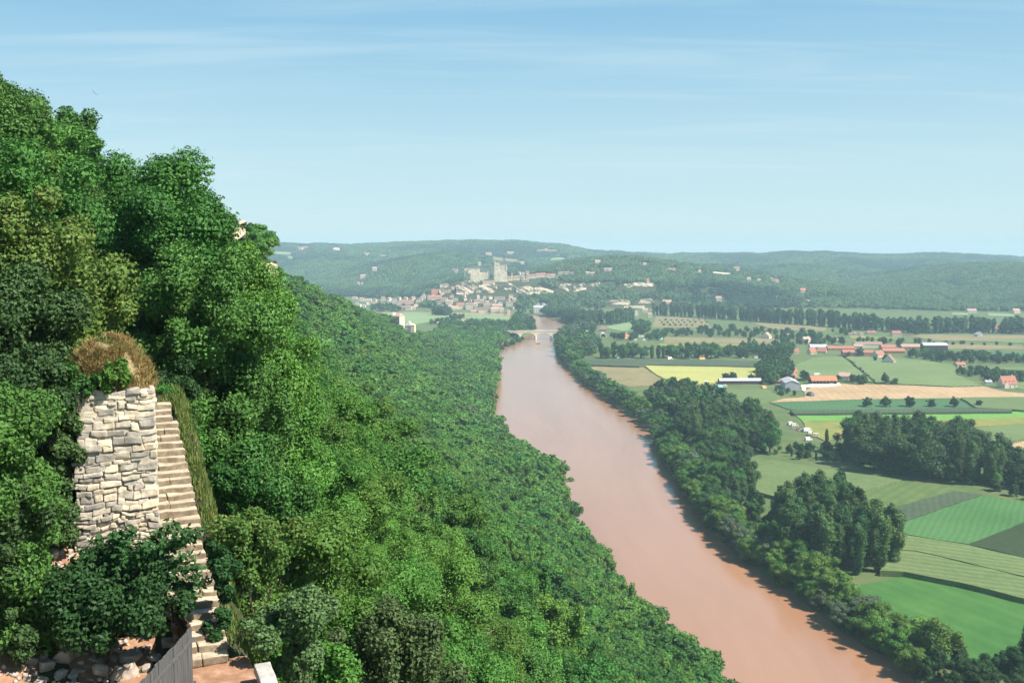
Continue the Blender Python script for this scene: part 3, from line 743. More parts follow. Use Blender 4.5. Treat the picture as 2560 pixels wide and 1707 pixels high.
# ------------------------------------------------------------------ buildings
M_CREAM = mottled('cream_render', [(0.3, (0.58, 0.49, 0.35)), (0.7, (0.72, 0.63, 0.47))], .6, 4, var=.12)
M_WHITE = mottled('white_render', [(0.3, (0.54, 0.50, 0.42)), (0.7, (0.68, 0.64, 0.55))], .6, 4)
M_STONE = mottled('castle_stone', [(0.32, (0.42, 0.34, 0.23)), (0.5, (0.66, 0.56, 0.40)), (0.68, (0.80, 0.70, 0.52))], .16, 8, bmp=.3, bdist=.3)
M_GREYW = mottled('grey_boards', [(0.3, (0.36, 0.36, 0.38)), (0.7, (0.48, 0.48, 0.50))], .5, 4, sc=(6, 6, .4))
M_BRICK = mottled('brick_wall', [(0.3, (0.28, 0.16, 0.10)), (0.7, (0.38, 0.23, 0.15))], .8, 5)
M_DKWOOD = mottled('dark_boards', [(0.3, (0.035, 0.022, 0.020)), (0.7, (0.07, 0.045, 0.04))], 1.2, 4, sc=(5, 5, .5))
M_TILE_R = mottled('red_tiles', [(0.3, (0.29, 0.115, 0.08)), (0.7, (0.41, 0.18, 0.125))], .9, 5, bmp=.3, var=.1)
M_TILE_O = mottled('orange_tiles', [(0.3, (0.45, 0.145, 0.07)), (0.7, (0.58, 0.21, 0.11))], 1.1, 5, bmp=.3, sc=(1.5, .4, 1))
M_TILE_B = mottled('brown_tiles', [(0.3, (0.19, 0.12, 0.09)), (0.7, (0.30, 0.20, 0.15))], .8, 5, bmp=.3, var=.15)
M_TILE_P = mottled('pinkish_tiles', [(0.3, (0.34, 0.21, 0.16)), (0.7, (0.46, 0.31, 0.24))], .8, 5, bmp=.3, var=.1)
M_ROOF_G = mottled('grey_sheet_roof', [(0.3, (0.34, 0.33, 0.34)), (0.7, (0.48, 0.46, 0.47))], .5, 4, sc=(3, .4, 1))
M_GLASS = pbsdf('dark_window', 0.25, 0.5)[0]; MATS['dark_window'].node_tree.nodes['Principled BSDF'].inputs['Base Color'].default_value = (0.03, 0.032, 0.04, 1)
M_DOOR = mottled('door_wood', [(0.3, (0.10, 0.06, 0.04)), (0.7, (0.16, 0.10, 0.06))], 3)
WALL = {'c': M_CREAM, 'w': M_WHITE, 's': M_STONE, 'g': M_GREYW, 'b': M_BRICK, 'k': M_DKWOOD}
ROOF = {'r': M_TILE_R, 'o': M_TILE_O, 'b': M_TILE_B, 'p': M_TILE_P, 'g': M_ROOF_G}
HOUSES = []      # footprints (x, y, radius) that trees keep away from
def gable_parts(root, W, D, hw, hr, wall, roof, axis='x', over=.35, chimney=False, wins=0, door=False, hip=0.0):
    """walls with gables, pitched roof slabs, chimney, windows and door; W along x, D along y, front faces -y"""
    mb = MB()
    if axis == 'x':
        pent = [(-D / 2, 0), (D / 2, 0), (D / 2, hw), (0, hw + hr), (-D / 2, hw)]
        if hip: pent = [(-D / 2, 0), (D / 2, 0), (D / 2, hw), (-D / 2, hw)]
        n = len(pent); a = [(-W / 2, p[0], p[1]) for p in pent]; b = [(W / 2, p[0], p[1]) for p in pent]
    else:
        pent = [(-W / 2, 0), (W / 2, 0), (W / 2, hw), (0, hw + hr), (-W / 2, hw)]
        n = len(pent); a = [(p[0], D / 2, p[1]) for p in pent]; b = [(p[0], -D / 2, p[1]) for p in pent]
    mb.add(a + b, [tuple(range(n))[::-1], tuple(range(n, 2 * n))] + [(i, (i + 1) % n, n + (i + 1) % n, n + i) for i in range(n)])
    mb.add([], []); mb2 = MB(); base = MB(); base.box(-W / 2 - .05, -D / 2 - .05, -4, W / 2 + .05, D / 2 + .05, .25)
    mb.v += base.v; mb.f += [tuple(i + len(mb.v) - 8 for i in f) for f in base.f]
    wo_ = mb.build('wall', wall, root)
    L, S = (W, D) if axis == 'x' else (D, W)
    k = (S / 2 + over) / (S / 2); th = .22
    for s in (-1, 1):
        y0, z0, y1, z1 = s * S / 2 * k, hw + hr - hr * k, 0, hw + hr
        l0 = L / 2 + over; l1 = l0 - hip * L / 2
        q = [(-l0, y0, z0 + .03), (l0, y0, z0 + .03), (l1, y1, z1 + .03), (-l1, y1, z1 + .03)]
        q = q + [(p[0], p[1], p[2] + th) for p in q]
        if axis == 'y': q = [(p[1], -p[0], p[2]) for p in q]
        mb2.add(q, [(0, 1, 2, 3), (7, 6, 5, 4), (0, 4, 5, 1), (1, 5, 6, 2), (2, 6, 7, 3), (3, 7, 4, 0)])
    if hip:
        for s in (-1, 1):
            l0, l1 = s * (L / 2 + over), s * ((L / 2 + over) - hip * L / 2)
            q = [(l0, -S / 2 * k, hw + hr - hr * k + .03), (l0, S / 2 * k, hw + hr - hr * k + .03), (l1, 0, hw + hr + .03)]
            q = q + [(p[0], p[1], p[2] + th) for p in q]
            if axis == 'y': q = [(p[1], -p[0], p[2]) for p in q]
            mb2.add(q, [(0, 1, 2), (5, 4, 3), (0, 3, 4, 1), (1, 4, 5, 2), (2, 5, 3, 0)])
    ro_ = mb2.build('roof', roof, root)
    if chimney:
        c = MB(); cx = W * .3 if axis == 'x' else 0; c.box(cx - .45, -.35, hw + hr * .6, cx + .45, .35, hw + hr + 1.1); c.box(cx - .55, -.45, hw + hr + 1.1, cx + .55, .45, hw + hr + 1.3)
        c.build('chimney', wall, ro_)
    for i in range(wins):
        x = (-W / 2) + W * (i + .5) / wins
        if door and i == wins // 2:
            d = MB(); d.box(x - .55, -D / 2 - .06, .1, x + .55, -D / 2 + .02, 2.2); d.build('door', M_DOOR, root)
            continue
        for fl in range(max(1, int(hw // 2.9))):
            wd = MB(); z = 1.0 + fl * 2.8
            wd.box(x - .5, -D / 2 - .05, z, x + .5, -D / 2 + .03, min(z + 1.35, hw - .2)); wd.build('window', M_GLASS, root)
    return wo_, ro_
def house(name, box, wall, roof, label, cat='house', axis='x', rz=None, wfrac=.6, group=None, depth=None, wins=None, chimney=None, ymin=300, z=None, hip=0.0, door=None):
    """a house whose front fills a photo-pixel box (x0, y0, x1, y1), standing where its base line meets the ground"""
    x0, y0, x1, y1 = box; g = hit((x0 + x1) / 2, y1, 0, ymin) if z is None else at_z((x0 + x1) / 2, y1, z)
    if g is None: print('MISS', label); return None
    sc_ = math.hypot(g.x, g.y) / FPX; W = (x1 - x0) * sc_; H = (y1 - y0) * sc_
    W = max(W, 3.0); H = max(H, 2.6); D = depth or max(5.0, min(W * .8, 11))
    if axis == 'y' and depth is None: D = max(6, W * 1.3)
    hw = H * wfrac; hr = H - hw
    gz = hz1(g.x, g.y + D / 2)
    o = empty(name, (g.x, g.y + D / 2, min(gz, g.z)), rz if rz is not None else RND.uniform(-.12, .12), label, cat, group)
    dist = g.y
    if wins is None: wins = max(1, int(W // 3.6)) if dist < 2600 else 0
    if chimney is None: chimney = dist < 1700 and RND.random() < .6 and wall in 'cw'
    if door is None: door = dist < 1300 and wins > 1
    lift = max(0, g.z - min(gz, g.z))
    gable_parts(o, W, D, hw + lift, hr, WALL[wall], ROOF[roof], axis, chimney=chimney, wins=wins, door=door, hip=hip)
    HOUSES.append((g.x, g.y + D / 2, max(W, D) * .62 + 1.5)); CLEAR.append((x0 - 1.2, y0 - .6, x1 + 1.2, y1 + .8))
    return o
H_ = house
# --- the farm in the middle distance
H_('farmhouse', (2102, 933, 2127, 953), 'c', 'p', 'farmhouse with pinkish brown roof right of the orange roofed barn', 'farmhouse', axis='x', wins=2, rz=-.3, chimney=True)
H_('cottage', (1972, 934, 1993, 948), 'c', 'r', 'red roofed farm building directly behind the grey shed', 'outbuilding', wfrac=.35, rz=.5)
H_('cottage', (1978, 921, 1993, 934), 'c', 'r', 'topmost red roofed farm building under the big trees', 'outbuilding', wfrac=.35, rz=.5)
H_('garden_hut', (1937, 947, 1955, 959), 'k', 'r', 'little dark hut with reddish roof left of the grey shed', 'hut', wfrac=.5)
sh = H_('farm_shed', (1969, 952, 2003, 975), 'g', 'g', 'pale grey gable fronted farm shed beside the tan stubble field', 'shed', axis='y', depth=30, wfrac=.72, wins=0, rz=-.12, chimney=False)
# open-fronted barn with orange roof
g = hit(2061, 961, 0, 300); s_ = g.y / FPX; Wb, Db = 64 * s_, 11.0
bn = empty('open_barn', (g.x, g.y + Db / 2, hz1(g.x, g.y + 5)), 0.03, 'long open fronted barn with a bright orange tiled roof', 'barn')
mb = MB(); mb.box(-Wb / 2, Db / 2 - .3, 0, Wb / 2, Db / 2, 3.6); mb.box(-Wb / 2, -Db / 2, 0, -Wb / 2 + .3, Db / 2 - .3, 3.6); mb.box(Wb / 2 - .3, -Db / 2, 0, Wb / 2, Db / 2 - .3, 3.6)
mb.build('wall', M_DKWOOD, bn)
for i in range(8):
    p = MB(); x = -Wb / 2 + .6 + (Wb - 1.2) * i / 7; p.box(x - .16, -Db / 2, 0, x + .16, -Db / 2 + .32, 3.5); p.build('post', M_GREYW, bn)
mb = MB()
for s in (-1, 1):
    q = [(-Wb / 2 - .5, s * (Db / 2 + .6), 3.5), (Wb / 2 + .5, s * (Db / 2 + .6), 3.5), (Wb / 2 + .5, 0, 7.4), (-Wb / 2 - .5, 0, 7.4)]
    q += [(a, b, c + .25) for a, b, c in q]; mb.add(q, [(0, 1, 2, 3), (7, 6, 5, 4), (0, 4, 5, 1), (1, 5, 6, 2), (2, 6, 7, 3), (3, 7, 4, 0)])
mb.build('roof', M_TILE_O, bn); HOUSES.append((g.x, g.y + 5, 16)); CLEAR.append((2026, 938, 2096, 962))
field('farm_yard', mottled('pale_gravel', [(0.3, (0.50, 0.46, 0.38)), (0.7, (0.66, 0.62, 0.54))], .3, 5), [(2003, 962), (2030, 959), (2098, 956), (2103, 962), (2070, 966), (2016, 967), (2012, 978), (2005, 975)], .30)
# long low shed behind the yellow field
H_('long_shed', (1800, 947, 1904, 960), 'k', 'g', 'very long low dark shed with grey roof beside the yellow field', 'shed', wfrac=.6, depth=9, wins=0, rz=.02)
# red-roofed house with dormers at the right edge
dh = H_('dormer_house', (2506, 944, 2541, 970), 'c', 'r', 'cream house with steep red roof and dormers at the right edge', 'house', wfrac=.38, wins=3, rz=.15, depth=9, chimney=True)
if dh:
    rf = [c for c in dh.children if c.name.startswith('roof')][0]
    for k in (-.3, 0, .3):
        d = MB(); x = k * 13; d.box(x - .7, -3.6, 4.6, x + .7, -1.6, 6.2); d.build('dormer', M_CREAM, rf)
        d = MB(); d.add([(x - .9, -3.8, 6.2), (x + .9, -3.8, 6.2), (x, -3.8, 7.0), (x - .9, -1.2, 6.2), (x + .9, -1.2, 6.2), (x, -1.2, 7.0)], [(0, 1, 2), (5, 4, 3), (0, 3, 4, 1), (1, 4, 5, 2), (2, 5, 3, 0)]); d.build('dormer_roof', M_TILE_R, rf)
        d = MB(); d.box(x - .4, -3.65, 4.9, x + .4, -3.55, 6.0); d.build('dormer_window', M_GLASS, rf)
    gx = MB(); gx.add([(-6.6, -6.0, 0), (-2.6, -6.0, 0), (-2.6, -6.0, 3.6), (-4.6, -6.0, 5.8), (-6.6, -6.0, 3.6), (-6.6, -4.4, 0), (-2.6, -4.4, 0), (-2.6, -4.4, 3.6), (-4.6, -4.4, 5.8), (-6.6, -4.4, 3.6)],
                     [(0, 1, 2, 3, 4), (0, 5, 6, 1), (1, 6, 7, 2), (2, 7, 8, 3), (3, 8, 9, 4), (4, 9, 5, 0)]); gx.build('porch', M_CREAM, dh)
H_('white_shed', (2466, 952, 2480, 960), 'w', 'g', 'small shed with a white roof left of the dormer house', 'shed', wfrac=.6, wins=0)
H_('cottage', (2393, 907, 2414, 917), 'c', 'r', 'small cream hut with red roof before the long dark hedge', 'hut', wfrac=.5)
H_('gable_house', (2214, 889, 2240, 909), 'w', 'b', 'house with a bright white gable standing alone among tobacco fields', 'house', axis='y', wfrac=.28, rz=-.55, depth=12)
# --- hamlet of long red roofs
for (bx, wl, rfm, lb, kw) in [
    ((2140, 856, 2205, 869), 'c', 'b', 'long cream two storey building with brown roof behind the hamlet', dict(wins=9)),
    ((2206, 863, 2239, 873), 'b', 'r', 'low red roofed building between cream block and long pink shed', dict(wfrac=.45)),
    ((2257, 862, 2304, 874), 'b', 'p', 'long pink roofed building left of the big dark barn', dict(wfrac=.55)),
    ((2311, 859, 2367, 879), 'k', 'g', 'big dark brown barn with lilac grey roof at the hamlet end', dict(wfrac=.72, wins=0)),
    ((2211, 872, 2261, 884), 'b', 'r', 'long red roofed brick building in front of the hamlet', dict(wfrac=.5)),
    ((2110, 876, 2147, 890), 'b', 'r', 'brick building with flat red roof left of the hamlet tree', dict(wfrac=.6)),
    ((2160, 877, 2185, 890), 'b', 'r', 'brick building with red roof right of the hamlet tree', dict(wfrac=.6)),
    ((2187, 879, 2212, 894), 'c', 'r', 'red roofed house showing a cream gable at the field edge', dict(wfrac=.45, rz=.5)),
    ((2023, 870, 2040, 885), 'c', 'r', 'small red roofed house at the left end of the hamlet', dict(wfrac=.3, rz=.4)),
    ((2048, 870, 2068, 882), 'c', 'r', 'second red roofed house from the left in the hamlet', dict(wfrac=.3, rz=-.4)),
    ((2028, 862, 2068, 872), 'b', 'g', 'grey roofed shed behind the left end of the hamlet', dict(wfrac=.4)),
    ((2072, 866, 2136, 876), 'b', 'r', 'longest low red roof running along the middle of the hamlet', dict(wfrac=.45)),
    ((2137, 861, 2158, 870), 'c', 'p', 'small pinkish roofed house adjoining the long cream building', dict(wfrac=.45)),
    ((1984, 871, 1997, 884), 'c', 'r', 'red roofed cottage alone among trees left of the hamlet', dict(wfrac=.35)),
    ((1909, 832, 1929, 847), 'w', 'p', 'white gabled house at the end of the tan pasture', dict(axis='y', wfrac=.4, rz=-.5)),
    ((1970, 835, 1994, 846), 'c', 'p', 'wide pinkish roofed house among the garden trees', dict(wfrac=.5)),
    ((2007, 843, 2027, 858), 'c', 'p', 'pinkish roofed house right of the tall dark garden tree', dict(wfrac=.5, rz=.4)),
    ((2085, 843, 2103, 854), 'w', 'b', 'little white gabled house above the hamlet roofs', dict(axis='y', wfrac=.5)),
    ((2123, 832, 2132, 841), 'c', 'b', 'cream house first of the three along the poplars', dict()),
    ((2135, 832, 2141, 839), 'w', 'b', 'tiny white house second of the three along the poplars', dict()),
    ((2150, 833, 2158, 840), 'w', 'r', 'white house third of the three along the poplars', dict()),
    ((2170, 828, 2190, 835), 'c', 'r', 'low long red roofed house beneath the poplar row', dict(wfrac=.4)),
    ((2233, 828, 2253, 840), 'w', 'r', 'white house with red roof right under the poplar row', dict(wfrac=.45)),
    ((2380, 816, 2397, 828), 'c', 'r', 'dull red roofed house half hidden in the right hand wood', dict(wfrac=.4)),
    ((2414, 821, 2433, 831), 'c', 'r', 'bright red roofed house in the right hand wood', dict(wfrac=.3)),
    ((2475, 814, 2507, 830), 'w', 'r', 'biggest red roofed white house below the right hand hill', dict(wfrac=.45)),
    ((2446, 832, 2462, 842), 'w', 'g', 'small bright white gabled house at the right field edge', dict(wfrac=.5, axis='y')),
    ((2421, 773, 2441, 782), 'c', 'p', 'pinkish house on the slope at the right', dict(wfrac=.5)),
    ((2535, 773, 2550, 783), 'c', 'p', 'pinkish house at the far right foot of the hill', dict(wfrac=.5)),
    ((1548, 835, 1574, 846), 'c', 'o', 'orange red roofed house beside the campsite trees', dict(wfrac=.35, rz=.5)),
    ((1500, 816, 1517, 828), 'b', 'b', 'dark brown roofed building above the arched white hangar', dict(wfrac=.35)),
    ((1585, 773, 1595, 789), 'c', 'r', 'tall narrow red roofed house below the yellow quarry', dict(axis='y', wfrac=.6)),
    ((1607, 771, 1620, 781), 'c', 'p', 'pinkish roofed house right of the tall narrow one', dict()),
    ((1621, 782, 1630, 794), 'w', 'p', 'small white house above the orchard', dict()),
    ((1658, 750, 1679, 760), 'c', 'p', 'pink roofed house right of the second quarry', dict(wfrac=.4)),
    ((1790, 741, 1804, 753), 'c', 'p', 'pinkish house alone in the wood right of the quarries', dict()),
    ((1835, 667, 1849, 678), 'w', 'r', 'white house with red roof by the bare strip on the right hilltop', dict()),
    ((1746, 675, 1753, 682), 'w', 'p', 'tiny pale house left of the bare hillside strip', dict()),
    ((1868, 693, 1877, 702), 'w', 'p', 'pale house below the bare hillside strip', dict()),
    ((1894, 697, 1903, 704), 'w', 'p', 'small pale house right of another below the bare strip', dict()),
    ((1925, 695, 1934, 704), 'c', 'r', 'left one of two red roofed houses high in the right wood', dict()),
    ((1937, 698, 1947, 705), 'c', 'r', 'right one of two red roofed houses high in the right wood', dict()),
    ((2002, 721, 2014, 732), 'w', 'o', 'white house with orange roof in the wood of the right slope', dict()),
    ((1938, 742, 1945, 749), 'w', 'p', 'tiny pale house low in the right hand wood', dict()),
    ((2014, 750, 2024, 756), 'w', 'p', 'small pale house on the lower edge of the right wood', dict()),
    ((1987, 701, 1996, 706), 'c', 'p', 'small pinkish house high in the wood above the orange roofed one', dict()),
    ((1799, 789, 1807, 797), 'w', 'p', 'tiny white house in front of the long poplar row', dict()),
    ((1511, 670, 1519, 679), 'w', 'p', 'left one of two white houses on the dark wooded hill', dict()),
    ((1521, 670, 1530, 678), 'w', 'p', 'right one of two white houses on the dark wooded hill', dict()),
    ((1488, 650, 1501, 658), 'c', 'p', 'pinkish house on top of the dark wooded hill', dict()),
    ((1608, 657, 1616, 665), 'w', 'p', 'small white house right of the dark wooded hilltop', dict()),
    ((1668, 670, 1690, 675), 'c', 'b', 'long low house on the right wooded ridge', dict()),
    ((931, 667, 941, 680), 'w', 'p', 'highest white house in the wood left of the castle', dict()),
    ((901, 686, 913, 696), 'w', 'p', 'middle white house in the wood left of the castle', dict()),
    ((892, 704, 899, 713), 'w', 'r', 'lower left house of a pair in the wood left of the castle', dict()),
    ((903, 706, 911, 713), 'w', 'p', 'lower right house of a pair in the wood left of the castle', dict()),
    ((1130, 671, 1144, 682), 'w', 'b', 'white house standing alone just left of the castle hall', dict()),
    ((1195, 655, 1202, 664), 'w', 'p', 'little pale house in the wood behind the castle hall', dict()),
    ((912, 632, 924, 639), 'c', 'p', 'pinkish house near the top of the far left hill', dict()),
    ((742, 617, 756, 624), 'c', 'r', 'left one of two reddish houses on the far left skyline', dict()),
    ((758, 616, 768, 623), 'c', 'r', 'right one of two reddish houses on the far left skyline', dict()),
    ((1210, 631, 1229, 638), 'c', 'p', 'pinkish house on the hill above the castle keep', dict()),
    ((1268, 629, 1284, 637), 'c', 'p', 'pale pink house on the far hill right of the keep', dict()),
    ((1298, 654, 1311, 660), 'w', 'p', 'white house right of the tan clearings above the keep', dict()),
    ((1361, 622, 1369, 627), 'c', 'p', 'tiny house in the clearing on the far ridge', dict()),
]:
    nm = 'farm_building' if wl in 'bk' else 'house'
    H_(nm, bx, wl, rfm, lb, 'building' if wl in 'bk' else 'house', **kw)
# white mansion by the river bend
H_('white_mansion', (1334, 764, 1369, 782), 'w', 'g', 'white two storey mansion above the river bend', 'mansion', wfrac=.72, wins=7)
H_('white_tower_house', (1341, 757, 1349, 767), 'w', 'g', 'left one of two pale pavilions behind the white mansion', 'house', axis='y', wfrac=.7)
H_('white_tower_house', (1356, 757, 1365, 767), 'w', 'g', 'right one of two pale pavilions behind the white mansion', 'house', axis='y', wfrac=.7)
# ------------------------------------------------------------------ village under the castle
def vrow(items):
    for bx, wl, rf, lb, kw in items: H_('village_house', bx, wl, rf, lb, 'house', chimney=False, ymin=1900, **kw)
vrow([
    ((899, 744, 908, 753), 'w', 'p', 'white gabled house starting the left roadside row', dict(wfrac=.65)),
    ((909, 747, 928, 754), 'c', 'p', 'long low house after the gabled one in the roadside row', dict()),
    ((880, 742, 892, 748), 'c', 'p', 'pinkish low house at the far left of the roadside row', dict()),
    ((953, 742, 963, 752), 'w', 'r', 'white house with red roof midway along the roadside row', dict()),
    ((928, 755, 953, 763), 'c', 'b', 'long pale shed below the roadside row', dict(wfrac=.5)),
    ((980, 745, 990, 759), 'w', 'b', 'tall cream house standing up in the left village row', dict(wfrac=.8)),
    ((969, 751, 977, 762), 'w', 'g', 'narrow greenish white house left of the tall cream one', dict(wfrac=.8)),
    ((990, 752, 998, 767), 'w', 'b', 'tall narrow house right of the tall cream one', dict(wfrac=.7)),
    ((998, 752, 1024, 766), 'c', 'b', 'wide grey brown roofed house in the left village', dict(wfrac=.3)),
    ((997, 765, 1012, 774), 'w', 'b', 'left lower white house before the wide brown roof', dict()),
    ((1013, 764, 1028, 775), 'w', 'b', 'right lower white house before the wide brown roof', dict()),
    ((1005, 749, 1018, 757), 'c', 'b', 'cream house behind the wide brown roof', dict()),
    ((1021, 750, 1034, 760), 'c', 'r', 'cream red roofed house right of the wide brown roof', dict()),
    ((1028, 766, 1038, 774), 'c', 'p', 'pinkish house last in the lower left row', dict()),
    ((1040, 747, 1050, 757), 'c', 'p', 'lower gabled house on the rising village street', dict(axis='y')),
    ((1048, 741, 1056, 755), 'c', 'p', 'middle gabled house on the rising village street', dict(axis='y')),
    ((1054, 734, 1063, 750), 'w', 'p', 'top gabled house on the rising village street', dict(axis='y')),
    ((1069, 738, 1104, 750), 'c', 'r', 'long red roofed house above the big round tree', dict(wfrac=.5)),
    ((1079, 723, 1096, 737), 'c', 'r', 'steep red roofed house above the long red roof', dict(wfrac=.3)),
    ((1110, 708, 1121, 718), 's', 'b', 'small pale chapel on the left end of the castle rock', dict(wfrac=.7)),
    ((1104, 724, 1126, 732), 's', 'b', 'pale terrace house beneath the little chapel', dict()),
    ((1101, 744, 1119, 754), 'c', 'b', 'cream house with brown roof left in the upper village row', dict()),
    ((1114, 750, 1131, 760), 'c', 'p', 'cream pink roofed house stepping down in the village', dict()),
    ((1131, 746, 1145, 753), 'c', 'b', 'low house under the castle cliff foot', dict()),
    ((1141, 757, 1161, 773), 'c', 'r', 'big cream house with red roof in the village centre', dict(wfrac=.6)),
    ((1164, 757, 1181, 774), 'c', 'b', 'square cream house right of the big red roofed one', dict(wfrac=.75)),
    ((1115, 765, 1143, 775), 'c', 'p', 'long low house along the lower village edge', dict(wfrac=.5)),
    ((1185, 748, 1198, 759), 'c', 'b', 'left one of two cream houses above the lower terrace', dict()),
    ((1199, 748, 1210, 758), 'c', 'p', 'right one of two cream houses above the lower terrace', dict()),
    ((1207, 739, 1215, 748), 'w', 'w' if False else 'g', 'bright white house alone under the castle cliff', dict(axis='y')),
    ((1236, 742, 1249, 750), 'w', 'b', 'left one of two white houses under the keep', dict()),
    ((1250, 742, 1262, 750), 'w', 'b', 'right one of two white houses under the keep', dict()),
    ((1182, 757, 1193, 767), 'c', 'p', 'small house between the square cream and the long house', dict()),
    ((1196, 769, 1226, 780), 'c', 'b', 'left half of the longest cream house near the river', dict(wfrac=.55)),
    ((1227, 768, 1247, 779), 'c', 'p', 'right half of the longest cream house near the river', dict(wfrac=.55)),
    ((1208, 758, 1229, 767), 'c', 'b', 'brown roofed house behind the longest cream house', dict(wfrac=.5)),
    ((1230, 760, 1256, 769), 'c', 'p', 'pink roofed house behind the longest cream house', dict(wfrac=.5)),
    ((1265, 754, 1281, 767), 'c', 'b', 'tall cream house at the right end of the village', dict(wfrac=.75)),
    ((1249, 770, 1259, 780), 'c', 'p', 'small cream house beside the longest one', dict()),
    ((1268, 772, 1275, 783), 'c', 'p', 'narrow house by the river trees at the village end', dict(axis='y')),
    ((1213, 752, 1223, 759), 'c', 'p', 'little house above the brown roofed one', dict()),
    ((1176, 776, 1192, 782), 'c', 'p', 'riverside low house under the square cream house', dict()),
    # upper village right of the keep
    ((1269, 691, 1283, 702), 's', 'b', 'stone house leaning against the right side of the keep', dict()),
    ((1284, 689, 1299, 701), 's', 'b', 'second stone house right of the keep', dict()),
    ((1305, 697, 1321, 705), 'c', 'b', 'low house below the upper village row', dict()),
    ((1316, 686, 1327, 697), 'c', 'r', 'first house of the upper village row right of the castle', dict()),
    ((1328, 685, 1339, 696), 'c', 'b', 'second house of the upper village row right of the castle', dict()),
    ((1340, 683, 1352, 694), 'c', 'r', 'third house of the upper village row right of the castle', dict()),
    ((1353, 682, 1364, 693), 'c', 'r', 'fourth house of the upper village row right of the castle', dict()),
    ((1366, 684, 1376, 696), 'w', 'r', 'fifth house of the upper village row right of the castle', dict()),
    ((1377, 685, 1388, 694), 'c', 'p', 'last house of the upper village row right of the castle', dict()),
    ((1396, 679, 1409, 686), 'c', 'b', 'first low house beyond the upper village row', dict()),
    ((1411, 678, 1424, 685), 'c', 'b', 'second low house beyond the upper village row', dict()),
    ((1426, 680, 1440, 686), 'c', 'b', 'third low house beyond the upper village row', dict()),
    ((1463, 679, 1474, 687), 'c', 'p', 'left one of two houses on the hillside right of the village', dict()),
    ((1476, 680, 1487, 688), 'w', 'p', 'right one of two houses on the hillside right of the village', dict()),
    ((1617, 696, 1623, 712), 's', 'r', 'reddish little tower at the right end of the cliff line', dict(wfrac=.8)),
])
vr = random.Random(12)
for (x0, y0, x1, y1, n, lb) in ((1096, 744, 1290, 777, 34, 'small beige house in the dense village cluster below the cliff'), (892, 749, 1040, 769, 12, 'small beige house in the left roadside village'), (1286, 686, 1396, 699, 10, 'small beige house in the upper village right of the castle'), (1100, 716, 1150, 742, 6, 'small beige house on the ledges left under the castle rock')):
    k = 0
    for _ in range(400):
        if k >= n: break
        w_, h_ = vr.uniform(7, 12), vr.uniform(6.5, 9.5); px, py = vr.uniform(x0, x1), vr.uniform(y0, y1)
        if any(px + w_ * .6 > a and px - w_ * .6 < c and py > b + 2 and py - h_ < d - 2 for a, b, c, d in CLEAR): continue
        H_('village_house', (px - w_ / 2, py - h_, px + w_ / 2, py), vr.choice('ccsw'), vr.choice('bbpp'), lb, 'house', chimney=False, ymin=1900, wfrac=vr.uniform(.5, .72), axis=vr.choice('xxy'), rz=vr.uniform(-.6, .6), group=lb.replace('small beige house', 'small beige houses')); k += 1
# ------------------------------------------------------------------ castle on the rock
g0 = at_y(1251, 704, 2302)
S = 2302 / FPX
cs = empty('castle', (g0.x, g0.y + 14, g0.z), 0, 'pale stone castle keep and hall crowning the cliff above the village', 'castle')
def cbox(name, px0, px1, pyt, pyb, d0, d1, mat=None, parent=None, extra=None):
    mb = MB(); x0, x1 = (px0 - 1251) * S, (px1 - 1251) * S; z0, z1 = (704 - pyb) * S, (704 - pyt) * S
    mb.box(x0, d0, z0, x1, d1, z1)
    if extra: extra(mb, x0, x1, z0, z1)
    return mb.build(name, mat or M_STONE, parent or cs)
def batter(mb, x0, x1, z0, z1):
    mb.v = [(x + (0 if z > z0 + .1 else (-1.2 if x < (x0 + x1) / 2 else 1.2)), y + (0 if z > z0 + .1 or y > 0 else -1.5), z) for x, y, z in mb.v]
def crenel(mb, x0, x1, z0, z1):
    n = max(3, int((x1 - x0) / 2.4)); st = (x1 - x0) / (2 * n - 1)
    for i in range(n): mb.box(x0 + 2 * i * st, -13.9, z1 + .002, x0 + (2 * i + 1) * st, -13.0, z1 + 1.3)
kp = cbox('keep', 1236, 1267, 668, 716, -14, 12, extra=batter)
tw = cbox('keep_tower', 1236.2, 1249, 657.5, 667.96, -13.98, 2, extra=lambda mb, a, b, c, d: [mb.box(a, -13.95, d + .002, a + 2.6, -11, d + 3.8)] + [mb.box(b - 2.0, -13.95, d + .002, b, -11.5, d + 1.4)])
cbox('keep_parapet', 1249.2, 1266.8, 666.4, 667.95, -13.96, -12.6, extra=crenel)
mb = MB(); x0, x1 = (1250 - 1251) * S, (1266 - 1251) * S; zt = (704 - 667.9) * S
mb.add([(x0, -12, zt), (x1, -12, zt), (x1, 11, zt), (x0, 11, zt), (x0 + 2, -1, zt + 5), (x1 - 2, -1, zt + 5)], [(0, 1, 5, 4), (1, 2, 5), (2, 3, 4, 5), (3, 0, 4), (3, 2, 1, 0)])
mb.build('keep_roof', M_TILE_B, cs)
cbox('corner_turret', 1264.6, 1267.9, 663, 676, -15.2, -12, extra=None)
cbox('string_course', 1235.6, 1267.4, 692, 693, -14.5, -14.002, M_GREYW)
for (px, py) in [(1241, 664), (1241, 673), (1246, 680), (1254, 675), (1259, 675), (1253, 683), (1261, 684), (1242, 687), (1249, 697), (1258, 698)]:
    wv = MB(); x, z = (px - 1251) * S, (704 - py) * S; wv.box(x - .55, -14.25, z - 1.1, x + .55, -13.96, z + 1.1); wv.build('window', M_GLASS, kp)
cbox('lower_court', 1232, 1272, 703, 722, -15.8, -14.3)
hl = cbox('great_hall', 1170, 1199, 671.5, 712, -12, 6)
cbox('hall_parapet', 1166, 1199.4, 670.3, 671.45, -12.4, -11.2, M_TILE_P)
cbox('hall_wing', 1161, 1169.9, 672, 690, -9, 5)
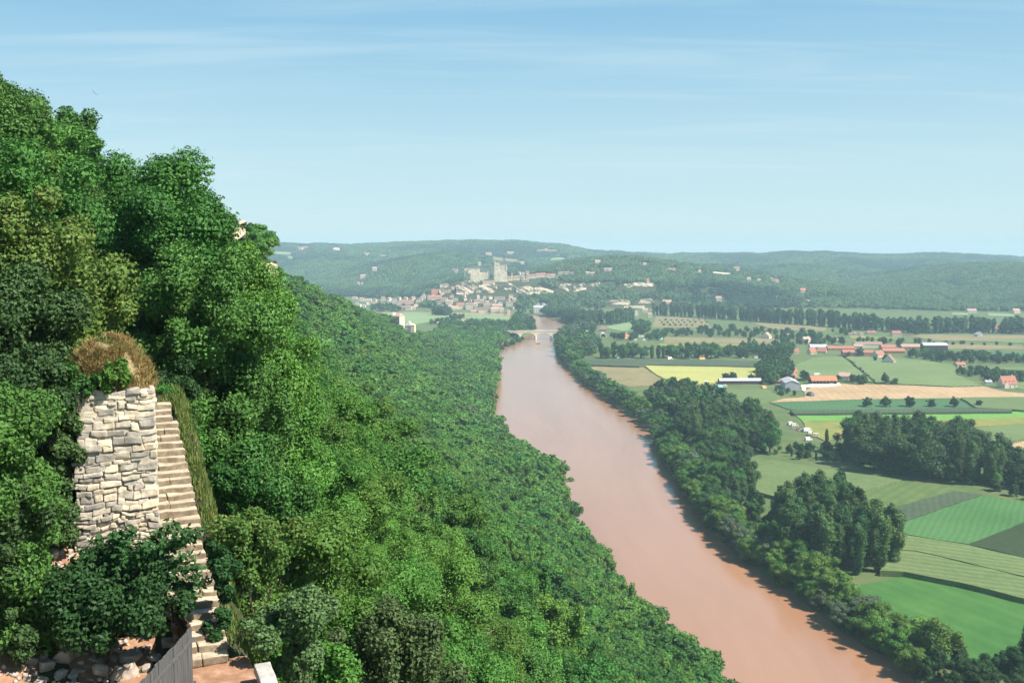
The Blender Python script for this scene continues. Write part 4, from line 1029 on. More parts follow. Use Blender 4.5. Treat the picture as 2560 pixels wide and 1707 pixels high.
for (a, b) in ((1173, 1176), (1184, 1187)): cbox('buttress', a, b, 681, 712, -13.6, -12.02)
cbox('hall_bastion', 1176.2, 1183.8, 682, 712, -15, -12.03)
cbox('curtain_wall', 1199.4, 1225, 682, 702, -8, -5.5, extra=lambda mb, x0, x1, z0, z1: [mb.box(x0 + i * 2.6, -7.9, z1 + .002, x0 + i * 2.6 + 1.4, -6.8, z1 + 1.1) for i in range(9)])
cbox('gate_turret', 1219, 1224, 676, 682, -7.6, -3, M_STONE)
mb = MB(); a, b, z = (1218.5 - 1251) * S, (1224.5 - 1251) * S, (704 - 675.9) * S
mb.add([(a, -8, z), (b, -8, z), (b, -2.6, z), (a, -2.6, z), ((a + b) / 2, -5.3, z + 5)], [(0, 1, 4), (1, 2, 4), (2, 3, 4), (3, 0, 4), (3, 2, 1, 0)]); mb.build('turret_roof', M_TILE_P, cs)
CLEAR += [(1159, 668, 1228, 712), (1232, 654, 1272, 722)]
# castle chapel with bell gable, brown roof at the cliff edge
cg = at_y(1222, 712, 2278); ch = empty('chapel', (cg.x, cg.y, cg.z - 1), .05, 'castle church with a wide brown roof on the cliff edge left of the keep', 'church')
gable_parts(ch, 30 * S, 11, 5, 5.5, M_STONE, M_TILE_B, wins=4); CLEAR.append((1198, 700, 1240, 714))
bg_ = at_y(1280, 690, 2290); bl = empty('bell_gable', (bg_.x, bg_.y, bg_.z - 3), 0, 'narrow pointed bell gable right of the keep', 'bell gable')
mb = MB(); mb.box(-1.6, -1, -2, 1.6, 1, 7); mb.add([(-1.6, -1, 7), (1.6, -1, 7), (1.6, 1, 7), (-1.6, 1, 7), (0, 0, 11)], [(0, 1, 4), (1, 2, 4), (2, 3, 4), (3, 0, 4), (3, 2, 1, 0)]); mb.build('tower', M_STONE, bl)
mb = MB(); mb.box(-.6, -1.06, 4.2, .6, -.98, 6.2); mb.build('bell_opening', M_GLASS, bl)
# ------------------------------------------------------------------ limestone cliffs
m, t, b = pbsdf('limestone', 0.95, 0.1)
f1 = noise_tex(t, 0.10, 7, .7, sc=(1, 1, 2.2)); f2 = noise_tex(t, 0.35, 5, .7, sc=(1.6, 1.6, .22))
c = ramp(t, f1, [(0.3, (0.40, 0.31, 0.20)), (0.5, (0.56, 0.45, 0.30)), (0.7, (0.68, 0.57, 0.41))])
c = mixc(t, math_node(t, 'MULTIPLY', ramp(t, f2, [(0.48, (0, 0, 0)), (0.66, (1, 1, 1))]), .7), c, (0.27, 0.26, 0.26))
t.links.new(c, b.inputs['Base Color']); bump(t, b, f1, .8, 1.5); M_LIME = m
def cliff(top, bot, y, seed, thick=26, label=None, rough=1.0):
    if y > 1000:
        cx_ = (top[0][0] + top[-1][0]) / 2; h_ = hit(cx_, interp(cx_, [p[0] for p in bot], [p[1] for p in bot]), 0, 1900); y = h_.y + 1
    else:
        cx_ = (top[0][0] + top[-1][0]) / 2; h_ = hit(cx_, (min(p[1] for p in top) + max(p[1] for p in bot)) / 2, 6.0, 120); y = h_.y
    n = max(10, int((top[-1][0] - top[0][0]) * 1.1)); mrow = 12; rg = random.Random(seed)
    V = []
    for j in range(mrow + 1):
        for i in range(n + 1):
            px = top[0][0] + (top[-1][0] - top[0][0]) * i / n
            yt = interp(px, [p[0] for p in top], [p[1] for p in top]) + rg.uniform(-.7, .7) * (j == mrow); yb = interp(px, [p[0] for p in bot], [p[1] for p in bot]) + 2
            py = yb + (yt - yb) * j / mrow
            p = at_y(px, py, y)
            q = noise.noise(Vector((p.x * .055, p.z * .11, seed))) * 5 + noise.noise(Vector((p.x * .16, p.z * .3, seed + 9))) * 2.4 + rg.uniform(-.5, .5)
            q += 3.0 * math.sin(j / mrow * math.pi) * (1 if (seed % 2) else -.2)
            p.y += q * rough + 3.5 * (j / mrow); V.append(tuple(p))
    k = n + 1; Fc = [(j * k + i, j * k + i + 1, (j + 1) * k + i + 1, (j + 1) * k + i) for j in range(mrow) for i in range(n)]
    b0 = len(V)
    for i in range(n + 1): x, yv, z = V[mrow * k + i]; V.append((x * (1 + thick / y), yv + thick, z - .5))
    for i in range(n + 1): x, yv, z = V[i]; V.append((x * (1 + thick / y), yv + thick + 3, z))
    Fc += [(mrow * k + i, mrow * k + i + 1, b0 + i + 1, b0 + i) for i in range(n)] + [(b0 + i, b0 + i + 1, b0 + k + i + 1, b0 + k + i) for i in range(n)]
    Fc += [tuple([j * k for j in range(mrow + 1)] + [b0, b0 + k])[::-1], tuple([j * k + n for j in range(mrow + 1)] + [b0 + n, b0 + k + n])]
    mb = MB(); mb.add(V, Fc); o = mb.build('cliff', M_LIME); tag(o, kind='structure')
    if y > 1000: CLEAR.append((top[0][0], min(p[1] for p in top) - 1, top[-1][0], max(p[1] for p in bot) - 1))
cliff([(1140, 718), (1150, 709), (1165, 702), (1180, 702), (1192, 707), (1199, 722)], [(1140, 733), (1160, 735), (1178, 740), (1190, 735), (1199, 727)], 2242, 1)
cliff([(1197, 713), (1215, 711), (1237, 708)], [(1197, 733), (1215, 732), (1225, 737), (1237, 731)], 2244, 2)
cliff([(1235, 712), (1250, 714), (1262, 709), (1276, 708), (1291, 717)], [(1235, 731), (1255, 729), (1275, 728), (1291, 733)], 2246, 3)
cliff([(1290, 720), (1305, 718), (1320, 712), (1335, 722), (1345, 714), (1360, 720), (1384, 727)], [(1290, 734), (1310, 735), (1335, 736), (1360, 737), (1384, 729)], 2250, 4)
cliff([(1396, 716), (1401, 711), (1420, 709), (1440, 713), (1462, 706), (1466, 714)], [(1396, 735), (1430, 729), (1466, 722)], 2256, 5)
cliff([(1474, 712), (1486, 708), (1500, 705)], [(1474, 715), (1490, 719), (1500, 713)], 2290, 6)
cliff([(1505, 710), (1520, 708), (1544, 710)], [(1505, 715), (1524, 714), (1544, 717)], 2300, 7)
cliff([(1560, 710), (1580, 707), (1600, 706), (1634, 708)], [(1560, 714), (1583, 719), (1605, 715), (1634, 714)], 2310, 8)
cliff([(1515, 758), (1530, 751), (1552, 749), (1576, 751)], [(1515, 764), (1545, 763), (1576, 764)], 2090, 9, rough=.6)
cliff([(1596, 757), (1603, 749), (1625, 747), (1638, 756)], [(1596, 761), (1620, 760), (1638, 761)], 2110, 11, rough=.6)
cliff([(1560, 766), (1590, 765), (1612, 764)], [(1560, 770), (1590, 771), (1612, 769)], 2075, 12, rough=.4)
cliff([(1098, 724), (1112, 719), (1130, 722), (1141, 728)], [(1098, 730), (1115, 733), (1130, 734), (1141, 737)], 2258, 13, rough=.6)
# rock faces showing through the trees on the near spur
cliff([(572, 572), (582, 566), (604, 572)], [(572, 592), (590, 600), (604, 592)], 236, 21, thick=10, rough=.35)
cliff([(588, 552), (596, 549), (604, 552)], [(588, 557), (596, 560), (604, 557)], 240, 22, thick=6, rough=.3)
cliff([(650, 664), (668, 656), (684, 662)], [(650, 690), (668, 696), (684, 690)], 243, 23, thick=8, rough=.3)
# ------------------------------------------------------------------ stone bridge over the river
by_ = 1470.0; p1 = at_y(1339, 848, by_)
br = empty('arched_bridge', (p1.x, by_, 0), R(2), 'pale stone road bridge with rounded arches crossing the brown river', 'bridge')
SPAN, PW, DK, SPR = 23.0, 3.4, 11.6, 5.2
M_BRST = mottled('bridge_stone', [(0.3, (0.60, 0.50, 0.37)), (0.7, (0.76, 0.66, 0.52))], .3, 5)
mb = MB(); nA = 14
for kk in range(-2, 3):
    x0 = kk * SPAN + PW / 2; x1 = (kk + 1) * SPAN - PW / 2; c_ = (x0 + x1) / 2; hs = (x1 - x0) / 2; rise = DK - 1.6 - SPR
    for yy0 in (-3.5, 3.5):
        prev = None
        for i in range(nA + 1):
            th = math.pi * i / nA; x, z = c_ - hs * math.cos(th), SPR + rise * math.sin(th)
            if prev: f = [(prev[0], yy0, prev[1]), (x, yy0, z), (x, yy0, DK), (prev[0], yy0, DK)]; mb.add(f if yy0 < 0 else f[::-1], [(0, 1, 2, 3)])
            prev = (x, z)
    prev = None
    for i in range(nA + 1):
        th = math.pi * i / nA; x, z = c_ - hs * math.cos(th), SPR + rise * math.sin(th)
        if prev: mb.add([(prev[0], -3.5, prev[1]), (prev[0], 3.5, prev[1]), (x, 3.5, z), (x, -3.5, z)], [(0, 1, 2, 3)])
        prev = (x, z)
    mb.add([(kk * SPAN - PW / 2, -3.5, SPR), (kk * SPAN + PW / 2, -3.5, SPR), (kk * SPAN + PW / 2, -3.5, DK), (kk * SPAN - PW / 2, -3.5, DK)], [(0, 1, 2, 3)])
    mb.add([(kk * SPAN - PW / 2, 3.5, SPR), (kk * SPAN + PW / 2, 3.5, SPR), (kk * SPAN + PW / 2, 3.5, DK), (kk * SPAN - PW / 2, 3.5, DK)], [(3, 2, 1, 0)])
mb.build('arches', M_BRST, br)
for kk in range(-2, 4):
    q = MB(); x = kk * SPAN; q.prism([(x - PW / 2, -3.4), (x - .9, -5.2), (x + .9, -5.2), (x + PW / 2, -3.4), (x + PW / 2, 3.4), (x + .9, 5.2), (x - .9, 5.2), (x - PW / 2, 3.4)], -4, SPR + .6); q.build('pier', M_BRST, br)
q = MB(); q.box(-50, -3.7, DK + .003, 78, 3.7, DK + .5); q.build('deck', M_BRST, br)
for s in (-1, 1):
    q = MB(); q.box(-50, s * 3.7 - .2, DK + .503, 78, s * 3.7 + .2, DK + 1.4); q.build('parapet', M_BRST, br)
# ------------------------------------------------------------------ small chateau at the end of the wooded ridge
fz = [1118, 1125]
c1 = at_y(997, 812, fz[0]); k1 = fz[0] / FPX
ct = empty('chateau', (c1.x, c1.y, c1.z - 6), -.5, 'pale chateau block with whitish roof rising from the wooded ridge end', 'chateau')
mb = MB(); mb.box(-4.5, -5, -8, 4.5, 5, 16); mb.build('wall', M_CREAM, ct)
mb = MB(); mb.box(-11, -3, -8, -4.52, 7, 14.5); mb.build('wing', M_CREAM, ct)
mb = MB(); mb.add([(-11.4, -3.4, 14.52), (-4.4, -3.4, 14.52), (-4.4, 7.4, 14.52), (-11.4, 7.4, 14.52), (-8, -.5, 19.5), (-8, 4.5, 19.5)], [(0, 1, 4), (1, 2, 5, 4), (2, 3, 5), (3, 0, 4, 5), (3, 2, 1, 0)]); mb.build('wing_roof', MATS.get('pale_roof') or mottled('pale_roof', [(0.3, (0.42, 0.41, 0.39)), (0.7, (0.55, 0.54, 0.51))], .5), ct)
mb = MB(); mb.add([(-4.9, -5.4, 16.02), (4.9, -5.4, 16.02), (4.9, 5.4, 16.02), (-4.9, 5.4, 16.02), (-1.5, 0, 19.5), (1.5, 0, 19.5)], [(0, 1, 5, 4), (1, 2, 5), (2, 3, 4, 5), (3, 0, 4), (3, 2, 1, 0)]); mb.build('roof', M_TILE_P, ct)
for x in (-2.4, 0, 2.4):
    for z in (7.5, 12): mb = MB(); mb.box(x - .5, -5.06, z, x + .5, -4.96, z + 1.7); mb.build('window', M_GLASS, ct)
c2 = at_y(1033, 830, fz[1])
ct2 = empty('chateau_tower', (c2.x, c2.y, c2.z - 5), -.2, 'slim pale tower below the chateau with a whitish roofed wing', 'tower')
mb = MB(); mb.box(-2.2, -2.5, -8, 2.2, 2.5, 13); mb.build('tower', M_CREAM, ct2)
mb = MB(); mb.box(-10, 1, -8, -2.22, 8, 12); mb.build('wing', M_WHITE, ct2)
mb = MB(); mb.add([(-10.3, .6, 12.02), (-1.8, .6, 12.02), (-1.8, 8.4, 12.02), (-10.3, 8.4, 12.02), (-6, 2.5, 17), (-6, 6.5, 17)], [(0, 1, 4), (1, 2, 5, 4), (2, 3, 5), (3, 0, 4, 5), (3, 2, 1, 0)]); mb.build('wing_roof', MATS['pale_roof'], ct2)
mb = MB(); mb.add([(-2.5, -2.8, 13.02), (2.5, -2.8, 13.02), (2.5, 2.8, 13.02), (-2.5, 2.8, 13.02), (0, 0, 15)], [(0, 1, 4), (1, 2, 4), (2, 3, 4), (3, 0, 4), (3, 2, 1, 0)]); mb.build('roof', M_CREAM, ct2)
mb = MB(); mb.box(2.3, 1.5, -8, 11, 2.7, 3.5); mb.build('curtain_wall', M_CREAM, ct2)
g_ = hit(1098, 811, 2.0, 900)
o = empty('cottage', (g_.x, g_.y, hz1(g_.x, g_.y)), .3, 'tiny pinkish roofed cottage among trees right of the chateau tower', 'house'); gable_parts(o, 7, 6, 4.5, 2.2, M_CREAM, M_TILE_P)
HILLCLEAR = [(980, 782, 1008, 812), (1012, 797, 1044, 832), (1090, 800, 1106, 810)]
# ------------------------------------------------------------------ far woods on the hills: patches of crowns, instanced
def grove_mesh(name, seed, mat, n=13, half=11.0):
    rng = np.random.default_rng(seed); iv, if_ = ico(1); iv2, if2 = ico(2)
    Vs, Fs, At = [], [], []; nv = 0; quadsP, quadsN, qa = [], [], []
    for i in range(n):
        x, y = rng.uniform(-half, half, 2); r = rng.uniform(2.6, 4.4); h = rng.uniform(5.5, 9.5); a = rng.uniform(.1, .9)
        for k in range(4):
            o = rng.normal(0, 1, 3) * r * .42
            c = iv2 * r * rng.uniform(.5, .72) * (1 + .2 * rng.normal(0, 1, (len(iv2), 1)).clip(-1.5, 1.5)) + np.array([x + o[0], y + o[1], h - r * .7 + o[2] * .6])
            Vs.append(c); Fs.append(if2 + nv); nv += len(c); At.append(np.full(len(c), np.clip(a + rng.uniform(-.15, .15), 0, 1)))
        d = rng.normal(0, 1, (26, 3)); d[:, 2] = np.abs(d[:, 2]) + .1; d /= np.linalg.norm(d, axis=1, keepdims=True)
        quadsP.append(np.array([x, y, h - r * .6]) + d * r * rng.uniform(.85, 1.1, (26, 1))); quadsN.append(d); qa.append(np.clip(a + rng.uniform(-.3, .3, 26), 0, 1))
    P, Nn, qa = np.concatenate(quadsP), np.concatenate(quadsN), np.concatenate(qa)
    V, F = leaf_quads(rng, P, Nn, 1.7)
    T = np.concatenate([F[:, [0, 1, 2]], F[:, [0, 2, 3]]])
    Vs.append(V); Fs.append(T + nv); At.append(np.repeat(qa, 4))
    return np_mesh(name, np.concatenate(Vs), np.concatenate(Fs), mat, {'v': np.concatenate(At)})
F_FAR2 = foliage('light_wood_leaves', (0.095, 0.175, 0.052), 0.03, 0.3)
F_FAR3 = foliage('dark_wood_leaves', (0.030, 0.070, 0.038), 0.03, 0.3)
gsrc = [source(grove_mesh('grove', 40 + i, mt)) for i, mt in enumerate((F_FAR, F_FAR, F_FAR2, F_FAR3, F_FAR2))]
def in_any(px, py, boxes, pad=0):
    r = np.zeros(np.shape(px), bool)
    for x0, y0, x1, y1 in boxes: r |= (px > x0 - pad) & (px < x1 + pad) & (py > y0) & (py < y1)
    return r
rng = np.random.default_rng(11)
FP = []
for (ya, yb, st) in ((1900, 3000, 16.5), (3000, 4000, 19), (4000, 4900, 23)):
    for y in np.arange(ya, yb, st):
        xs_ = np.arange(-.42 * y, .62 * y, st); n = len(xs_)
        FP.append(np.stack([xs_ + rng.uniform(-.5, .5, n) * st, y + rng.uniform(-.5, .5, n) * st, np.full(n, st)], 1))
FP = np.concatenate(FP)
fz_ = hz(FP[:, 0], FP[:, 1]); pxf, pyf, ff = proj(FP[:, 0], FP[:, 1], fz_ + 8)
pxg, pyg, _ = proj(FP[:, 0], FP[:, 1], fz_ + 2)
half = 10 * FPX / ff
bad = np.zeros(len(FP), bool)
for x0, y0, x1, y1 in CLEAR:
    bad |= (pxf > x0 - half * .55) & (pxf < x1 + half * .55) & (pyg > y0) & (pyf < y1)
for (hx, hy, hr) in HOUSES: bad |= np.hypot(FP[:, 0] - hx, FP[:, 1] - hy) < hr + 7
keepf = (fz_ > 5.5) & ~bad
FP, fz_ = FP[keepf], fz_[keepf]
e = 6.0; gx = (hz(FP[:, 0] + e, FP[:, 1]) - hz(FP[:, 0] - e, FP[:, 1])) / (2 * e); gy = (hz(FP[:, 0], FP[:, 1] + e) - hz(FP[:, 0], FP[:, 1] - e)) / (2 * e)
rot = np.stack([np.arctan(gy).clip(-.5, .5), -np.arctan(gx).clip(-.5, .5), np.zeros(len(FP))], 1)
s = FP[:, 2] / 18.5
scl = np.stack([s, s, rng.uniform(.75, 1.25, len(FP)) * (.8 + .2 * s)], 1)
nzv = vnoise(FP[:, 0], FP[:, 1], 230, 4) * .62 + .5 + rng.uniform(-.22, .22, len(FP))
pid = np.where(nzv < .3, 3, np.where(nzv < .55, 0, np.where(nzv < .75, 1, np.where(nzv < .88, 2, 4))))
scatter('distant_wood', np.stack([FP[:, 0], FP[:, 1], fz_ - .5], 1), scl, rot, pid, gsrc, 'wooded hills stretching to the horizon behind the castle and plain', 'wood')
print('groves', len(FP))
# ------------------------------------------------------------------ trees of the river banks and the plain, each one a thing
def free(x, y, pad=0):
    if float(river_sd(np.array([x]), np.array([y]))[0]) < pad: return False
    return all(math.hypot(x - a, y - b) > r for a, b, r in HOUSES if abs(y - b) < 60)
PLACED = []
def in_poly(px, py, P):
    c = False; n = len(P)
    for i in range(n):
        (ax, ay), (bx, by) = P[i], P[(i + 1) % n]
        if (ay > py) != (by > py) and px < (bx - ax) * (py - ay) / (by - ay) + ax: c = not c
    return c
OPEN = []       # photo boxes of things low plants must not hide
STUFF = {}
def belt(P, spacing, h0, h1, kinds, name, label, group, pad=1.0, lodd=700, width=(.9, 1.15), jitter=.4, maxn=400, stuff=None):
    """fill a photo-pixel polygon on the plain with single trees"""
    W3 = [at_z(px, py, 2) for px, py in P]; x0, x1 = min(p.x for p in W3), max(p.x for p in W3); y0, y1 = min(p.y for p in W3), max(p.y for p in W3)
    Q = [(p.x, p.y) for p in W3]; n = 0; y = y0 + spacing * .3
    while y < y1:
        x = x0 + spacing * .3
        while x < x1 and n < maxn:
            xx, yy = x + RND.uniform(-jitter, jitter) * spacing, y + RND.uniform(-jitter, jitter) * spacing
            if in_poly(xx, yy, Q) and free(xx, yy, pad) and stuff: STUFF.setdefault(stuff, []).append((xx, yy, RND.uniform(h0, h1), RND.choice(kinds))); n += 1
            elif in_poly(xx, yy, Q) and free(xx, yy, pad): one(xx, yy, RND.uniform(h0, h1), kinds, name, label, group, lodd, width); n += 1
            x += spacing
        y += spacing
def one(x, y, h, kinds, name, label, group, lodd=700, width=(.9, 1.15)):
    k = RND.choice(kinds); kind, mt, wd = k
    lod = 'mid' if y < lodd else 'low'
    if kind == 'bush': lod = 'low'
    if kind == 'oak': lod = 'low' if y < 900 else 'x'
    PLACED.append((x, y))
    return tree(name, x, y, h, kind, lod, mt, label.replace('~', wd), 'bush' if name.endswith('shrub') else 'tree', group.replace('~', wd), width=RND.uniform(*width))
DK, BL, GR, WI, LI, PO = ('big', F_DARK, 'dark green'), ('big', F_BLUE, 'bluish green'), ('big', F_OAK, 'mid green'), ('big', F_WILLOW, 'silvery grey'), ('big', F_LIME, 'yellowish green'), ('poplar', F_POPLAR, 'dark')
POB = ('poplar', F_BLUE, 'bluish'); BRI = ('big', F_BRIGHT, 'bright green')
for px_t, py_t, h_t in ((1300, 853, 11), (1288, 860, 12), (1311, 848, 9), (1272, 864, 13), (1258, 872, 12)):
    q_ = at_z(px_t, py_t, 1); one(q_.x - 3, q_.y, h_t, [GR, BL], 'bank_tree', '~ tree hiding the left end of the bridge', '~ trees at the left bridge end')
# right river bank: two rows leaning over the water
RBW = resample(RB, 280)
for r_ in range(2):
    for i in range(1, 279):
        yb_ = RBW[i][1]
        if yb_ > 640 and i % (2 if r_ == 0 else 4): continue
        if r_ == 1 and yb_ <= 640 and i % 2: continue
        px, py = RBW[i] + (RBW[i] - RBW[i - 1]) * RND.uniform(-.4, .4); off = (2.6 if r_ == 0 else 9.0) + RND.uniform(-1.5, 2)
        x, y = px + off, py + off * .15
        if y > 1480: continue
        near = y < 420
        mixk = [WI, GR, BRI, GR, BL, BRI, LI] if y > 620 else ([GR, WI, BRI, GR, LI, BRI, BL, BRI] if y > 430 else [LI, BRI, GR, LI, BRI, WI])
        h = RND.uniform(6.0, 11) if r_ == 0 else RND.uniform(9.0, 15)
        if 690 < y < 715 and r_ == 0: h *= .5
        one(x, y, h, mixk, 'riverside_tree', '~ tree leaning over the right bank of the brown river', '~ trees on the right river bank', 800, (1.15, 1.5))
# dark tall clusters behind the bank
belt([(1612, 1010), (1690, 985), (1760, 1010), (1740, 1060), (1660, 1068)], 12, 15, 21, [DK, PO, GR, DK], 'poplar_tree', '~ tree in the tall cluster behind the upper right bank', '~ trees of the upper bank cluster')
belt([(1690, 1010), (1790, 1025), (1870, 1055), (1930, 1085), (1930, 1140), (1860, 1132), (1760, 1150), (1690, 1110)], 12, 16, 23, [DK, PO, PO, GR, DK], 'poplar_tree', '~ tall tree in the middle grove between river and vans', '~ trees of the middle grove')
belt([(1740, 1130), (1860, 1135), (1870, 1225), (1900, 1290), (1800, 1290), (1740, 1210)], 11, 10, 17, [DK, GR, PO, BL], 'poplar_tree', '~ tree in the grove between the river bend and the grey green field', '~ trees of the river grove')
belt([(1930, 1330), (2040, 1290), (2120, 1300), (2180, 1345), (2250, 1400), (2230, 1436), (2080, 1440), (1960, 1410)], 8.0, 19, 26, [PO, PO, POB], 'poplar_tree', '~ tall poplar in the big dense clump beside the river', '~ poplars of the big riverside clump', width=(.95, 1.25))
belt([(1860, 1290), (1960, 1330), (1990, 1420), (1930, 1400)], 9, 9, 15, [GR, WI, BL], 'riverside_tree', '~ tree between the water and the big poplar clump', '~ trees below the poplar clump')
# the long poplar belt
belt([(2120, 1112), (2250, 1118), (2420, 1150), (2500, 1190), (2560, 1215), (2420, 1215), (2240, 1188), (2115, 1165)], 11.5, 22, 28, [PO, PO, DK], 'poplar_tree', '~ tall tree in the long dark belt across the fields', '~ trees of the long dark belt', width=(.9, 1.2))
belt([(2200, 1180), (2370, 1200), (2460, 1225), (2640, 1262), (2640, 1240), (2400, 1190)], 9, 7, 12, [BRI, DK, GR, LI], 'field_tree', '~ low tree along the foot of the long dark belt', '~ low trees below the dark belt')
belt([(2470, 1180), (2640, 1200), (2640, 1250), (2500, 1225)], 10, 12, 18, [DK, BL], 'field_tree', '~ tree massed at the right end of the dark belt', '~ trees right of the dark belt')
belt([(1940, 1128), (2060, 1122), (2110, 1112), (2120, 1160), (2030, 1152), (1940, 1146)], 9, 5.5, 8, [DK, BL, GR, PO], 'field_tree', '~ tree beside the parked vans', '~ trees beside the vans')
one(*at_z(2066, 1120, 2)[:2], 13, [PO], 'poplar_tree', 'slender dark tree standing up right of the parked white vans', 'tree by the vans', width=(.6, .6))
# bottom right corner
belt([(2300, 1668), (2380, 1664), (2560, 1690), (2700, 1720), (2700, 1800), (2320, 1780)], 7.5, 7, 10.5, [DK, DK, BL], 'riverside_tree', '~ tree massed in the shadowy lower right corner', '~ trees of the lower right corner')
one(*at_z(2572, 1690, 2)[:2], 17, [PO], 'poplar_tree', 'dark tree cut by the right edge beside the bright meadow', 'tree at the right edge')
# round hedge bushes in the beet field
for i, (px, w_, wd) in enumerate([(2166, 31, 'first'), (2213, 36, 'second and widest'), (2273, 34, 'third'), (2328, 27, 'fourth'), (2384, 34, 'fifth'), (2448, 22, 'last and smallest')]):
    p = at_z(px, 1018, 2); h = w_ * .86 * p.y / FPX
    tree('round_tree', p.x, p.y, h, 'big', 'mid', F_DARK, '%s round dark tree from the left in the row along the beet field' % wd, 'tree', 'round trees along the beet field', width=1.15)
# farm surroundings
belt([(1895, 912), (1960, 905), (1985, 925), (1968, 960), (1900, 962)], 12, 11, 16, [DK, GR, BL], 'farm_tree', '~ tree in the big clump left of the farm sheds', '~ trees left of the farm', pad=1)
belt([(1925, 975), (1985, 985), (1975, 996), (1930, 990)], 9, 4, 7, [GR, DK, BL], 'farm_tree', '~ small tree below the grey farm shed', '~ small trees below the farm shed')
for px, py, h, mt, lb in [(1814, 951, 8.5, DK, 'left one of two trees joined above the long low shed'), (1832, 952, 10, DK, 'taller one of two trees joined above the long low shed'), (1877, 952, 8, GR, 'single rounded tree at the edge of the yellow field'),
                          (2012, 952, 11, DK, 'dark round tree behind the orange roofed barn'), (2098, 952, 7, DK, 'dark tree between orange barn and farmhouse'), (2130, 957, 9, DK, 'dark tree hiding the right side of the farmhouse'),
                          (2146, 961, 10, DK, 'left one of two dark bushes right of the farmhouse'), (2158, 961, 11, GR, 'right one of two dark bushes right of the farmhouse'), (2212, 960, 12, DK, 'big dark bush by the ditch through the tobacco field'),
                          (2238, 962, 7, GR, 'smaller bush next to the big one by the ditch'), (2228, 962, 5, GR, 'lowest bush beside the ditch in the tobacco field'), (1986, 989, 5, DK, 'small dark bush below the grey farm shed front'),
                          (2214, 902, 9, DK, 'dark tree hugging the lone white gabled house'), (2188, 903, 6, DK, 'small dark bush left of the lone white gabled house'), (2150, 890, 11, DK, 'big round tree in front of the hamlet'),
                          (2122, 890, 6, GR, 'little tree before the left hamlet roofs'), (2210, 863, 12, DK, 'dark tree behind the hamlet right of the cream block'), (2247, 868, 11, DK, 'dark tree between two hamlet roofs'), (2105, 863, 13, DK, 'tall dark garden tree behind the hamlet'),
                          (2291, 838, 15, DK, 'big tree at the end of the dry pasture'), (1873, 878, 19, PO, 'tall dark tree rising above the campsite trees'), (2034, 850, 14, PO, 'tall narrow dark tree in the gardens behind the hamlet')]:
    p = at_z(px, py, 2); one(p.x, p.y, h, [mt], 'farm_tree', lb, 'single trees around the farm and hamlet', 1100)
# ditch hedge through the tobacco fields
belt([(2106, 892), (2110, 891), (2190, 955), (2184, 956)], 4.5, 2, 3.2, [('bush', F_DARK, 'dark')], 'hedge_shrub', '~ shrub in the ditch line dividing the tobacco fields', '~ shrubs of the ditch line')
# hedges at the right
belt([(2262, 888), (2330, 890), (2600, 900), (2600, 912), (2470, 911), (2330, 906)], 13, 8, 12, [DK, GR, DK, BL], 'hedge_tree', '~ tree of the long thick hedge in front of the dark barn', '~ trees of the long thick hedge')
belt([(2388, 934), (2400, 924), (2600, 944), (2600, 952), (2500, 960)], 10, 6, 9, [DK, DK, GR], 'hedge_tree', '~ tree of the hedge behind the dormer house', '~ trees of the hedge behind the dormer house')
belt([(2130, 851), (2330, 857), (2330, 860), (2130, 855)], 13, 5, 8, [DK, GR], 'hedge_tree', '~ tree of the thin hedge behind the hamlet roofs', '~ trees of the thin hedge')
belt([(2330, 857), (2600, 866), (2600, 869), (2330, 861)], 15, 4, 6.5, [DK, BL], 'hedge_tree', '~ tree of the thin hedge right of the dark barn', '~ trees of the right thin hedge')
belt([(2205, 880), (2600, 893), (2600, 897), (2270, 890)], 17, 5, 9, [GR, DK], 'hedge_tree', '~ tree in the loose line behind the long hedge', '~ trees behind the long hedge')
# campsite row and gardens
for i, zx in enumerate([610, 690, 790, 900, 990, 1080, 1230, 1350, 1440, 1520, 1640, 1760, 1860, 1900, 1990, 2080, 2210, 2330]):
    px = 1400 + zx / 5.872; p = at_z(px + RND.uniform(-2, 2), 897 - RND.uniform(0, 4), 2)
    one(p.x, p.y, RND.uniform(15, 20), [('poplar', F_OAK, 'mid green'), ('poplar', F_POPLAR, 'dark'), ('big', F_OAK, 'rounded green')], 'campsite_tree', '~ tree in the tall row behind the dark maize strip', '~ trees of the campsite row', 1300, (.95, 1.3))
belt([(1425, 905), (1490, 893), (1500, 860), (1450, 850), (1400, 860), (1400, 890)], 13, 12, 19, [GR, WI, BL, GR], 'bank_tree', '~ tree massed on the right bank just after the bridge', '~ trees after the bridge', pad=2)
belt([(1392, 846), (1470, 850), (1490, 822), (1440, 812), (1410, 826)], 15, 12, 18, [GR, BL, WI], 'bank_tree', '~ tree massed at the right end of the bridge', '~ trees at the right bridge end', pad=2)
belt([(1800, 895), (1960, 900), (1990, 880), (1960, 868), (1800, 880)], 15, 9, 15, [GR, DK, BL], 'garden_tree', '~ tree in the thick garden wood left of the hamlet', '~ trees left of the hamlet')
belt([(1520, 850), (1660, 852), (1660, 836), (1580, 846), (1520, 838)], 17, 8, 13, [GR, BL], 'garden_tree', '~ tree around the orange roofed house at the campsite', '~ trees around the campsite house')
belt([(1650, 842), (1900, 846), (1990, 852), (2040, 842), (1900, 828), (1780, 818), (1760, 826), (1640, 830)], 22, 7, 12, [GR, BL, DK], 'garden_tree', '~ tree scattered between the orchard and the tan pasture', '~ trees between orchard and pasture')
belt([(1940, 858), (2060, 868), (2100, 856), (2020, 836), (1960, 832)], 18, 7, 12, [GR, DK, BL], 'garden_tree', '~ garden tree among the houses behind the hamlet', '~ garden trees among the houses')
belt([(2090, 842), (2125, 846), (2125, 834), (2070, 828)], 17, 6, 11, [GR, DK], 'garden_tree', '~ tree left of the three small houses under the poplars', '~ trees left of the three small houses')
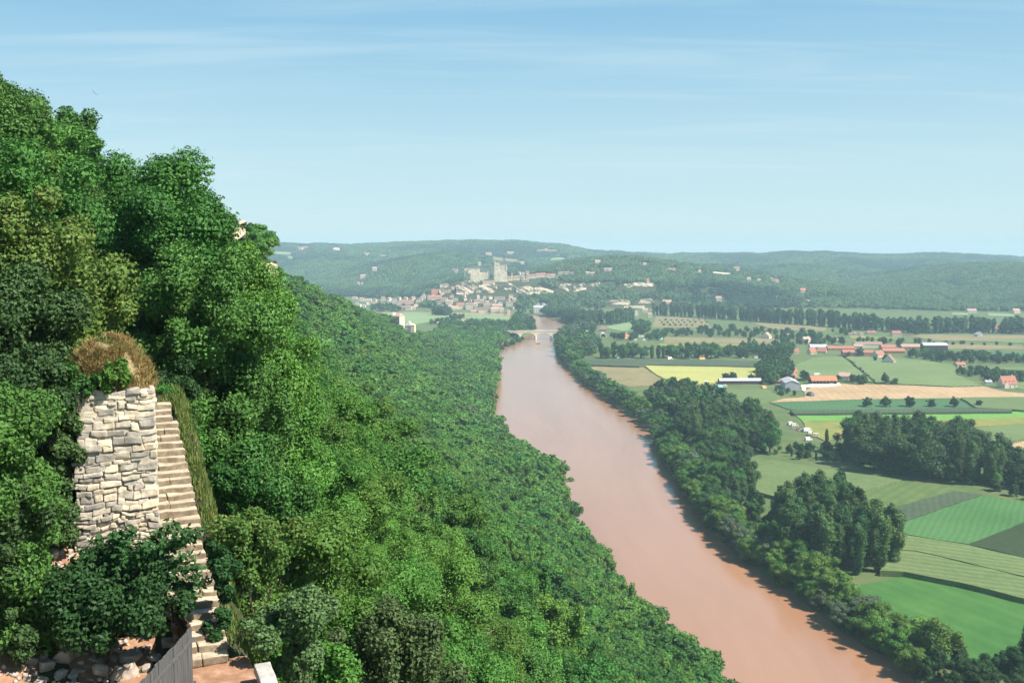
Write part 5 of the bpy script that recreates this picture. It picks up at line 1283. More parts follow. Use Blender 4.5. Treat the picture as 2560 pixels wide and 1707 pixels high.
belt([(1585, 820), (1625, 825), (1640, 835), (1590, 838)], 16, 14, 20, [BL, GR], 'garden_tree', '~ big tree between the pale meadow and the orchard', '~ trees between meadow and orchard')
for r_, (ya, n) in enumerate(((803, 9), (809, 9), (816, 6))):
    for i in range(n):
        px = 1650 + i * 14 + r_ * 5; p = at_z(px, ya, 2)
        one(p.x, p.y, RND.uniform(3.5, 5.5), [('oak', F_OAK, 'small round'), ('oak', F_DARK, 'small dark')], 'orchard_tree', '~ orchard tree standing in the tan orchard', '~ trees of the orchard')
# far poplar rows
def row(P, step, h0, h1, kinds, name, label, group, rows=2, stuff=None):
    pts = [at_z(px, py, 2) for px, py in P]; L_ = resample([(p.x, p.y) for p in pts], max(2, int(sum((pts[i + 1] - pts[i]).length for i in range(len(pts) - 1)) / step)))
    for r_ in range(rows):
        for x, y in L_:
            xx, yy = x + RND.uniform(-.3, .3) * step, y + r_ * 16 + RND.uniform(-4, 4)
            if free(xx, yy, 1) and stuff: STUFF.setdefault(stuff, []).append((xx, yy, RND.uniform(h0, h1), RND.choice(kinds)))
            elif free(xx, yy, 1): one(xx, yy, RND.uniform(h0, h1), kinds, name, label, group, 600, (1.15, 1.5))
row([(1640, 788), (1780, 796), (1920, 806)], 12, 21, 29, [POB, PO], 'poplar_tree', '~ poplar of the long far row behind the orchard', '~ poplars of the far middle row', stuff='far_poplar_wood')
row([(1920, 806), (2094, 819), (2180, 826)], 12, 22, 30, [POB, PO], 'poplar_tree', '~ poplar of the far row behind the tan field', '~ poplars of the far right row', stuff='far_poplar_wood')
row([(2180, 826), (2300, 834), (2400, 833), (2600, 835)], 14, 19, 28, [POB, PO, BL], 'poplar_tree', '~ tree of the far row behind the right dry pasture', '~ trees of the far right row', 3, 'far_poplar_wood')
row([(1490, 812), (1530, 812), (1582, 803)], 10, 21, 28, [POB, PO], 'poplar_tree', '~ poplar of the far clump right of the river bend', '~ poplars right of the river bend')
row([(1395, 800), (1420, 803), (1445, 812), (1480, 818)], 11, 16, 24, [BL, DK, POB], 'riverside_tree', '~ tree of the dark wood on the outer river bend', '~ trees of the outer river bend', 4, 'river_bend_wood')
row([(1372, 790), (1440, 796), (1500, 802)], 14, 15, 22, [BL, GR], 'riverside_tree', '~ tree of the wood behind the outer river bend', '~ trees behind the outer river bend', 3, 'river_bend_wood')
# left bank floodplain and river bend
belt([(1275, 858), (1320, 842), (1366, 824), (1362, 806), (1330, 798), (1284, 800), (1284, 822), (1250, 845)], 15, 13, 19, [GR, BL, WI, GR], 'bank_tree', '~ tree massed on the left bank behind the bridge', '~ trees on the left bank by the bridge', pad=3)
belt([(1100, 820), (1280, 815), (1250, 860), (1235, 905), (1150, 905), (1120, 850)], 14, 12, 18, [GR, BL, GR, BRI], 'riverside_tree', '~ tree in the flat wood on the left bank before the bridge', '~ trees of the left bank wood', pad=2, stuff='left_bank_wood')
belt([(1085, 788), (1130, 790), (1130, 784), (1090, 783)], 9, 14, 20, [BL, DK], 'field_tree', '~ tree of the big round clump below the red roofed village', '~ trees of the round clump below the village')
belt([(1010, 782), (1330, 786), (1370, 782), (1370, 779), (1200, 778), (1010, 777)], 17, 6, 10, [BL, GR], 'field_tree', '~ tree of the low line between fields and village', '~ trees between fields and village', pad=1)
belt([(930, 780), (1010, 780), (1010, 772), (930, 768)], 15, 8, 13, [BL, GR], 'field_tree', '~ tree below the left roadside row of houses', '~ trees below the roadside row', pad=1)
belt([(1140, 792), (1170, 795), (1120, 806), (1060, 814)], 16, 7, 11, [GR, BL], 'field_tree', '~ tree along the edge of the pale fields in the bend', '~ trees along the pale fields')
# village and hillside trees in front of and between the houses
def hill_tree(px, py, h, k, label, group):
    g = hit(px, py, 0, 1900)
    if g is None or not free(g.x, g.y, 1): return
    one(g.x, g.y, h, [k], 'village_tree', label, group, 0, (1.0, 1.3))
for i in range(130):
    px, py = RND.uniform(1085, 1300), RND.uniform(737, 778)
    if any(x0 - 3 < px < x1 + 3 and y0 - 1 < py < y1 + 7 for x0, y0, x1, y1 in CLEAR): continue
    hill_tree(px, py, RND.uniform(6, 11), RND.choice([BL, GR, DK]), 'tree between the houses of the village under the cliff', 'trees between the village houses')
for i in range(90):
    px, py = RND.uniform(1280, 1640), RND.uniform(736, 772)
    if any(x0 - 3 < px < x1 + 3 and y0 - 1 < py < y1 + 9 for x0, y0, x1, y1 in CLEAR): continue
    hill_tree(px, py, RND.uniform(8, 13), RND.choice([BL, GR, GR]), 'tree on the wooded slope below the right hand cliffs', 'trees below the right hand cliffs')
for i in range(40):
    px, py = RND.uniform(1199, 1236), RND.uniform(692, 706)
    hill_tree(px, py, RND.uniform(7, 12), RND.choice([BL, DK]), 'tree between the castle hall and the keep', 'trees between castle hall and keep') if i < 12 else None

LBL = {'left_bank_wood': 'flat riverside wood on the left bank before the bridge', 'river_bend_wood': 'dark wood closing the view where the river bends', 'far_poplar_wood': 'long far belt of poplars at the foot of the right hills'}
for nm, L_ in STUFF.items():
    ks = sorted(set((k[0], k[1].name) for *_, k in L_)); S_ = []
    for kd, mn in ks:
        for v_ in (0, 1, 2): S_.append((kd, mn, source(crown_variant(kd, 'low', v_, bpy.data.materials[mn]))))
    A_ = np.array([(x, y, h) for x, y, h, k in L_]); pid = []
    for x, y, h, k in L_: c_ = [q for q, s_ in enumerate(S_) if s_[0] == k[0] and s_[1] == k[1].name]; pid.append(RND.choice(c_))
    nom = np.array([SPEC[k[0]][1] for *_, k in L_]); s_ = A_[:, 2] / nom; n_ = len(A_); wd_ = np.random.default_rng(3).uniform(1.0, 1.35, n_)
    scatter(nm, np.stack([A_[:, 0], A_[:, 1], hz(A_[:, 0], A_[:, 1]) - .3], 1), np.stack([s_ * wd_, s_ * wd_, s_], 1), np.stack([0 * s_, 0 * s_, np.random.default_rng(4).uniform(0, 6.28, n_)], 1), pid, [q[2] for q in S_], LBL[nm], 'wood')
# ------------------------------------------------------------------ vehicles, tents, boats, bird
def paint(name, col, rough=.35):
    m, t, b = pbsdf(name, rough, .4)
    f = noise_tex(t, 1.5, 4); t.links.new(ramp(t, f, [(0.3, tuple(c * .88 for c in col)), (0.7, col)]), b.inputs['Base Color']); return m
V_WHITE = paint('white_bodywork', (0.82, 0.81, 0.78)); V_RED = paint('red_bodywork', (0.55, 0.05, 0.06)); V_PINK = paint('pink_bodywork', (0.62, 0.12, 0.22)); V_CREAM = paint('cream_bodywork', (0.78, 0.70, 0.52))
V_DARK = paint('dark_bodywork', (0.05, 0.05, 0.07)); V_CYAN = paint('turquoise_canvas', (0.25, 0.66, 0.72), .8); V_ORG = paint('orange_canvas', (0.80, 0.30, 0.10), .8); V_TYRE = paint('tyre_rubber', (0.03, 0.03, 0.03), .8); V_BROWN = paint('brown_bodywork', (0.25, 0.09, 0.06))
def wheels(o, xs_, w2, r=.33):
    for x in xs_:
        for s in (-1, 1):
            mb = MB(); n = 12
            mb.tube([(x, s * w2 - .1, r), (x, s * w2 + .1, r)], [r, r], n); mb.build('wheel', V_TYRE, o)
def profile_body(prof, w2, mat, name, o, taper=.9):
    """side outline (x, z) swept across the width, narrowing a little towards the roof"""
    n = len(prof); zmax = max(p[1] for p in prof); mb = MB(); V = []
    for s in (-1, 1):
        V += [(x, s * w2 * (1 - (1 - taper) * max(0, (z - .9) / max(zmax - .9, .1))), z) for x, z in prof]
    mb.add(V, [tuple(range(n)), tuple(range(n, 2 * n))[::-1]] + [((i + 1) % n, i, n + i, n + (i + 1) % n) for i in range(n)])
    return mb.build(name, mat, o)
def van(px, py, rz, mat, label, L=5.2, h=2.5, z=2.0, group=None):
    p = at_z(px, py, z); o = empty('camper_van', (p.x, p.y, z), rz, label, 'van', group)
    profile_body([(-L / 2, .35), (L / 2, .35), (L / 2, 1.0), (L / 2 - .7, 1.25), (L / 2 - 1.3, h - .35), (L / 2 - 1.7, h), (-L / 2 + .1, h), (-L / 2, h - .2)], .98, mat, 'body', o, .93)
    for s in (-1, 1):
        mb = MB(); y = s * .955; mb.add([(L / 2 - 1.25, y, 1.3), (L / 2 - 1.5, y * .975, 1.95), (L / 2 - 2.2, y * .975, 1.95), (L / 2 - 2.2, y, 1.3), (L / 2 - 1.25, y * 1.02, 1.3), (L / 2 - 1.5, y * .995, 1.95), (L / 2 - 2.2, y * .995, 1.95), (L / 2 - 2.2, y * 1.02, 1.3)], [(0, 1, 2, 3), (7, 6, 5, 4), (0, 4, 5, 1), (1, 5, 6, 2), (2, 6, 7, 3), (3, 7, 4, 0)]); mb.build('side_window', M_GLASS, o)
    mb = MB(); mb.add([(L / 2 - .66, -.8, 1.3), (L / 2 - .66, .8, 1.3), (L / 2 - 1.22, .76, h - .42), (L / 2 - 1.22, -.76, h - .42), (L / 2 - .70, -.8, 1.28), (L / 2 - .70, .8, 1.28), (L / 2 - 1.27, .76, h - .42), (L / 2 - 1.27, -.76, h - .42)], [(0, 1, 2, 3), (7, 6, 5, 4), (0, 4, 5, 1), (1, 5, 6, 2), (2, 6, 7, 3), (3, 7, 4, 0)]); mb.build('windscreen', M_GLASS, o)
    wheels(o, (-L / 2 + 1.0, L / 2 - 1.0), .9); return o
def car(px, py, rz, mat, label, z=2.0, group=None):
    p = at_z(px, py, z); o = empty('parked_car', (p.x, p.y, z), rz, label, 'car', group)
    profile_body([(-2.0, .35), (2.0, .35), (2.05, .72), (1.2, .88), (-1.7, .92), (-2.05, .8)], .82, mat, 'body', o, 1)
    profile_body([(1.15, .89), (.45, 1.38), (-1.1, 1.42), (-1.75, .93)], .74, M_GLASS, 'cabin_glass', o, .85)
    mb = MB(); mb.add([(.42, -.6, 1.385), (.42, .6, 1.385), (-1.08, .6, 1.425), (-1.08, -.6, 1.425), (.42, -.6, 1.44), (.42, .6, 1.44), (-1.08, .6, 1.48), (-1.08, -.6, 1.48)], [(3, 2, 1, 0), (4, 5, 6, 7), (0, 1, 5, 4), (1, 2, 6, 5), (2, 3, 7, 6), (3, 0, 4, 7)]); mb.build('roof', mat, o)
    wheels(o, (-1.25, 1.25), .74, .3); return o
def caravan(px, py, rz, mat, label, z=2.0, L=4.6, group=None):
    p = at_z(px, py, z); o = empty('caravan', (p.x, p.y, z), rz, label, 'caravan', group)
    profile_body([(-L / 2 + .3, .45), (L / 2 - .3, .45), (L / 2, 1.1), (L / 2 - .25, 2.1), (L / 2 - .6, 2.5), (-L / 2 + .6, 2.5), (-L / 2 + .2, 2.1), (-L / 2, 1.1)], 1.05, mat, 'body', o, .95)
    for s in (-1, 1):
        for x in (-1.1, .9): mb = MB(); mb.box(x - .5, s * 1.04 - .03, 1.35, x + .5, s * 1.04 + .03, 1.95); mb.build('window', M_GLASS, o)
    wheels(o, (0,), .95); mb = MB(); mb.tube([(L / 2 - .2, 0, .5), (L / 2 + 1.1, 0, .5)], [.06, .05], 6); mb.build('drawbar', V_TYRE, o); return o
def tent(px, py, rz, mat, label, z=2.0, L=4.5, h=2.2, group=None):
    p = at_z(px, py, z); o = empty('tent', (p.x, p.y, z), rz, label, 'tent', group)
    mb = MB(); w_ = 1.8
    mb.add([(-L / 2, -w_, 0), (L / 2, -w_, 0), (L / 2, w_, 0), (-L / 2, w_, 0), (-L / 2 + .1, 0, h), (L / 2 - .3, 0, h), (L / 2, -w_ * .96, .6), (-L / 2, -w_ * .96, .6), (L / 2, w_ * .96, .6), (-L / 2, w_ * .96, .6)],
           [(0, 1, 6, 7), (7, 6, 5, 4), (3, 9, 8, 2), (9, 4, 5, 8), (0, 7, 4, 9, 3), (1, 2, 8, 5, 6)]); mb.build('canvas', mat, o)
    mb = MB(); mb.add([(L / 2 + .02, -.5, 0), (L / 2 + .02, .5, 0), (L / 2 - .22, 0, h * .8), (L / 2 - .06, -.5, 0), (L / 2 - .06, .5, 0), (L / 2 - .3, 0, h * .8)], [(0, 1, 2), (5, 4, 3), (0, 3, 4, 1), (1, 4, 5, 2), (2, 5, 3, 0)]); mb.build('door_flap', V_DARK, o); return o
van(1976, 1062, .6, V_WHITE, 'leftmost white camper van in the group by the dark trees')
van(1987, 1066, .1, V_CREAM, 'cream camper van right behind the leftmost white one')
car(1996, 1076, .4, V_PINK, 'pinkish red car parked among the white vans')
car(2004, 1078, .2, V_WHITE, 'white car just right of the pinkish red one')
van(2019, 1079, .15, V_WHITE, 'biggest white van in the parked group', 6.4, 2.9)
caravan(2025, 1088, 1.2, V_CREAM, 'cream caravan with dark window below the biggest white van')
car(2024, 1094, .2, V_BROWN, 'dark brown car between the caravan and the lowest white van')
van(2021, 1101, .3, V_WHITE, 'lowest white van half hidden by dark tree tops')
caravan(2040, 1092, -.1, V_CREAM, 'cream caravan standing apart at the right of the vans')
car(1982, 1072, .3, paint('lilac_bodywork', (.45, .38, .52)), 'lilac grey car below the cream camper van')
CAMP = 'holiday vehicles and tents on the campsite'
caravan(1764, 958, .8, V_WHITE, 'upper white caravan left of the long low shed')
caravan(1769, 966, .2, V_CREAM, 'lower cream caravan left of the long low shed')
caravan(1812, 968, 0, V_CREAM, 'cream caravan in front of the long low shed')
tent(1800, 968, .1, V_CYAN, 'turquoise tent beside the cream caravan at the long shed')
tent(1909, 970, .5, V_ORG, 'orange tent right of the long low shed')
caravan(1546, 896, .1, V_WHITE, 'white caravan at the left foot of the campsite tree row')
caravan(1556, 886, .2, V_CREAM, 'grey white caravan in the shade of the campsite row')
tent(1674, 898, .4, V_WHITE, 'white tent beneath the middle of the campsite row', L=5.5, h=2.6)
tent(1679, 899, 1.2, V_ORG, 'orange awning leaning on the white campsite tent', L=3, h=2.0)
tent(1755, 899, .2, V_ORG, 'wide orange tent at the edge of the maize strip', L=7, h=2.8)
car(1858, 896, .1, V_WHITE, 'white car parked under the right campsite trees')
caravan(1890, 896, 0, V_WHITE, 'white caravan under the right campsite trees')
tent(1918, 899, .3, V_ORG, 'small orange tent right of the last white caravan')
tent(1492, 860, .2, V_WHITE, 'big white marquee by the tree clump after the bridge', L=8, h=4.2)
tent(1494, 850, 1.0, V_WHITE, 'upper white tent behind the big white marquee', L=6, h=4)
tent(1489, 872, .3, V_WHITE, 'small white tent below the big marquee', L=4, h=2.6)
caravan(1588, 852, .1, V_WHITE, 'white caravan first in the line behind the campsite row', group=None)
caravan(1610, 852, .2, V_WHITE, 'white caravan second in the line behind the campsite row')
tent(1651, 848, .1, V_CYAN, 'pale turquoise tent at the edge of the tan pasture', L=6, h=2.6)
caravan(1541, 850, .1, V_CREAM, 'yellowish caravan behind the campsite row', group=None)
caravan(1603, 843, 0, V_WHITE, 'long white mobile home behind the campsite', L=8)
van(2043, 940, .1, V_WHITE, 'white lorry parked behind the orange roofed barn', 7.5, 3.2)
# arched white hangar
p = at_z(1508, 842, 2); k = p.y / FPX; ah = empty('arched_hangar', (p.x, p.y, 2), 0, 'white arched hangar open to the front by the river wood', 'hangar')
r1, r0 = 8.6 * k, 6.6 * k
mb = MB(); n = 18
ring = lambda r, y: [(r * math.cos(math.pi * i / n), y, r * 1.15 * math.sin(math.pi * i / n)) for i in range(n + 1)]
A_, B_, C_, D_ = ring(r1, -1), ring(r0, -1), ring(r1, 14), ring(r0, 14); m_ = n + 1
mb.add(A_ + B_ + C_ + D_, [(i, i + 1, m_ + i + 1, m_ + i) for i in range(n)] + [(2 * m_ + i + 1, 2 * m_ + i, 3 * m_ + i, 3 * m_ + i + 1) for i in range(n)] + [(i + 1, i, 2 * m_ + i, 2 * m_ + i + 1) for i in range(n)] + [(m_ + i, m_ + i + 1, 3 * m_ + i + 1, 3 * m_ + i) for i in range(n)])
mb.build('shell', M_WHITE, ah)
mb = MB(); mb.box(-r0 * .95, 13.2, -.5, r0 * .95, 13.4, r0 * .9); mb.build('back_wall', pbsdf('dull_green_panel', .8)[0], ah); MATS['dull_green_panel'].node_tree.nodes['Principled BSDF'].inputs['Base Color'].default_value = (.12, .2, .12, 1)
# silage heap under a black sheet, hay bales
p = at_z(2025, 989, 2); k = p.y / FPX
mb = MB(); iv, if_ = ico(3)
V = [(x * 10.5 * k, y * 5, max(z, -.1) * 10.5 * k * (1 + .08 * noise.noise(Vector((x * 2, y * 2, z * 2))))) for x, y, z in iv.tolist()]
mb.add(V, [tuple(f) for f in if_.tolist()]); o = mb.build('silage_heap', mottled('black_sheet', [(0.3, (.03, .03, .045)), (.7, (.06, .06, .085))], .6, rough=.5, spec=.5)); o.location = (p.x, p.y, 2)
tag(o, 'rounded heap under a black sheet on the stubble field corner', 'silage heap')
for px, py, wd in ((2526, 1109, 'upper'), (2526, 1129, 'lower')):
    p = at_z(px, py, 2.2); mb = MB(); mb.tube([(-.75, 0, .9), (-.72, 0, .9), (.72, 0, .9), (.75, 0, .9)], [.82, .9, .9, .82], 18)
    o = mb.build('hay_bale', mottled('old_straw', [(.3, (.20, .12, .06)), (.7, (.32, .2, .1))], 4, bmp=.4) if 'old_straw' not in MATS else MATS['old_straw']); o.location = (p.x, p.y, 2.2); o.rotation_euler = (0, 0, .5)
    tag(o, wd + ' one of two brown bales on the right hand stubble', 'bale', 'bales on the stubble field')
# boat, canoes
def hull(name, px, py, L, w_, h, rz, mat, label, cat, cabin=None):
    p = at_z(px, py, 0); o = empty(name, (p.x, p.y, 0.02), rz, label, cat)
    mb = MB(); ns = 10; V = []
    for i in range(ns + 1):
        t_ = i / ns; b_ = w_ / 2 * math.sin(math.pi * (0.06 + .88 * t_)) ** .6; sh_ = h * (1 + .5 * (2 * t_ - 1) ** 2); x = (t_ - .5) * L
        V += [(x, -b_, sh_), (x, -b_ * .7, -.1), (x, b_ * .7, -.1), (x, b_, sh_), (x, b_ * .86, sh_), (x, b_ * .55, .05), (x, -b_ * .55, .05), (x, -b_ * .86, sh_)]
    mb.add(V, [(i * 8 + j, i * 8 + (j + 1) % 8, i * 8 + 8 + (j + 1) % 8, i * 8 + 8 + j) for i in range(ns) for j in range(8)] + [tuple(range(8))[::-1], tuple(ns * 8 + j for j in range(8))])
    mb.build('hull', mat, o)
    if cabin:
        mb = MB(); mb.box(-L * .2, -w_ * .36, h + 1.2, L * .25, w_ * .36, h + 1.3); mb.build('awning', cabin, o)
        for x in (-L * .18, L * .23):
            for s in (-1, 1): mb = MB(); mb.tube([(x, s * w_ * .33, h * .4), (x, s * w_ * .33, h + 1.2)], [.04, .04], 5); mb.build('post', V_DARK, o)
    else:
        mb = MB(); mb.box(-.25, -w_ * .3, h * .5, .15, w_ * .3, h * .62); mb.build('seat', V_DARK, o)
    return o
hull('river_boat', 1345, 859, 7, 2.3, .7, .25, V_BROWN, 'flat brown boat with an awning just below the bridge', 'boat', V_CREAM)
# soaring bird
p = at_y(236, 233, 95); mb = MB()
sp = .78
mb.tube([(0, -.32, 0), (0, -.22, .03), (0, 0, .05), (0, .22, .02), (0, .42, 0)], [.02, .06, .085, .05, .015], 8)
bd = mb.mesh('body', V_DARK, True); sp_ = .62
bo = empty('bird', p, .5, 'small dark bird gliding in the open sky above the hill', 'bird'); bo.rotation_euler = (.25, .75, .5); bo.scale = (.42, .42, .42)
link('body', bd, bo)
for s in (-1, 1):
    mb = MB(); pr = [(0, .14, .05), (.3, .18, .12), (.6, .08, .17), (sp, -.08, .16), (.6, -.12, .16), (.3, -.12, .11), (0, -.14, .05)]
    mb.add([(s * x, y, z + .012) for x, y, z in pr] + [(s * x, y, z - .012) for x, y, z in pr], [tuple(range(7)) if s < 0 else tuple(range(7))[::-1], tuple(range(7, 14))[::-1] if s < 0 else tuple(range(7, 14))] + [(i, (i + 1) % 7, 7 + (i + 1) % 7, 7 + i) for i in range(7)])
    mb.build('wing', V_DARK, bo)
mb = MB(); mb.add([(-.05, -.28, .012), (.05, -.28, .012), (.12, -.52, .012), (-.12, -.52, .012), (-.05, -.28, -.01), (.05, -.28, -.01), (.12, -.52, -.01), (-.12, -.52, -.01)], [(3, 2, 1, 0), (4, 5, 6, 7), (0, 1, 5, 4), (1, 2, 6, 5), (2, 3, 7, 6), (3, 0, 4, 7)]); mb.build('tail', V_DARK, bo)
# ------------------------------------------------------------------ foreground: stair flight, ruined wall, rubble, fence, shrubs
frng = random.Random(3)
def rockify(bm_co, seed, amp, fr):
    return [tuple(Vector(p) + Vector((noise.noise(Vector(p) * fr + Vector((seed, 0, 0))), noise.noise(Vector(p) * fr + Vector((0, seed, 7))), noise.noise(Vector(p) * fr + Vector((3, 0, seed))))) * amp) for p in bm_co]
def rough_block(mb, fr, x0, y0, z0, x1, y1, z1, seed, amp=.03, seg=.16, rnd=.05):
    """stone block in a local frame fr(x,y,z)->world; worn edges, knocked faces"""
    bm = bmesh.new(); bmesh.ops.create_cube(bm, size=1)
    sx, sy, sz = x1 - x0, y1 - y0, z1 - z0
    for v in bm.verts: v.co = Vector((v.co.x * sx, v.co.y * sy, v.co.z * sz))
    cuts = min(7, max(1, int(max(sx, sz) / seg)))
    bmesh.ops.bevel(bm, geom=bm.edges[:], offset=min(rnd, sx * .3, sy * .3, sz * .3), segments=2, affect='EDGES', profile=.6)
    long_e = [e for e in bm.edges if e.calc_length() > seg * 1.3]
    if long_e: bmesh.ops.subdivide_edges(bm, edges=long_e, cuts=min(5, cuts), use_grid_fill=True)
    bm.verts.index_update()
    c = Vector(((x0 + x1) / 2, (y0 + y1) / 2, (z0 + z1) / 2))
    V = []
    for v in bm.verts:
        p = v.co + c; q = p * 2.3 + Vector((seed * 1.7, seed * .9, seed * .3)); q2 = p * 7 + Vector((seed, 0, 0))
        d = Vector((noise.noise(q), noise.noise(q + Vector((9, 0, 0))), noise.noise(q + Vector((0, 9, 0))))) * amp + Vector((noise.noise(q2), noise.noise(q2 + Vector((5, 0, 0))), noise.noise(q2 + Vector((0, 5, 0))))) * amp * .45
        V.append(fr(*(p + d)))
    mb.add(V, [tuple(v.index for v in f.verts) for f in bm.faces]); bm.free()
# stone materials
def stone_mat(name, lo, mid, hi, scale, stain=(0.20, 0.19, 0.18), st_amt=.5, var=True):
    m, t, b = pbsdf(name, .92, .15)
    f1 = noise_tex(t, scale, 8, .7); f2 = noise_tex(t, scale * .35, 5, .6); f3 = noise_tex(t, scale * 9, 4, .7)
    c = ramp(t, f1, [(.3, lo), (.52, mid), (.72, hi)])
    c = mixc(t, math_node(t, 'MULTIPLY', ramp(t, f2, [(.46, (0, 0, 0)), (.66, (1, 1, 1))]), st_amt), c, stain)
    if var:
        at = N(t, 'ShaderNodeAttribute', attribute_name='v')
        hs = N(t, 'ShaderNodeHueSaturation'); t.links.new(c, hs.inputs['Color'])
        t.links.new(math_node(t, 'ADD', math_node(t, 'MULTIPLY', at.outputs['Fac'], .75), .52), hs.inputs['Value']); t.links.new(math_node(t, 'ADD', math_node(t, 'MULTIPLY', at.outputs['Fac'], .5), .7), hs.inputs['Saturation']); c = hs.outputs[0]
    t.links.new(c, b.inputs['Base Color'])
    h = math_node(t, 'ADD', f1, math_node(t, 'MULTIPLY', f3, .4)); bump(t, b, h, .7, .04)
    return m
M_WALL = stone_mat('pale_rubble_stone', (.36, .29, .21), (.58, .49, .37), (.74, .66, .53), 4.2, (.27, .26, .245), .75)
M_STEP = stone_mat('worn_step_stone', (.34, .275, .19), (.50, .42, .30), (.64, .55, .41), 5.0, (.24, .20, .15), .6, False)
t = M_STEP.node_tree; b = t.nodes['Principled BSDF']; src_ = b.inputs['Base Color'].links[0].from_socket     # lit treads and shaded risers put into the colour by face normal
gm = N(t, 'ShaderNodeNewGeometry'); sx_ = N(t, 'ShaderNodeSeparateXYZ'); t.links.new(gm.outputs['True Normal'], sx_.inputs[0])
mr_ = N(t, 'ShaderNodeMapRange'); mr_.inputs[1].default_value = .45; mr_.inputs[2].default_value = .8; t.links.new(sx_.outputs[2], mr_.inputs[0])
riser_shade = ramp(t, noise_tex(t, 4.0, 6, .7), [(.3, (.13, .10, .07)), (.55, (.25, .195, .135)), (.75, (.36, .295, .215))])
t.links.new(mixc(t, mr_.outputs[0], riser_shade, src_), b.inputs['Base Color'])
M_COPE = stone_mat('grey_coping_stone', (.34, .31, .27), (.46, .43, .38), (.58, .54, .48), 3, (.22, .21, .2), .5, False)
M_ROCK = stone_mat('scree_stone', (.30, .25, .20), (.46, .39, .32), (.62, .55, .46), 2.2, (.20, .18, .16), .5, False)
M_MORT = mottled('lime_mortar', [(.3, (.30, .25, .19)), (.7, (.52, .45, .35))], 6, bmp=.8, bdist=.03)
M_EARTH = mottled('red_earth', [(.3, (.22, .115, .065)), (.55, (.34, .19, .115)), (.75, (.46, .30, .20))], 3.0, 8, bmp=.8, bdist=.03)
def vattr(mesh_obj, vals):
    a = mesh_obj.data.attributes.new('v', 'FLOAT', 'POINT'); a.data.foreach_set('value', np.array(vals, np.float32))
# --- stairs (local frame: x to the right along the edge, y up the flight)
def sfr(x, y, z): return (ST_B.x + ST_E.x * x + ST_H.x * y, ST_B.y + ST_E.y * x + ST_H.y * y, ST_B.z + z)
NST = 31; RUN = ST_L / NST; RISE = (ST_T.z - ST_B.z) / NST
st = empty('stone_staircase', ST_B, 0, 'long worn flight of pale stone steps climbing beside the ruined wall', 'staircase')
def inv(o, parent): o.parent = parent; o.matrix_parent_inverse = Matrix.Translation(parent.location).inverted(); return o
for i in range(NST):
    y0 = i * RUN; z1 = (i + 1) * RISE - RISE * .15
    wr = frng.uniform(-.05, .04) - (.10 if i > NST - 4 else 0); xl = -1.42 if i > 9 else -1.12
    mb = MB(); x = xl
    cut = sorted([frng.uniform(xl + .35, wr - .3)]) if frng.random() < .6 else []
    for a_, b_ in zip([xl] + [c_ + .012 for c_ in cut], cut + [wr]):
        dz = frng.uniform(-.012, .012)
        rough_block(mb, sfr, a_, y0 - .03 + frng.uniform(-.02, .02), z1 - RISE - .06, b_, y0 + RUN + .08, z1 + dz, i * 3.1 + a_, amp=.030, seg=.17, rnd=.035)
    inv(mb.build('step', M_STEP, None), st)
mb = MB(); zz = -RISE * .8; n = 12
for i in range(n):
    a_, b_ = i * ST_L / n, (i + 1) * ST_L / n
    rough_block(mb, sfr, -1.40, a_, -2.0 + a_ * ST_SL, -.06, b_ + .02, a_ * ST_SL - .10, 50 + i, .05, .4, .05)
inv(mb.build('rubble_core', M_MORT, None), st)
# --- ruined wall: face runs along the step direction, corner on the left of the flight
wc = at_y(388, 1000, 25.15)
def wfr(x, y, z): return (wc.x - ST_E.x * x + ST_H.x * y, wc.y - ST_E.y * x + ST_H.y * y, z)
def wfw(x, y, z):      # the same frame with the courses running out of true
    return wfr(x + .05 * noise.noise(Vector((x * 1.4, z * 1.3, 4))), y + .05 * noise.noise(Vector((x * 1.1, z * 1.1, 14))), z + .075 * noise.noise(Vector((x * 1.5, z * .9, 24))) * min(1, (zt - z) * 3 + .2))   # x to the left, y backwards
zt = at_y(388, 972, 25.15).z; zb = at_y(388, 1385, 25.15).z - .6
wl = empty('ruined_wall', (wc.x, wc.y, zb), 0, 'ruined wall of pale rough stones standing left of the stone stairs', 'wall')
mb = MB(); vals = []; z = zb; row_i = 0
while z < zt - .02:
    low = z < zb + 1.75
    hh = min(frng.uniform(.08, .15) if low else frng.uniform(.10, .21), zt - z)
    if zt - z - hh < .1: hh = zt - z
    tt_ = (z - zb) / (zt - zb); Wd = 1.98 - .28 * max(0, tt_ - .5) / .5 + frng.uniform(-.14, .1) - (.22 if tt_ > .88 else 0)
    x = frng.uniform(-.03, .015)
    while x < Wd:
        ln = frng.uniform(.10, .32) if low else frng.uniform(.14, .48)
        if Wd - x - ln < .14: ln = Wd - x + frng.uniform(-.04, .08)
        b0 = len(mb.v); pr = frng.uniform(-.03, .03); dz_ = frng.uniform(-.035, .035); e_ = frng.uniform(-.03, .05)
        sl_ = -.06 * x if False else 0
        rough_block(mb, wfw, x + .002, pr, z + .008 + dz_, x + ln - .004 + frng.uniform(-.012, .008), .42, z + hh - .006 + dz_ + e_ * .6, row_i * 7.3 + x * 5, amp=.046 if not low else .06, seg=.11, rnd=.034)
        vals += [frng.random()] * (len(mb.v) - b0); x += ln
    z += hh; row_i += 1
o = mb.build('facing_stones', M_WALL); vattr(o, vals); inv(o, wl)
mb = MB(); rough_block(mb, wfr, .03, .07, zb - 1, 1.82, 2.6, zt - .05, 77, .05, .3, .05)
inv(mb.build('mortar_core', M_MORT), wl)
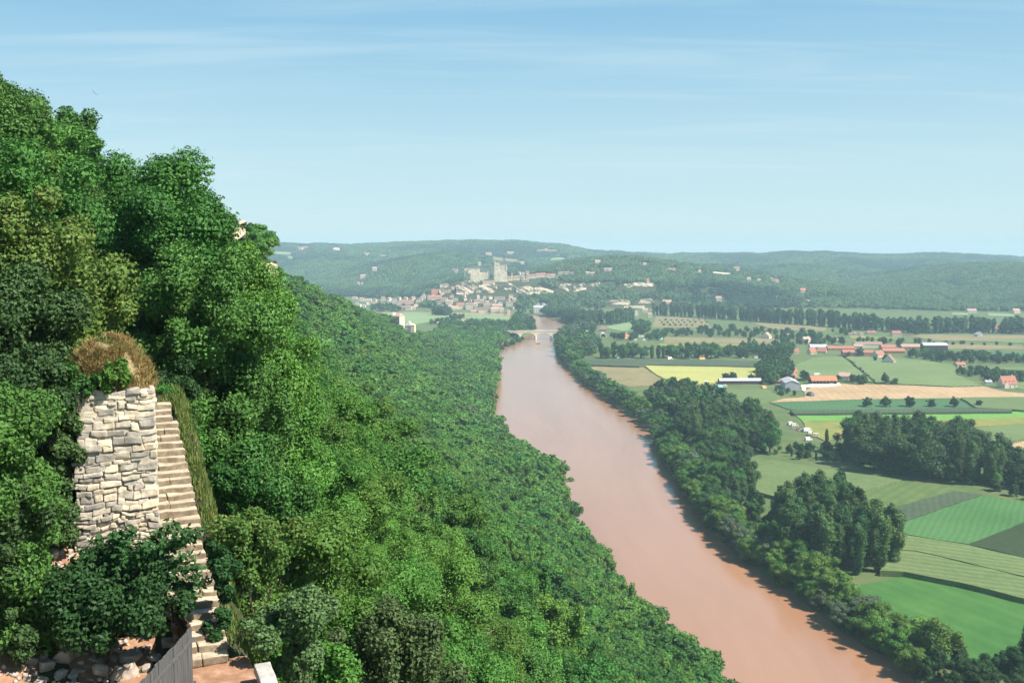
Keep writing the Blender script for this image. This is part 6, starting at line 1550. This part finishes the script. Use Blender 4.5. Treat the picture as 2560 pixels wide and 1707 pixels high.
# side stones along the corner, seen edge-on
mb = MB(); vals = []; z = zb; 
while z < zt - .15:
    hh = frng.uniform(.2, .34); y = .44
    while y < 2.5:
        ln = frng.uniform(.3, .6); b0 = len(mb.v)
        rough_block(mb, wfr, -.05, y, z + .01, .1, y + ln - .015, min(z + hh, zt) - .01, y * 3 + z, .03, .2, .04); vals += [frng.random()] * (len(mb.v) - b0); y += ln
    z += hh
o = mb.build('side_stones', M_WALL); vattr(o, vals); inv(o, wl)
# --- overgrown top: earth mound with dry grass, a green shrub and a few loose stones
mc = Vector(wfr(.92, 1.7, zt)); 
mb = MB(); nr, na = 12, 40; V = [(0, 0, 0)]
def mound_z(u, v):   # local: u along wall (left +), v back
    d = math.hypot(u / 1.16, (v) / 1.75); return 1.36 * max(0, 1 - d ** 2.2) ** .75
for j in range(1, nr + 1):
    for i in range(na):
        a_ = 2 * math.pi * i / na; r_ = j / nr; V.append((math.cos(a_) * 1.14 * r_, math.sin(a_) * 1.73 * r_, 0))
V = [wfr(.92 + u_, 1.9 + v_, zt - .22 + mound_z(u_, v_) * (1 + .18 * noise.noise(Vector((u_ * 1.6, v_ * 1.6, 3)))) - (.6 if j_ > nr * na - na else 0)) for j_, (u_, v_, _) in enumerate(V)]
Fm = [(0, 1 + i, 1 + (i + 1) % na) for i in range(na)] + [(1 + (j - 1) * na + i, 1 + j * na + i, 1 + j * na + (i + 1) % na, 1 + (j - 1) * na + (i + 1) % na) for j in range(1, nr) for i in range(na)]
mb.add(V, [f[::-1] for f in Fm]); tag(mb.build('earth_mound', mottled('dry_turf', [(.3, (.13, .10, .05)), (.55, (.24, .18, .09)), (.75, (.30, .25, .13))], 5, 7, bmp=.6), smooth=True), kind='structure')
G_DRY = foliage('dry_grass_blades', (.40, .28, .115), .0, .0, .3, alt=(.17, .22, .06)); G_GRN = foliage('grass_blades', (.13, .19, .045), .0, .0, .3, alt=(.32, .26, .10))
def grass(name, pts, h0, h1, mat, label, wdt=.016, lean=.5, seed=1):
    """pts: list of (x, y, z); each blade a bent thin strip"""
    r = np.random.default_rng(seed); P = np.array(pts); n = len(P); h = r.uniform(h0, h1, n); a = r.uniform(0, 6.28, n); le = r.uniform(.1, lean, n) * h
    d = np.stack([np.cos(a), np.sin(a), 0 * a], 1); s = np.stack([-np.sin(a), np.cos(a), 0 * a], 1) * (wdt * r.uniform(.6, 1.4, n))[:, None]; up = np.array([0, 0, 1.])
    p1 = P + d * (le * .3)[:, None] + up * (h * .55)[:, None]; p2 = P + d * le[:, None] + up * h[:, None]
    V = np.stack([P - s, P + s, p1 + s * .8, p1 - s * .8, p2 + s * .25, p2 - s * .25], 1).reshape(-1, 3); b_ = np.arange(n)[:, None] * 6
    F_ = np.concatenate([b_ + [0, 1, 2, 3], b_ + [3, 2, 4, 5]])
    o = link(name, np_mesh(name, V, F_, mat, {'v': np.repeat(r.uniform(0, 1, n), 6)})); return tag(o, label, 'grass', kind='stuff')
pts = []
for i in range(15000):
    a_, r_ = frng.uniform(0, 6.283), math.sqrt(frng.random()) * 1.02; u_, v_ = math.cos(a_) * 1.12 * r_, math.sin(a_) * 1.7 * r_
    if noise.noise(Vector((u_ * 2.2, v_ * 2.2, 9))) < -.12: continue
    pts.append(wfr(.92 + u_, 1.9 + v_, zt - .26 + mound_z(u_, v_) * (1 + .18 * noise.noise(Vector((u_ * 1.6, v_ * 1.6, 3))))))
tall = [p for p in pts if noise.noise(Vector(p) * 2.6) > .12]; pts = [p for p in pts if noise.noise(Vector(p) * 2.6) <= .3]
grass('dry_grass', tall, .1, .3, G_DRY, 'taller straw coloured grass tufts on top of the ruined wall', seed=14, lean=.9, wdt=.013)
gpts = []
for i in range(5200):
    a_, r_ = frng.uniform(0, 6.283), math.sqrt(frng.random()); u_, v_ = math.cos(a_) * 1.1 * r_, math.sin(a_) * 1.66 * r_
    if noise.noise(Vector((u_ * 1.5, v_ * 1.5, 29))) > .02: gpts.append(wfr(.92 + u_, 1.9 + v_, zt - .25 + mound_z(u_, v_) * (1 + .18 * noise.noise(Vector((u_ * 1.6, v_ * 1.6, 3))))))
grass('green_grass', gpts, .05, .17, G_GRN, 'patches of low green grass among the dry grass on the wall top', seed=15, lean=1.4, wdt=.02)
grass('dry_grass', pts, .05, .19, G_DRY, 'dry yellow brown grass covering the top of the ruined wall', seed=4, lean=1.6)
pts = [sfr(.04 + abs(frng.gauss(.2, .45)), frng.uniform(.6, 10.5), 0) for _ in range(7500)] + [sfr(frng.uniform(-1.4, .8), ST_L + frng.uniform(.05, 3), 0) for _ in range(2500)]
pts += [sfr(frng.uniform(.55, 2.0), frng.uniform(-6, .6), 0) for _ in range(3500)]
pts = [(x, y, hz1(x, y) - .02) for x, y, z in pts if noise.noise(Vector((x, y, 0)) * 1.1) > -.15]
grass('verge_grass', pts, .06, .24, G_GRN, 'tufts of yellowish grass along the right edge of the stairs', seed=5)
# --- landing at the foot of the stairs
lz = ST_B.z - .10; q0 = [sfr(-1.6, .15, 0), sfr(.75, .15, 0), sfr(1.6, -7, 0), sfr(-2.4, -7, 0)]
mb = MB(); nu, nv = 26, 40; V = []
for j in range(nv + 1):
    for i in range(nu + 1):
        u_, v_ = -2.4 + 2.82 * i / nu, .25 - 7.5 * j / nv
        V.append(sfr(u_, v_, -.09 + .05 * noise.noise(Vector((u_ * 1.3, v_ * 1.3, 1))) + .02 * noise.noise(Vector((u_ * 6, v_ * 6, 1)))))
mb.add(V, [(j * (nu + 1) + i, (j + 1) * (nu + 1) + i, (j + 1) * (nu + 1) + i + 1, j * (nu + 1) + i + 1) for j in range(nv) for i in range(nu)])
tag(mb.build('path', M_EARTH, smooth=True), kind='structure')
# --- coping block / low parapet on the right of the landing
pA, pB = at_y(655, 1655, 20.9), at_y(700, 1760, 18.6)
dd = Vector((pB.x - pA.x, pB.y - pA.y)).normalized(); nn_ = Vector((dd.y, -dd.x))
if nn_.x < 0: nn_ = -nn_
pf = lambda x, y, z: (pA.x + dd.x * y + nn_.x * x, pA.y + dd.y * y + nn_.y * x, pA.z + z)
lw = empty('low_parapet', pA, 0, 'low pale stone parapet at the right of the red earth landing', 'parapet')
for i, (a_, b_) in enumerate(((0, 1.15), (1.17, 2.4), (2.42, 3.6))):
    mb = MB(); rough_block(mb, pf, -.17, a_, -.20, .17, b_, 0, 90 + i, .02, .15, .03); inv(mb.build('coping_stone', M_COPE), lw)
mb = MB(); rough_block(mb, pf, -.14, .03, -1.6, .14, 3.6, -.205, 95, .04, .3, .03); inv(mb.build('base_wall', M_WALL), lw)
# --- plank fence: two runs meeting at a corner
M_PLANK = mottled('weathered_planks', [(.3, (.055, .052, .05)), (.55, (.105, .10, .096)), (.75, (.17, .16, .15))], 2.2, 6, bmp=.5, sc=(9, 9, .6))
M_DPLANK = mottled('shaded_dark_planks', [(.3, (.03, .018, .012)), (.7, (.09, .05, .035))], 3, 6, bmp=.5, sc=(9, 9, .6))  # brown boards with the shade of the receding run put into their colour
fA = at_y(477, 1567, 20.5); fB = at_y(345, 1707, 17.6); fC = at_y(438, 1505, 22.7)
fe = empty('plank_fence', (fA.x, fA.y, fA.z - 1.3), 0, 'weathered grey plank fence running down beside the foot of the stairs', 'fence')
def fence_run(a, b, h, mat, wd=.13):
    L_ = (Vector((b.x - a.x, b.y - a.y))).length; d_ = Vector((b.x - a.x, b.y - a.y)) / L_; n_ = Vector((d_.y, -d_.x)); k = int(L_ / (wd + .008)); sl = (b.z - a.z) / L_
    for i in range(k):
        s0 = i * (wd + .008); zt_ = a.z + sl * s0 + frng.uniform(-.025, .02); off = frng.uniform(-.008, .008)
        fr = lambda x, y, z: (a.x + d_.x * x + n_.x * y, a.y + d_.y * x + n_.y * y, z)
        mb = MB(); V = []
        for zz_ in (zt_ - h, zt_ + 0): V += [fr(s0, off - .013, zz_), fr(s0 + wd, off - .013, zz_ + (sl * wd if zz_ > zt_ - .1 else 0)), fr(s0 + wd, off + .013, zz_ + (sl * wd if zz_ > zt_ - .1 else 0)), fr(s0, off + .013, zz_)]
        mb.add(V, [(3, 2, 1, 0), (4, 5, 6, 7), (0, 1, 5, 4), (1, 2, 6, 5), (2, 3, 7, 6), (3, 0, 4, 7)]); inv(mb.build('plank', mat), fe)
    for zo in (.25, h - .3):
        mb = MB(); mb.tube([(a.x - n_.x * .05, a.y - n_.y * .05, a.z - zo), (b.x - n_.x * .05, b.y - n_.y * .05, b.z - zo)], [.04, .04], 4); inv(mb.build('rail', mat), fe)
fence_run(fA, Vector((fB.x + (fB.x - fA.x) * .8, fB.y - 2.3, fB.z)), 1.5, M_PLANK)
fence_run(fA + Vector((-.03, .05, 0)), fC, 1.1, M_DPLANK)
for p_ in (fA, fC):
    mb = MB(); mb.tube([(p_.x - .06, p_.y + .03, p_.z - 1.6), (p_.x - .06, p_.y + .03, p_.z + .04)], [.06, .05], 8); inv(mb.build('post', M_DPLANK), fe)
# --- rubble: single rocks on the slope in front of the wall
def rock_mesh(seed, size, flat=.7):
    rg = np.random.default_rng(seed); iv, if_ = ico(4); V = iv.copy()
    for _ in range(13):
        d = rg.normal(0, 1, 3); d /= np.linalg.norm(d); k = rg.uniform(.45, .85); s_ = V @ d; V = V - np.outer(np.maximum(s_ - k, 0) * .93, d)
    V = V * np.array([1, rg.uniform(.65, .95), flat * rg.uniform(.8, 1.1)])
    nn2 = np.array([noise.noise(Vector(p) * 2.4 + Vector((seed, 0, 0))) for p in V.tolist()]) * .09 + np.array([noise.noise(Vector(p) * 7 + Vector((seed, 3, 0))) for p in V.tolist()]) * .035
    V = V * (1 + nn2[:, None]) * size
    return np_mesh('rock', V, if_, M_ROCK)
rmesh = [rock_mesh(s_, 1.0) for s_ in range(9)]
spots = []
_K = np.concatenate([np.linspace(8, 40, 90), _K[_K > 40]])
def gpt(px, py): return hit(px, py, 0, 8, 40)
tries = 0
WORD = ['pale', 'pale', 'grey', 'broken']
cand = []
for _ in range(5000):
    zone = frng.random()
    px, py = (frng.uniform(-20, 395), frng.uniform(1592, 1725)) if zone < .70 else ((frng.uniform(0, 170), frng.uniform(1410, 1560)) if zone < .88 else (frng.uniform(150, 330), frng.uniform(1330, 1420)))
    p = at_z(px, py, 121.2 if zone < .7 else (122.0 if zone < .88 else 122.6)); cand.append((p.x, p.y, zone))
cz_ = hz(np.array([c[0] for c in cand]), np.array([c[1] for c in cand]))
for (x, y, zone), z in zip(cand, cz_):
    if len(spots) >= 210: break
    r_ = frng.choice([.11, .14, .17, .2, .24, .3, .36, .42])
    if y > 30 or any((x - a) ** 2 + (y - b) ** 2 < ((r_ + c) * .62) ** 2 for a, b, c in spots): continue
    spots.append((x, y, r_))
    o = link('rock', frng.choice(rmesh)); o.location = (x, y, z + r_ * .12); o.scale = (r_, r_, r_); o.rotation_euler = (frng.uniform(-.5, .5), frng.uniform(-.5, .5), frng.uniform(0, 6.28))
    zl = 'in the scree at the bottom left below the big bush' if zone < .70 else ('on the red earth slope left of the big bush' if zone < .88 else 'at the foot of the ruined wall')
    sz = 'large' if r_ > .28 else ('fist sized' if r_ < .14 else 'angular')
    tag(o, '%s pale rock lying %s' % (sz, zl), 'rock', '%s rocks %s' % (sz, zl))
# soil under the rubble
mb = MB(); nu, nv = 44, 44; V = []
for j in range(nv + 1):
    for i in range(nu + 1):
        u_, v_ = -9.5 + 8.0 * i / nu, -7 + 11.5 * j / nv; x, y, _ = sfr(u_, v_, 0)
        V.append((x, y, hz1(x, y) + .03 + .14 * noise.noise(Vector((u_ * .9, v_ * .9, 2))) + .05 * noise.noise(Vector((u_ * 3.5, v_ * 3.5, 5)))))
mb.add(V, [(j * (nu + 1) + i, j * (nu + 1) + i + 1, (j + 1) * (nu + 1) + i + 1, (j + 1) * (nu + 1) + i) for j in range(nv) for i in range(nu)])
tag(mb.build('rubble_soil', M_EARTH, smooth=True), kind='structure')
def near_grit():
    pts = []; rr = random.Random(8)
    r = np.random.default_rng(8); iv, if_ = ico(1); Vs, Fs = [], []; nv_ = 0
    for i in range(1500):
        px, py = rr.uniform(-60, 400), rr.uniform(1400, 1740)
        u_, v_ = rr.uniform(-8.5, -1.7), rr.uniform(-6.5, 4); x, y, _ = sfr(u_, v_, 0)
        z = hz1(x, y) + .04 + .14 * noise.noise(Vector((u_ * .9, v_ * .9, 2))); s_ = rr.uniform(.02, .09)
        Vs.append(iv * s_ * r.uniform(.6, 1.2, (1, 3)) * (1 + .2 * r.normal(0, 1, (len(iv), 1)).clip(-1, 1)) + np.array([x, y, z])); Fs.append(if_ + nv_); nv_ += len(iv)
    o = link('gravel', np_mesh('gravel', np.concatenate(Vs), np.concatenate(Fs), M_ROCK)); tag(o, 'small stones and gravel strewn over the rubble slope', 'gravel', kind='stuff')
near_grit()
# --- hero shrubs and trees
def shrub(name, px, py, y, w_, h_, nq, size, mat, label, group=None, seed=1, n=30, twig=.18, cat='shrub', zc=None, stems=7, base=None, lob=(.16, .36), flatn=.7, up=.25, skirt=True, perch=False):
    """shrub whose crown centre shows at a photo pixel at depth y; w_/h_ half sizes in metres"""
    c = at_y(px, py, y); gz = c.z - h_ if perch else (hz1(c.x, c.y) if base is None else base)
    rg = np.random.default_rng(seed); L = lobes_round(rg, n, w_, h_, 0, lob[0] * (w_ + h_) * .5, lob[1] * (w_ + h_) * .5, -.8) + lobes_round(rg, 3, w_ * .4, h_ * .4, 0, .3 * w_, .45 * w_)
    o = empty(name, (c.x, c.y, min(gz, c.z)), 0, label, cat, group); dz = c.z - min(gz, c.z)
    L = [(x, yy, z + dz, r) for x, yy, z, r in L]
    if skirt and dz - h_ > .3:      # leafy skirt down to the ground
        for _ in range(int(n * .8)):
            a_ = rg.uniform(0, 6.28); k_ = rg.uniform(.2, .85) * w_ * .85; L.append((math.cos(a_) * k_, math.sin(a_) * k_, rg.uniform(.2, max(.4, dz - h_ * .4)), rg.uniform(lob[0], lob[1]) * (w_ + h_) * .55))
        nq = int(nq * 1.35)
    link('crown', crown_mesh('crown', seed + 50, L, nq, size, mat, core=.6, twigs=twig, fill=.3, up=up, jit=flatn), o)
    mb = MB(); rr = random.Random(seed)
    for (x, yy, z, r) in rr.sample(L, min(stems, len(L))):
        mb.tube([(rr.uniform(-.1, .1), rr.uniform(-.1, .1), -.3), (x * .4, yy * .4, z * .55), (x, yy, z)], [.03 * max(1, h_ / 1.5), .02 * max(1, h_ / 1.5), .01], 5)
    if stems: mb.build('stems', M_BARK, o)
    return o
def sprays(o_label, base, tips, nleaf, size, mat, name='arching_branch'): pass
# big dark bush before the wall (with arching sprays reaching over the steps)
bb = shrub('big_bush', 255, 1478, 21.6, 1.55, .70, 34000, .07, F_BLUE, 'big dark blue green bush spreading in front of the ruined wall and stairs', seed=21, skirt=False, n=40, twig=.3, lob=(.2, .36))
tips = [(300, 1330), (285, 1345), (330, 1325), (410, 1350), (440, 1310), (470, 1330), (505, 1330), (480, 1390), (500, 1420), (515, 1450), (490, 1480), (370, 1370), (240, 1350), (120, 1480), (60, 1560), (90, 1600), (210, 1390)]
rg = np.random.default_rng(5); Ps, Ns = [], []; mb = MB()
for (px, py) in tips:
    b0 = at_y(frng.uniform(250, 330), frng.uniform(1440, 1520), 21.7); t1 = at_y(px, py, frng.uniform(21.2, 22.4)); mid = (b0 + t1) / 2 + Vector((0, 0, .14))
    pl = [b0.lerp(mid, k) if k <= 1 else mid.lerp(t1, k - 1) for k in np.linspace(0, 2, 9)]; loc = [tuple(p - bb.location) for p in pl]
    mb.tube(loc, [.022 * (1 - i / 10) for i in range(9)], 5)
    for k in np.linspace(.45, 1, 26):
        p = b0.lerp(mid, k * 2) if k < .5 else mid.lerp(t1, k * 2 - 1)
        for _ in range(8): Ps.append(np.array(p - bb.location) + rg.normal(0, .075, 3)); Ns.append(rg.normal(0, .5, 3) + np.array([.2, -.3, .8]))
Pn, Nn = np.array(Ps), np.array(Ns); V, F_ = leaf_quads(rg, Pn, Nn / np.linalg.norm(Nn, axis=1, keepdims=True), .085, 1.7)
link('outer_leaves', np_mesh('outer_leaves', V, F_, F_BLUE, {'v': np.repeat(rg.uniform(.2, 1, len(Pn)), 4)}), bb); mb.build('branches', M_BARK, bb)
shrub('green_shrub', 283, 940, 24.85, .40, .40, 2600, .075, F_BRIGHT, 'small fresh green shrub on the dry grass atop the ruined wall', seed=31, perch=True, skirt=False, stems=3, n=12)
shrub('wall_shrub', 196, 960, 24.3, .36, .4, 3000, .075, F_OAK, 'leafy shrub overhanging the upper left end of the ruined wall', seed=32, perch=True, skirt=False, stems=3, n=12)
for i, (px, py) in enumerate(((272, 1137), (262, 1192))):
    p = at_y(px, py, 24.9); L = lobes_round(np.random.default_rng(i), 5, .09, .05, 0, .05, .08); o = empty('wall_plant', p + Vector((0, -.05, 0)), 0, '%s of two green tufts growing out of the wall face' % ('upper' if i == 0 else 'lower'), 'plant')
    link('leaves', crown_mesh('leaves', 60 + i, L, 160, .05, F_OAK, core=.6), o)
# dark trees left of the wall
shrub('dark_tree', 5, 1130, 21.0, 1.1, 1.45, 40000, .062, F_OAK, 'dark shrubby tree left of the ruined wall at the picture edge', seed=41, stems=0, n=30, cat='tree')
shrub('dark_tree', 60, 985, 23.5, .9, .95, 30000, .065, F_DARK, 'dark tree crowding the upper left end of the ruined wall', seed=42, stems=0, n=24, cat='tree')
shrub('dark_tree', 90, 1250, 22.4, .5, .7, 10000, .075, F_OAK, 'leafy shrub tree against the lower left wall end', seed=43, stems=0, n=21, cat='tree')
shrub('dark_tree', 15, 1310, 20.6, .75, .6, 12000, .075, F_DARK, 'low dark shrub tree above the red earth slope', seed=44, stems=0, n=18, cat='tree')
shrub('bush', 150, 1120, 24.2, .55, .75, 12000, .06, F_DARK, 'dark leafy bush squeezed against the left side of the ruined wall', seed=48, n=20, stems=0)
shrub('bush', 170, 1010, 25.2, .5, .6, 9000, .06, F_OAK, 'leafy bush behind the left top corner of the ruined wall', seed=49, n=18, stems=0)
# yellowish tree behind the wall and neighbours
shrub('yellow_tree', 150, 720, 31.0, 2.1, 2.3, 40000, .09, F_OLIVE, 'yellowish green tree rising right behind the ruined wall', seed=45, n=36, cat='tree')
shrub('yellow_tree', 60, 560, 36.0, 2.4, 2.2, 40000, .095, F_OAK, 'mid green tree behind the yellowish one at the left edge', seed=46, n=33, cat='tree')
shrub('oak_tree', -10, 330, 47.0, 2.4, 2.0, 40000, .095, F_OAK, 'oak standing highest at the left edge against the sky', seed=51, n=30, cat='tree', stems=0)
shrub('dark_tree', 20, 800, 28.5, 1.6, 1.7, 26000, .08, F_DARK, 'shadowy dark tree at the left edge above the wall', seed=47, n=27, cat='tree')
# the big bright oaks right of the wall top
for i, (px, py, y, w_, h_, mt, wd) in enumerate([(440, 640, 46, 2.7, 2.6, F_OAK, 'upper big oak behind and right of the wall top'), (560, 760, 50, 2.6, 2.6, F_BRIGHT, 'bright green big oak highest right of the stairs'),
        (640, 920, 47, 2.4, 2.5, F_BRIGHT, 'bright green big oak below the highest one'), (500, 850, 42, 2.4, 2.8, F_OAK, 'big shaded oak right above the stair top'), (690, 1050, 50, 2.3, 2.4, F_BRIGHT, 'bright green oak at the right edge of the big oak mass'),
        (600, 1090, 42, 2.3, 2.2, F_OAK, 'oak with dark hollows right of the upper stairs'), (350, 560, 48, 3.0, 2.6, F_OAK, 'oak above the yellowish tree on the upper slope'), (640, 1230, 38, 1.8, 1.6, F_OAK, 'low oak right of the middle of the stairs')]):
    shrub('oak_tree', px, py, y, w_, h_, 62000, .098, mt, wd, None, 70 + i, 34, .16, 'tree', lob=(.17, .36), stems=12)
# bushes right of the stairs
shrub('bush', 548, 1420, 22.6, .42, .50, 5200, .06, F_BLUE, 'small bluish green bush leaning on the right edge of the steps', seed=81, stems=0, n=12)
shrub('bush', 640, 1390, 26.0, 1.15, .95, 20000, .065, F_OLIVE, 'olive coloured bush right of the lower stairs', seed=82, n=24)
shrub('bush', 725, 1565, 22.6, .95, .85, 20000, .065, F_GREY, 'rounded dull green bush right of the landing', seed=83, n=24)
shrub('bush', 1010, 1650, 31.0, 1.9, 1.4, 26000, .085, F_GREY, 'broad greyish bush at the bottom centre of the picture', seed=84, n=30)
shrub('bush', 800, 1690, 25.0, 1.0, .8, 14000, .075, F_BRIGHT, 'bright green bush between the two greyish ones at the bottom', seed=85, n=21)
shrub('bush', 590, 1240, 31.0, .9, .9, 9000, .08, F_OAK, 'dark green bush beside the middle of the stairs', seed=86, n=18)
shrub('bush', 418, 975, 33.0, .9, .75, 12000, .07, F_DARK, 'dark bush closing the view at the top of the stairs', seed=87, n=20)
shrub('bush', 412, 984, 31.7, .32, .22, 4000, .055, F_OAK, 'low green bush growing over the topmost step', seed=89, n=14)
shrub('bush', 470, 1080, 31.5, .45, .55, 5000, .06, F_OAK, 'narrow bush hugging the right edge of the upper steps', seed=88, n=14)
# a bare dead sapling in the slope wood
dt = hit(1030, 1320, 6, 30); de = empty('dead_tree', (dt.x, dt.y, hz1(dt.x, dt.y)), 0, 'thin bare dead tree standing among the green slope crowns', 'tree')
mb = MB(); hh = dt.z - hz1(dt.x, dt.y) + 3.0
mb.tube([(0, 0, 0), (.1, 0, hh * .4), (.05, .1, hh * .75), (.5, .1, hh)], [.14, .11, .07, .02], 6)
for a_, b_, c_ in ((.5, -.9, .25), (.6, .9, .3), (.7, -.5, .22), (.78, .7, .15), (.66, 1.5, .2)): mb.tube([(.07, .05, hh * a_), (.07 + b_ * .6, .05, hh * (a_ + c_ * .5)), (.07 + b_ * 1.3, .1, hh * (a_ + c_))], [.05, .035, .012], 5)
mb.build('bare_branches', M_DEAD, de)

for i, (px, py) in enumerate([(700, 1330), (560, 980), (880, 1130), (760, 1560), (420, 690), (940, 1480), (1130, 1400), (300, 545), (1180, 1560), (650, 1150), (840, 980), (520, 1110)]):
    g = hit(px, py, 6.5, 48)
    if g is None or g.y < 52: continue
    rr = random.Random(i); o = empty('dead_tree', (g.x, g.y, hz1(g.x, g.y)), rr.uniform(0, 6), 'pale leafless branch sticking out of the green slope crowns', 'tree', 'pale leafless branches in the slope wood'); h0 = g.z - hz1(g.x, g.y)
    mb = MB(); tx, ty = rr.uniform(-.8, .8), rr.uniform(-.8, .8); hh = h0 + rr.uniform(.6, 1.6); mb.tube([(0, 0, 0), (tx * .4, ty * .4, h0 * .7), (tx, ty, hh)], [.07, .045, .012], 5)
    for _ in range(4):
        k = rr.uniform(.6, .95); d_ = (rr.uniform(-1.2, 1.2), rr.uniform(-1.2, 1.2), rr.uniform(.3, 1.2)); b0 = Vector((tx * k, ty * k, hh * k)); mb.tube([b0, b0 + Vector(d_) * .55, b0 + Vector(d_)], [.035, .024, .008], 4)
    mb.build('bare_branches', M_DEAD, o)
# ------------------------------------------------------------------ the air: one box round everything, even pale haze
m = bpy.data.materials.new('haze_air'); m.use_nodes = True; t = m.node_tree; t.nodes.clear()
vo = N(t, 'ShaderNodeVolumePrincipled'); vo.inputs['Density'].default_value = 1.4e-4; vo.inputs['Density Attribute'].default_value = ''
vo.inputs['Color'].default_value = (0.62, 0.88, 0.98, 1); vo.inputs['Anisotropy'].default_value = 0.0
ou = N(t, 'ShaderNodeOutputMaterial'); t.links.new(vo.outputs[0], ou.inputs['Volume'])
mb = MB(); mb.box(-5900, -700, -6, 5900, 9200, 205)
tag(mb.build('haze', m), kind='stuff')
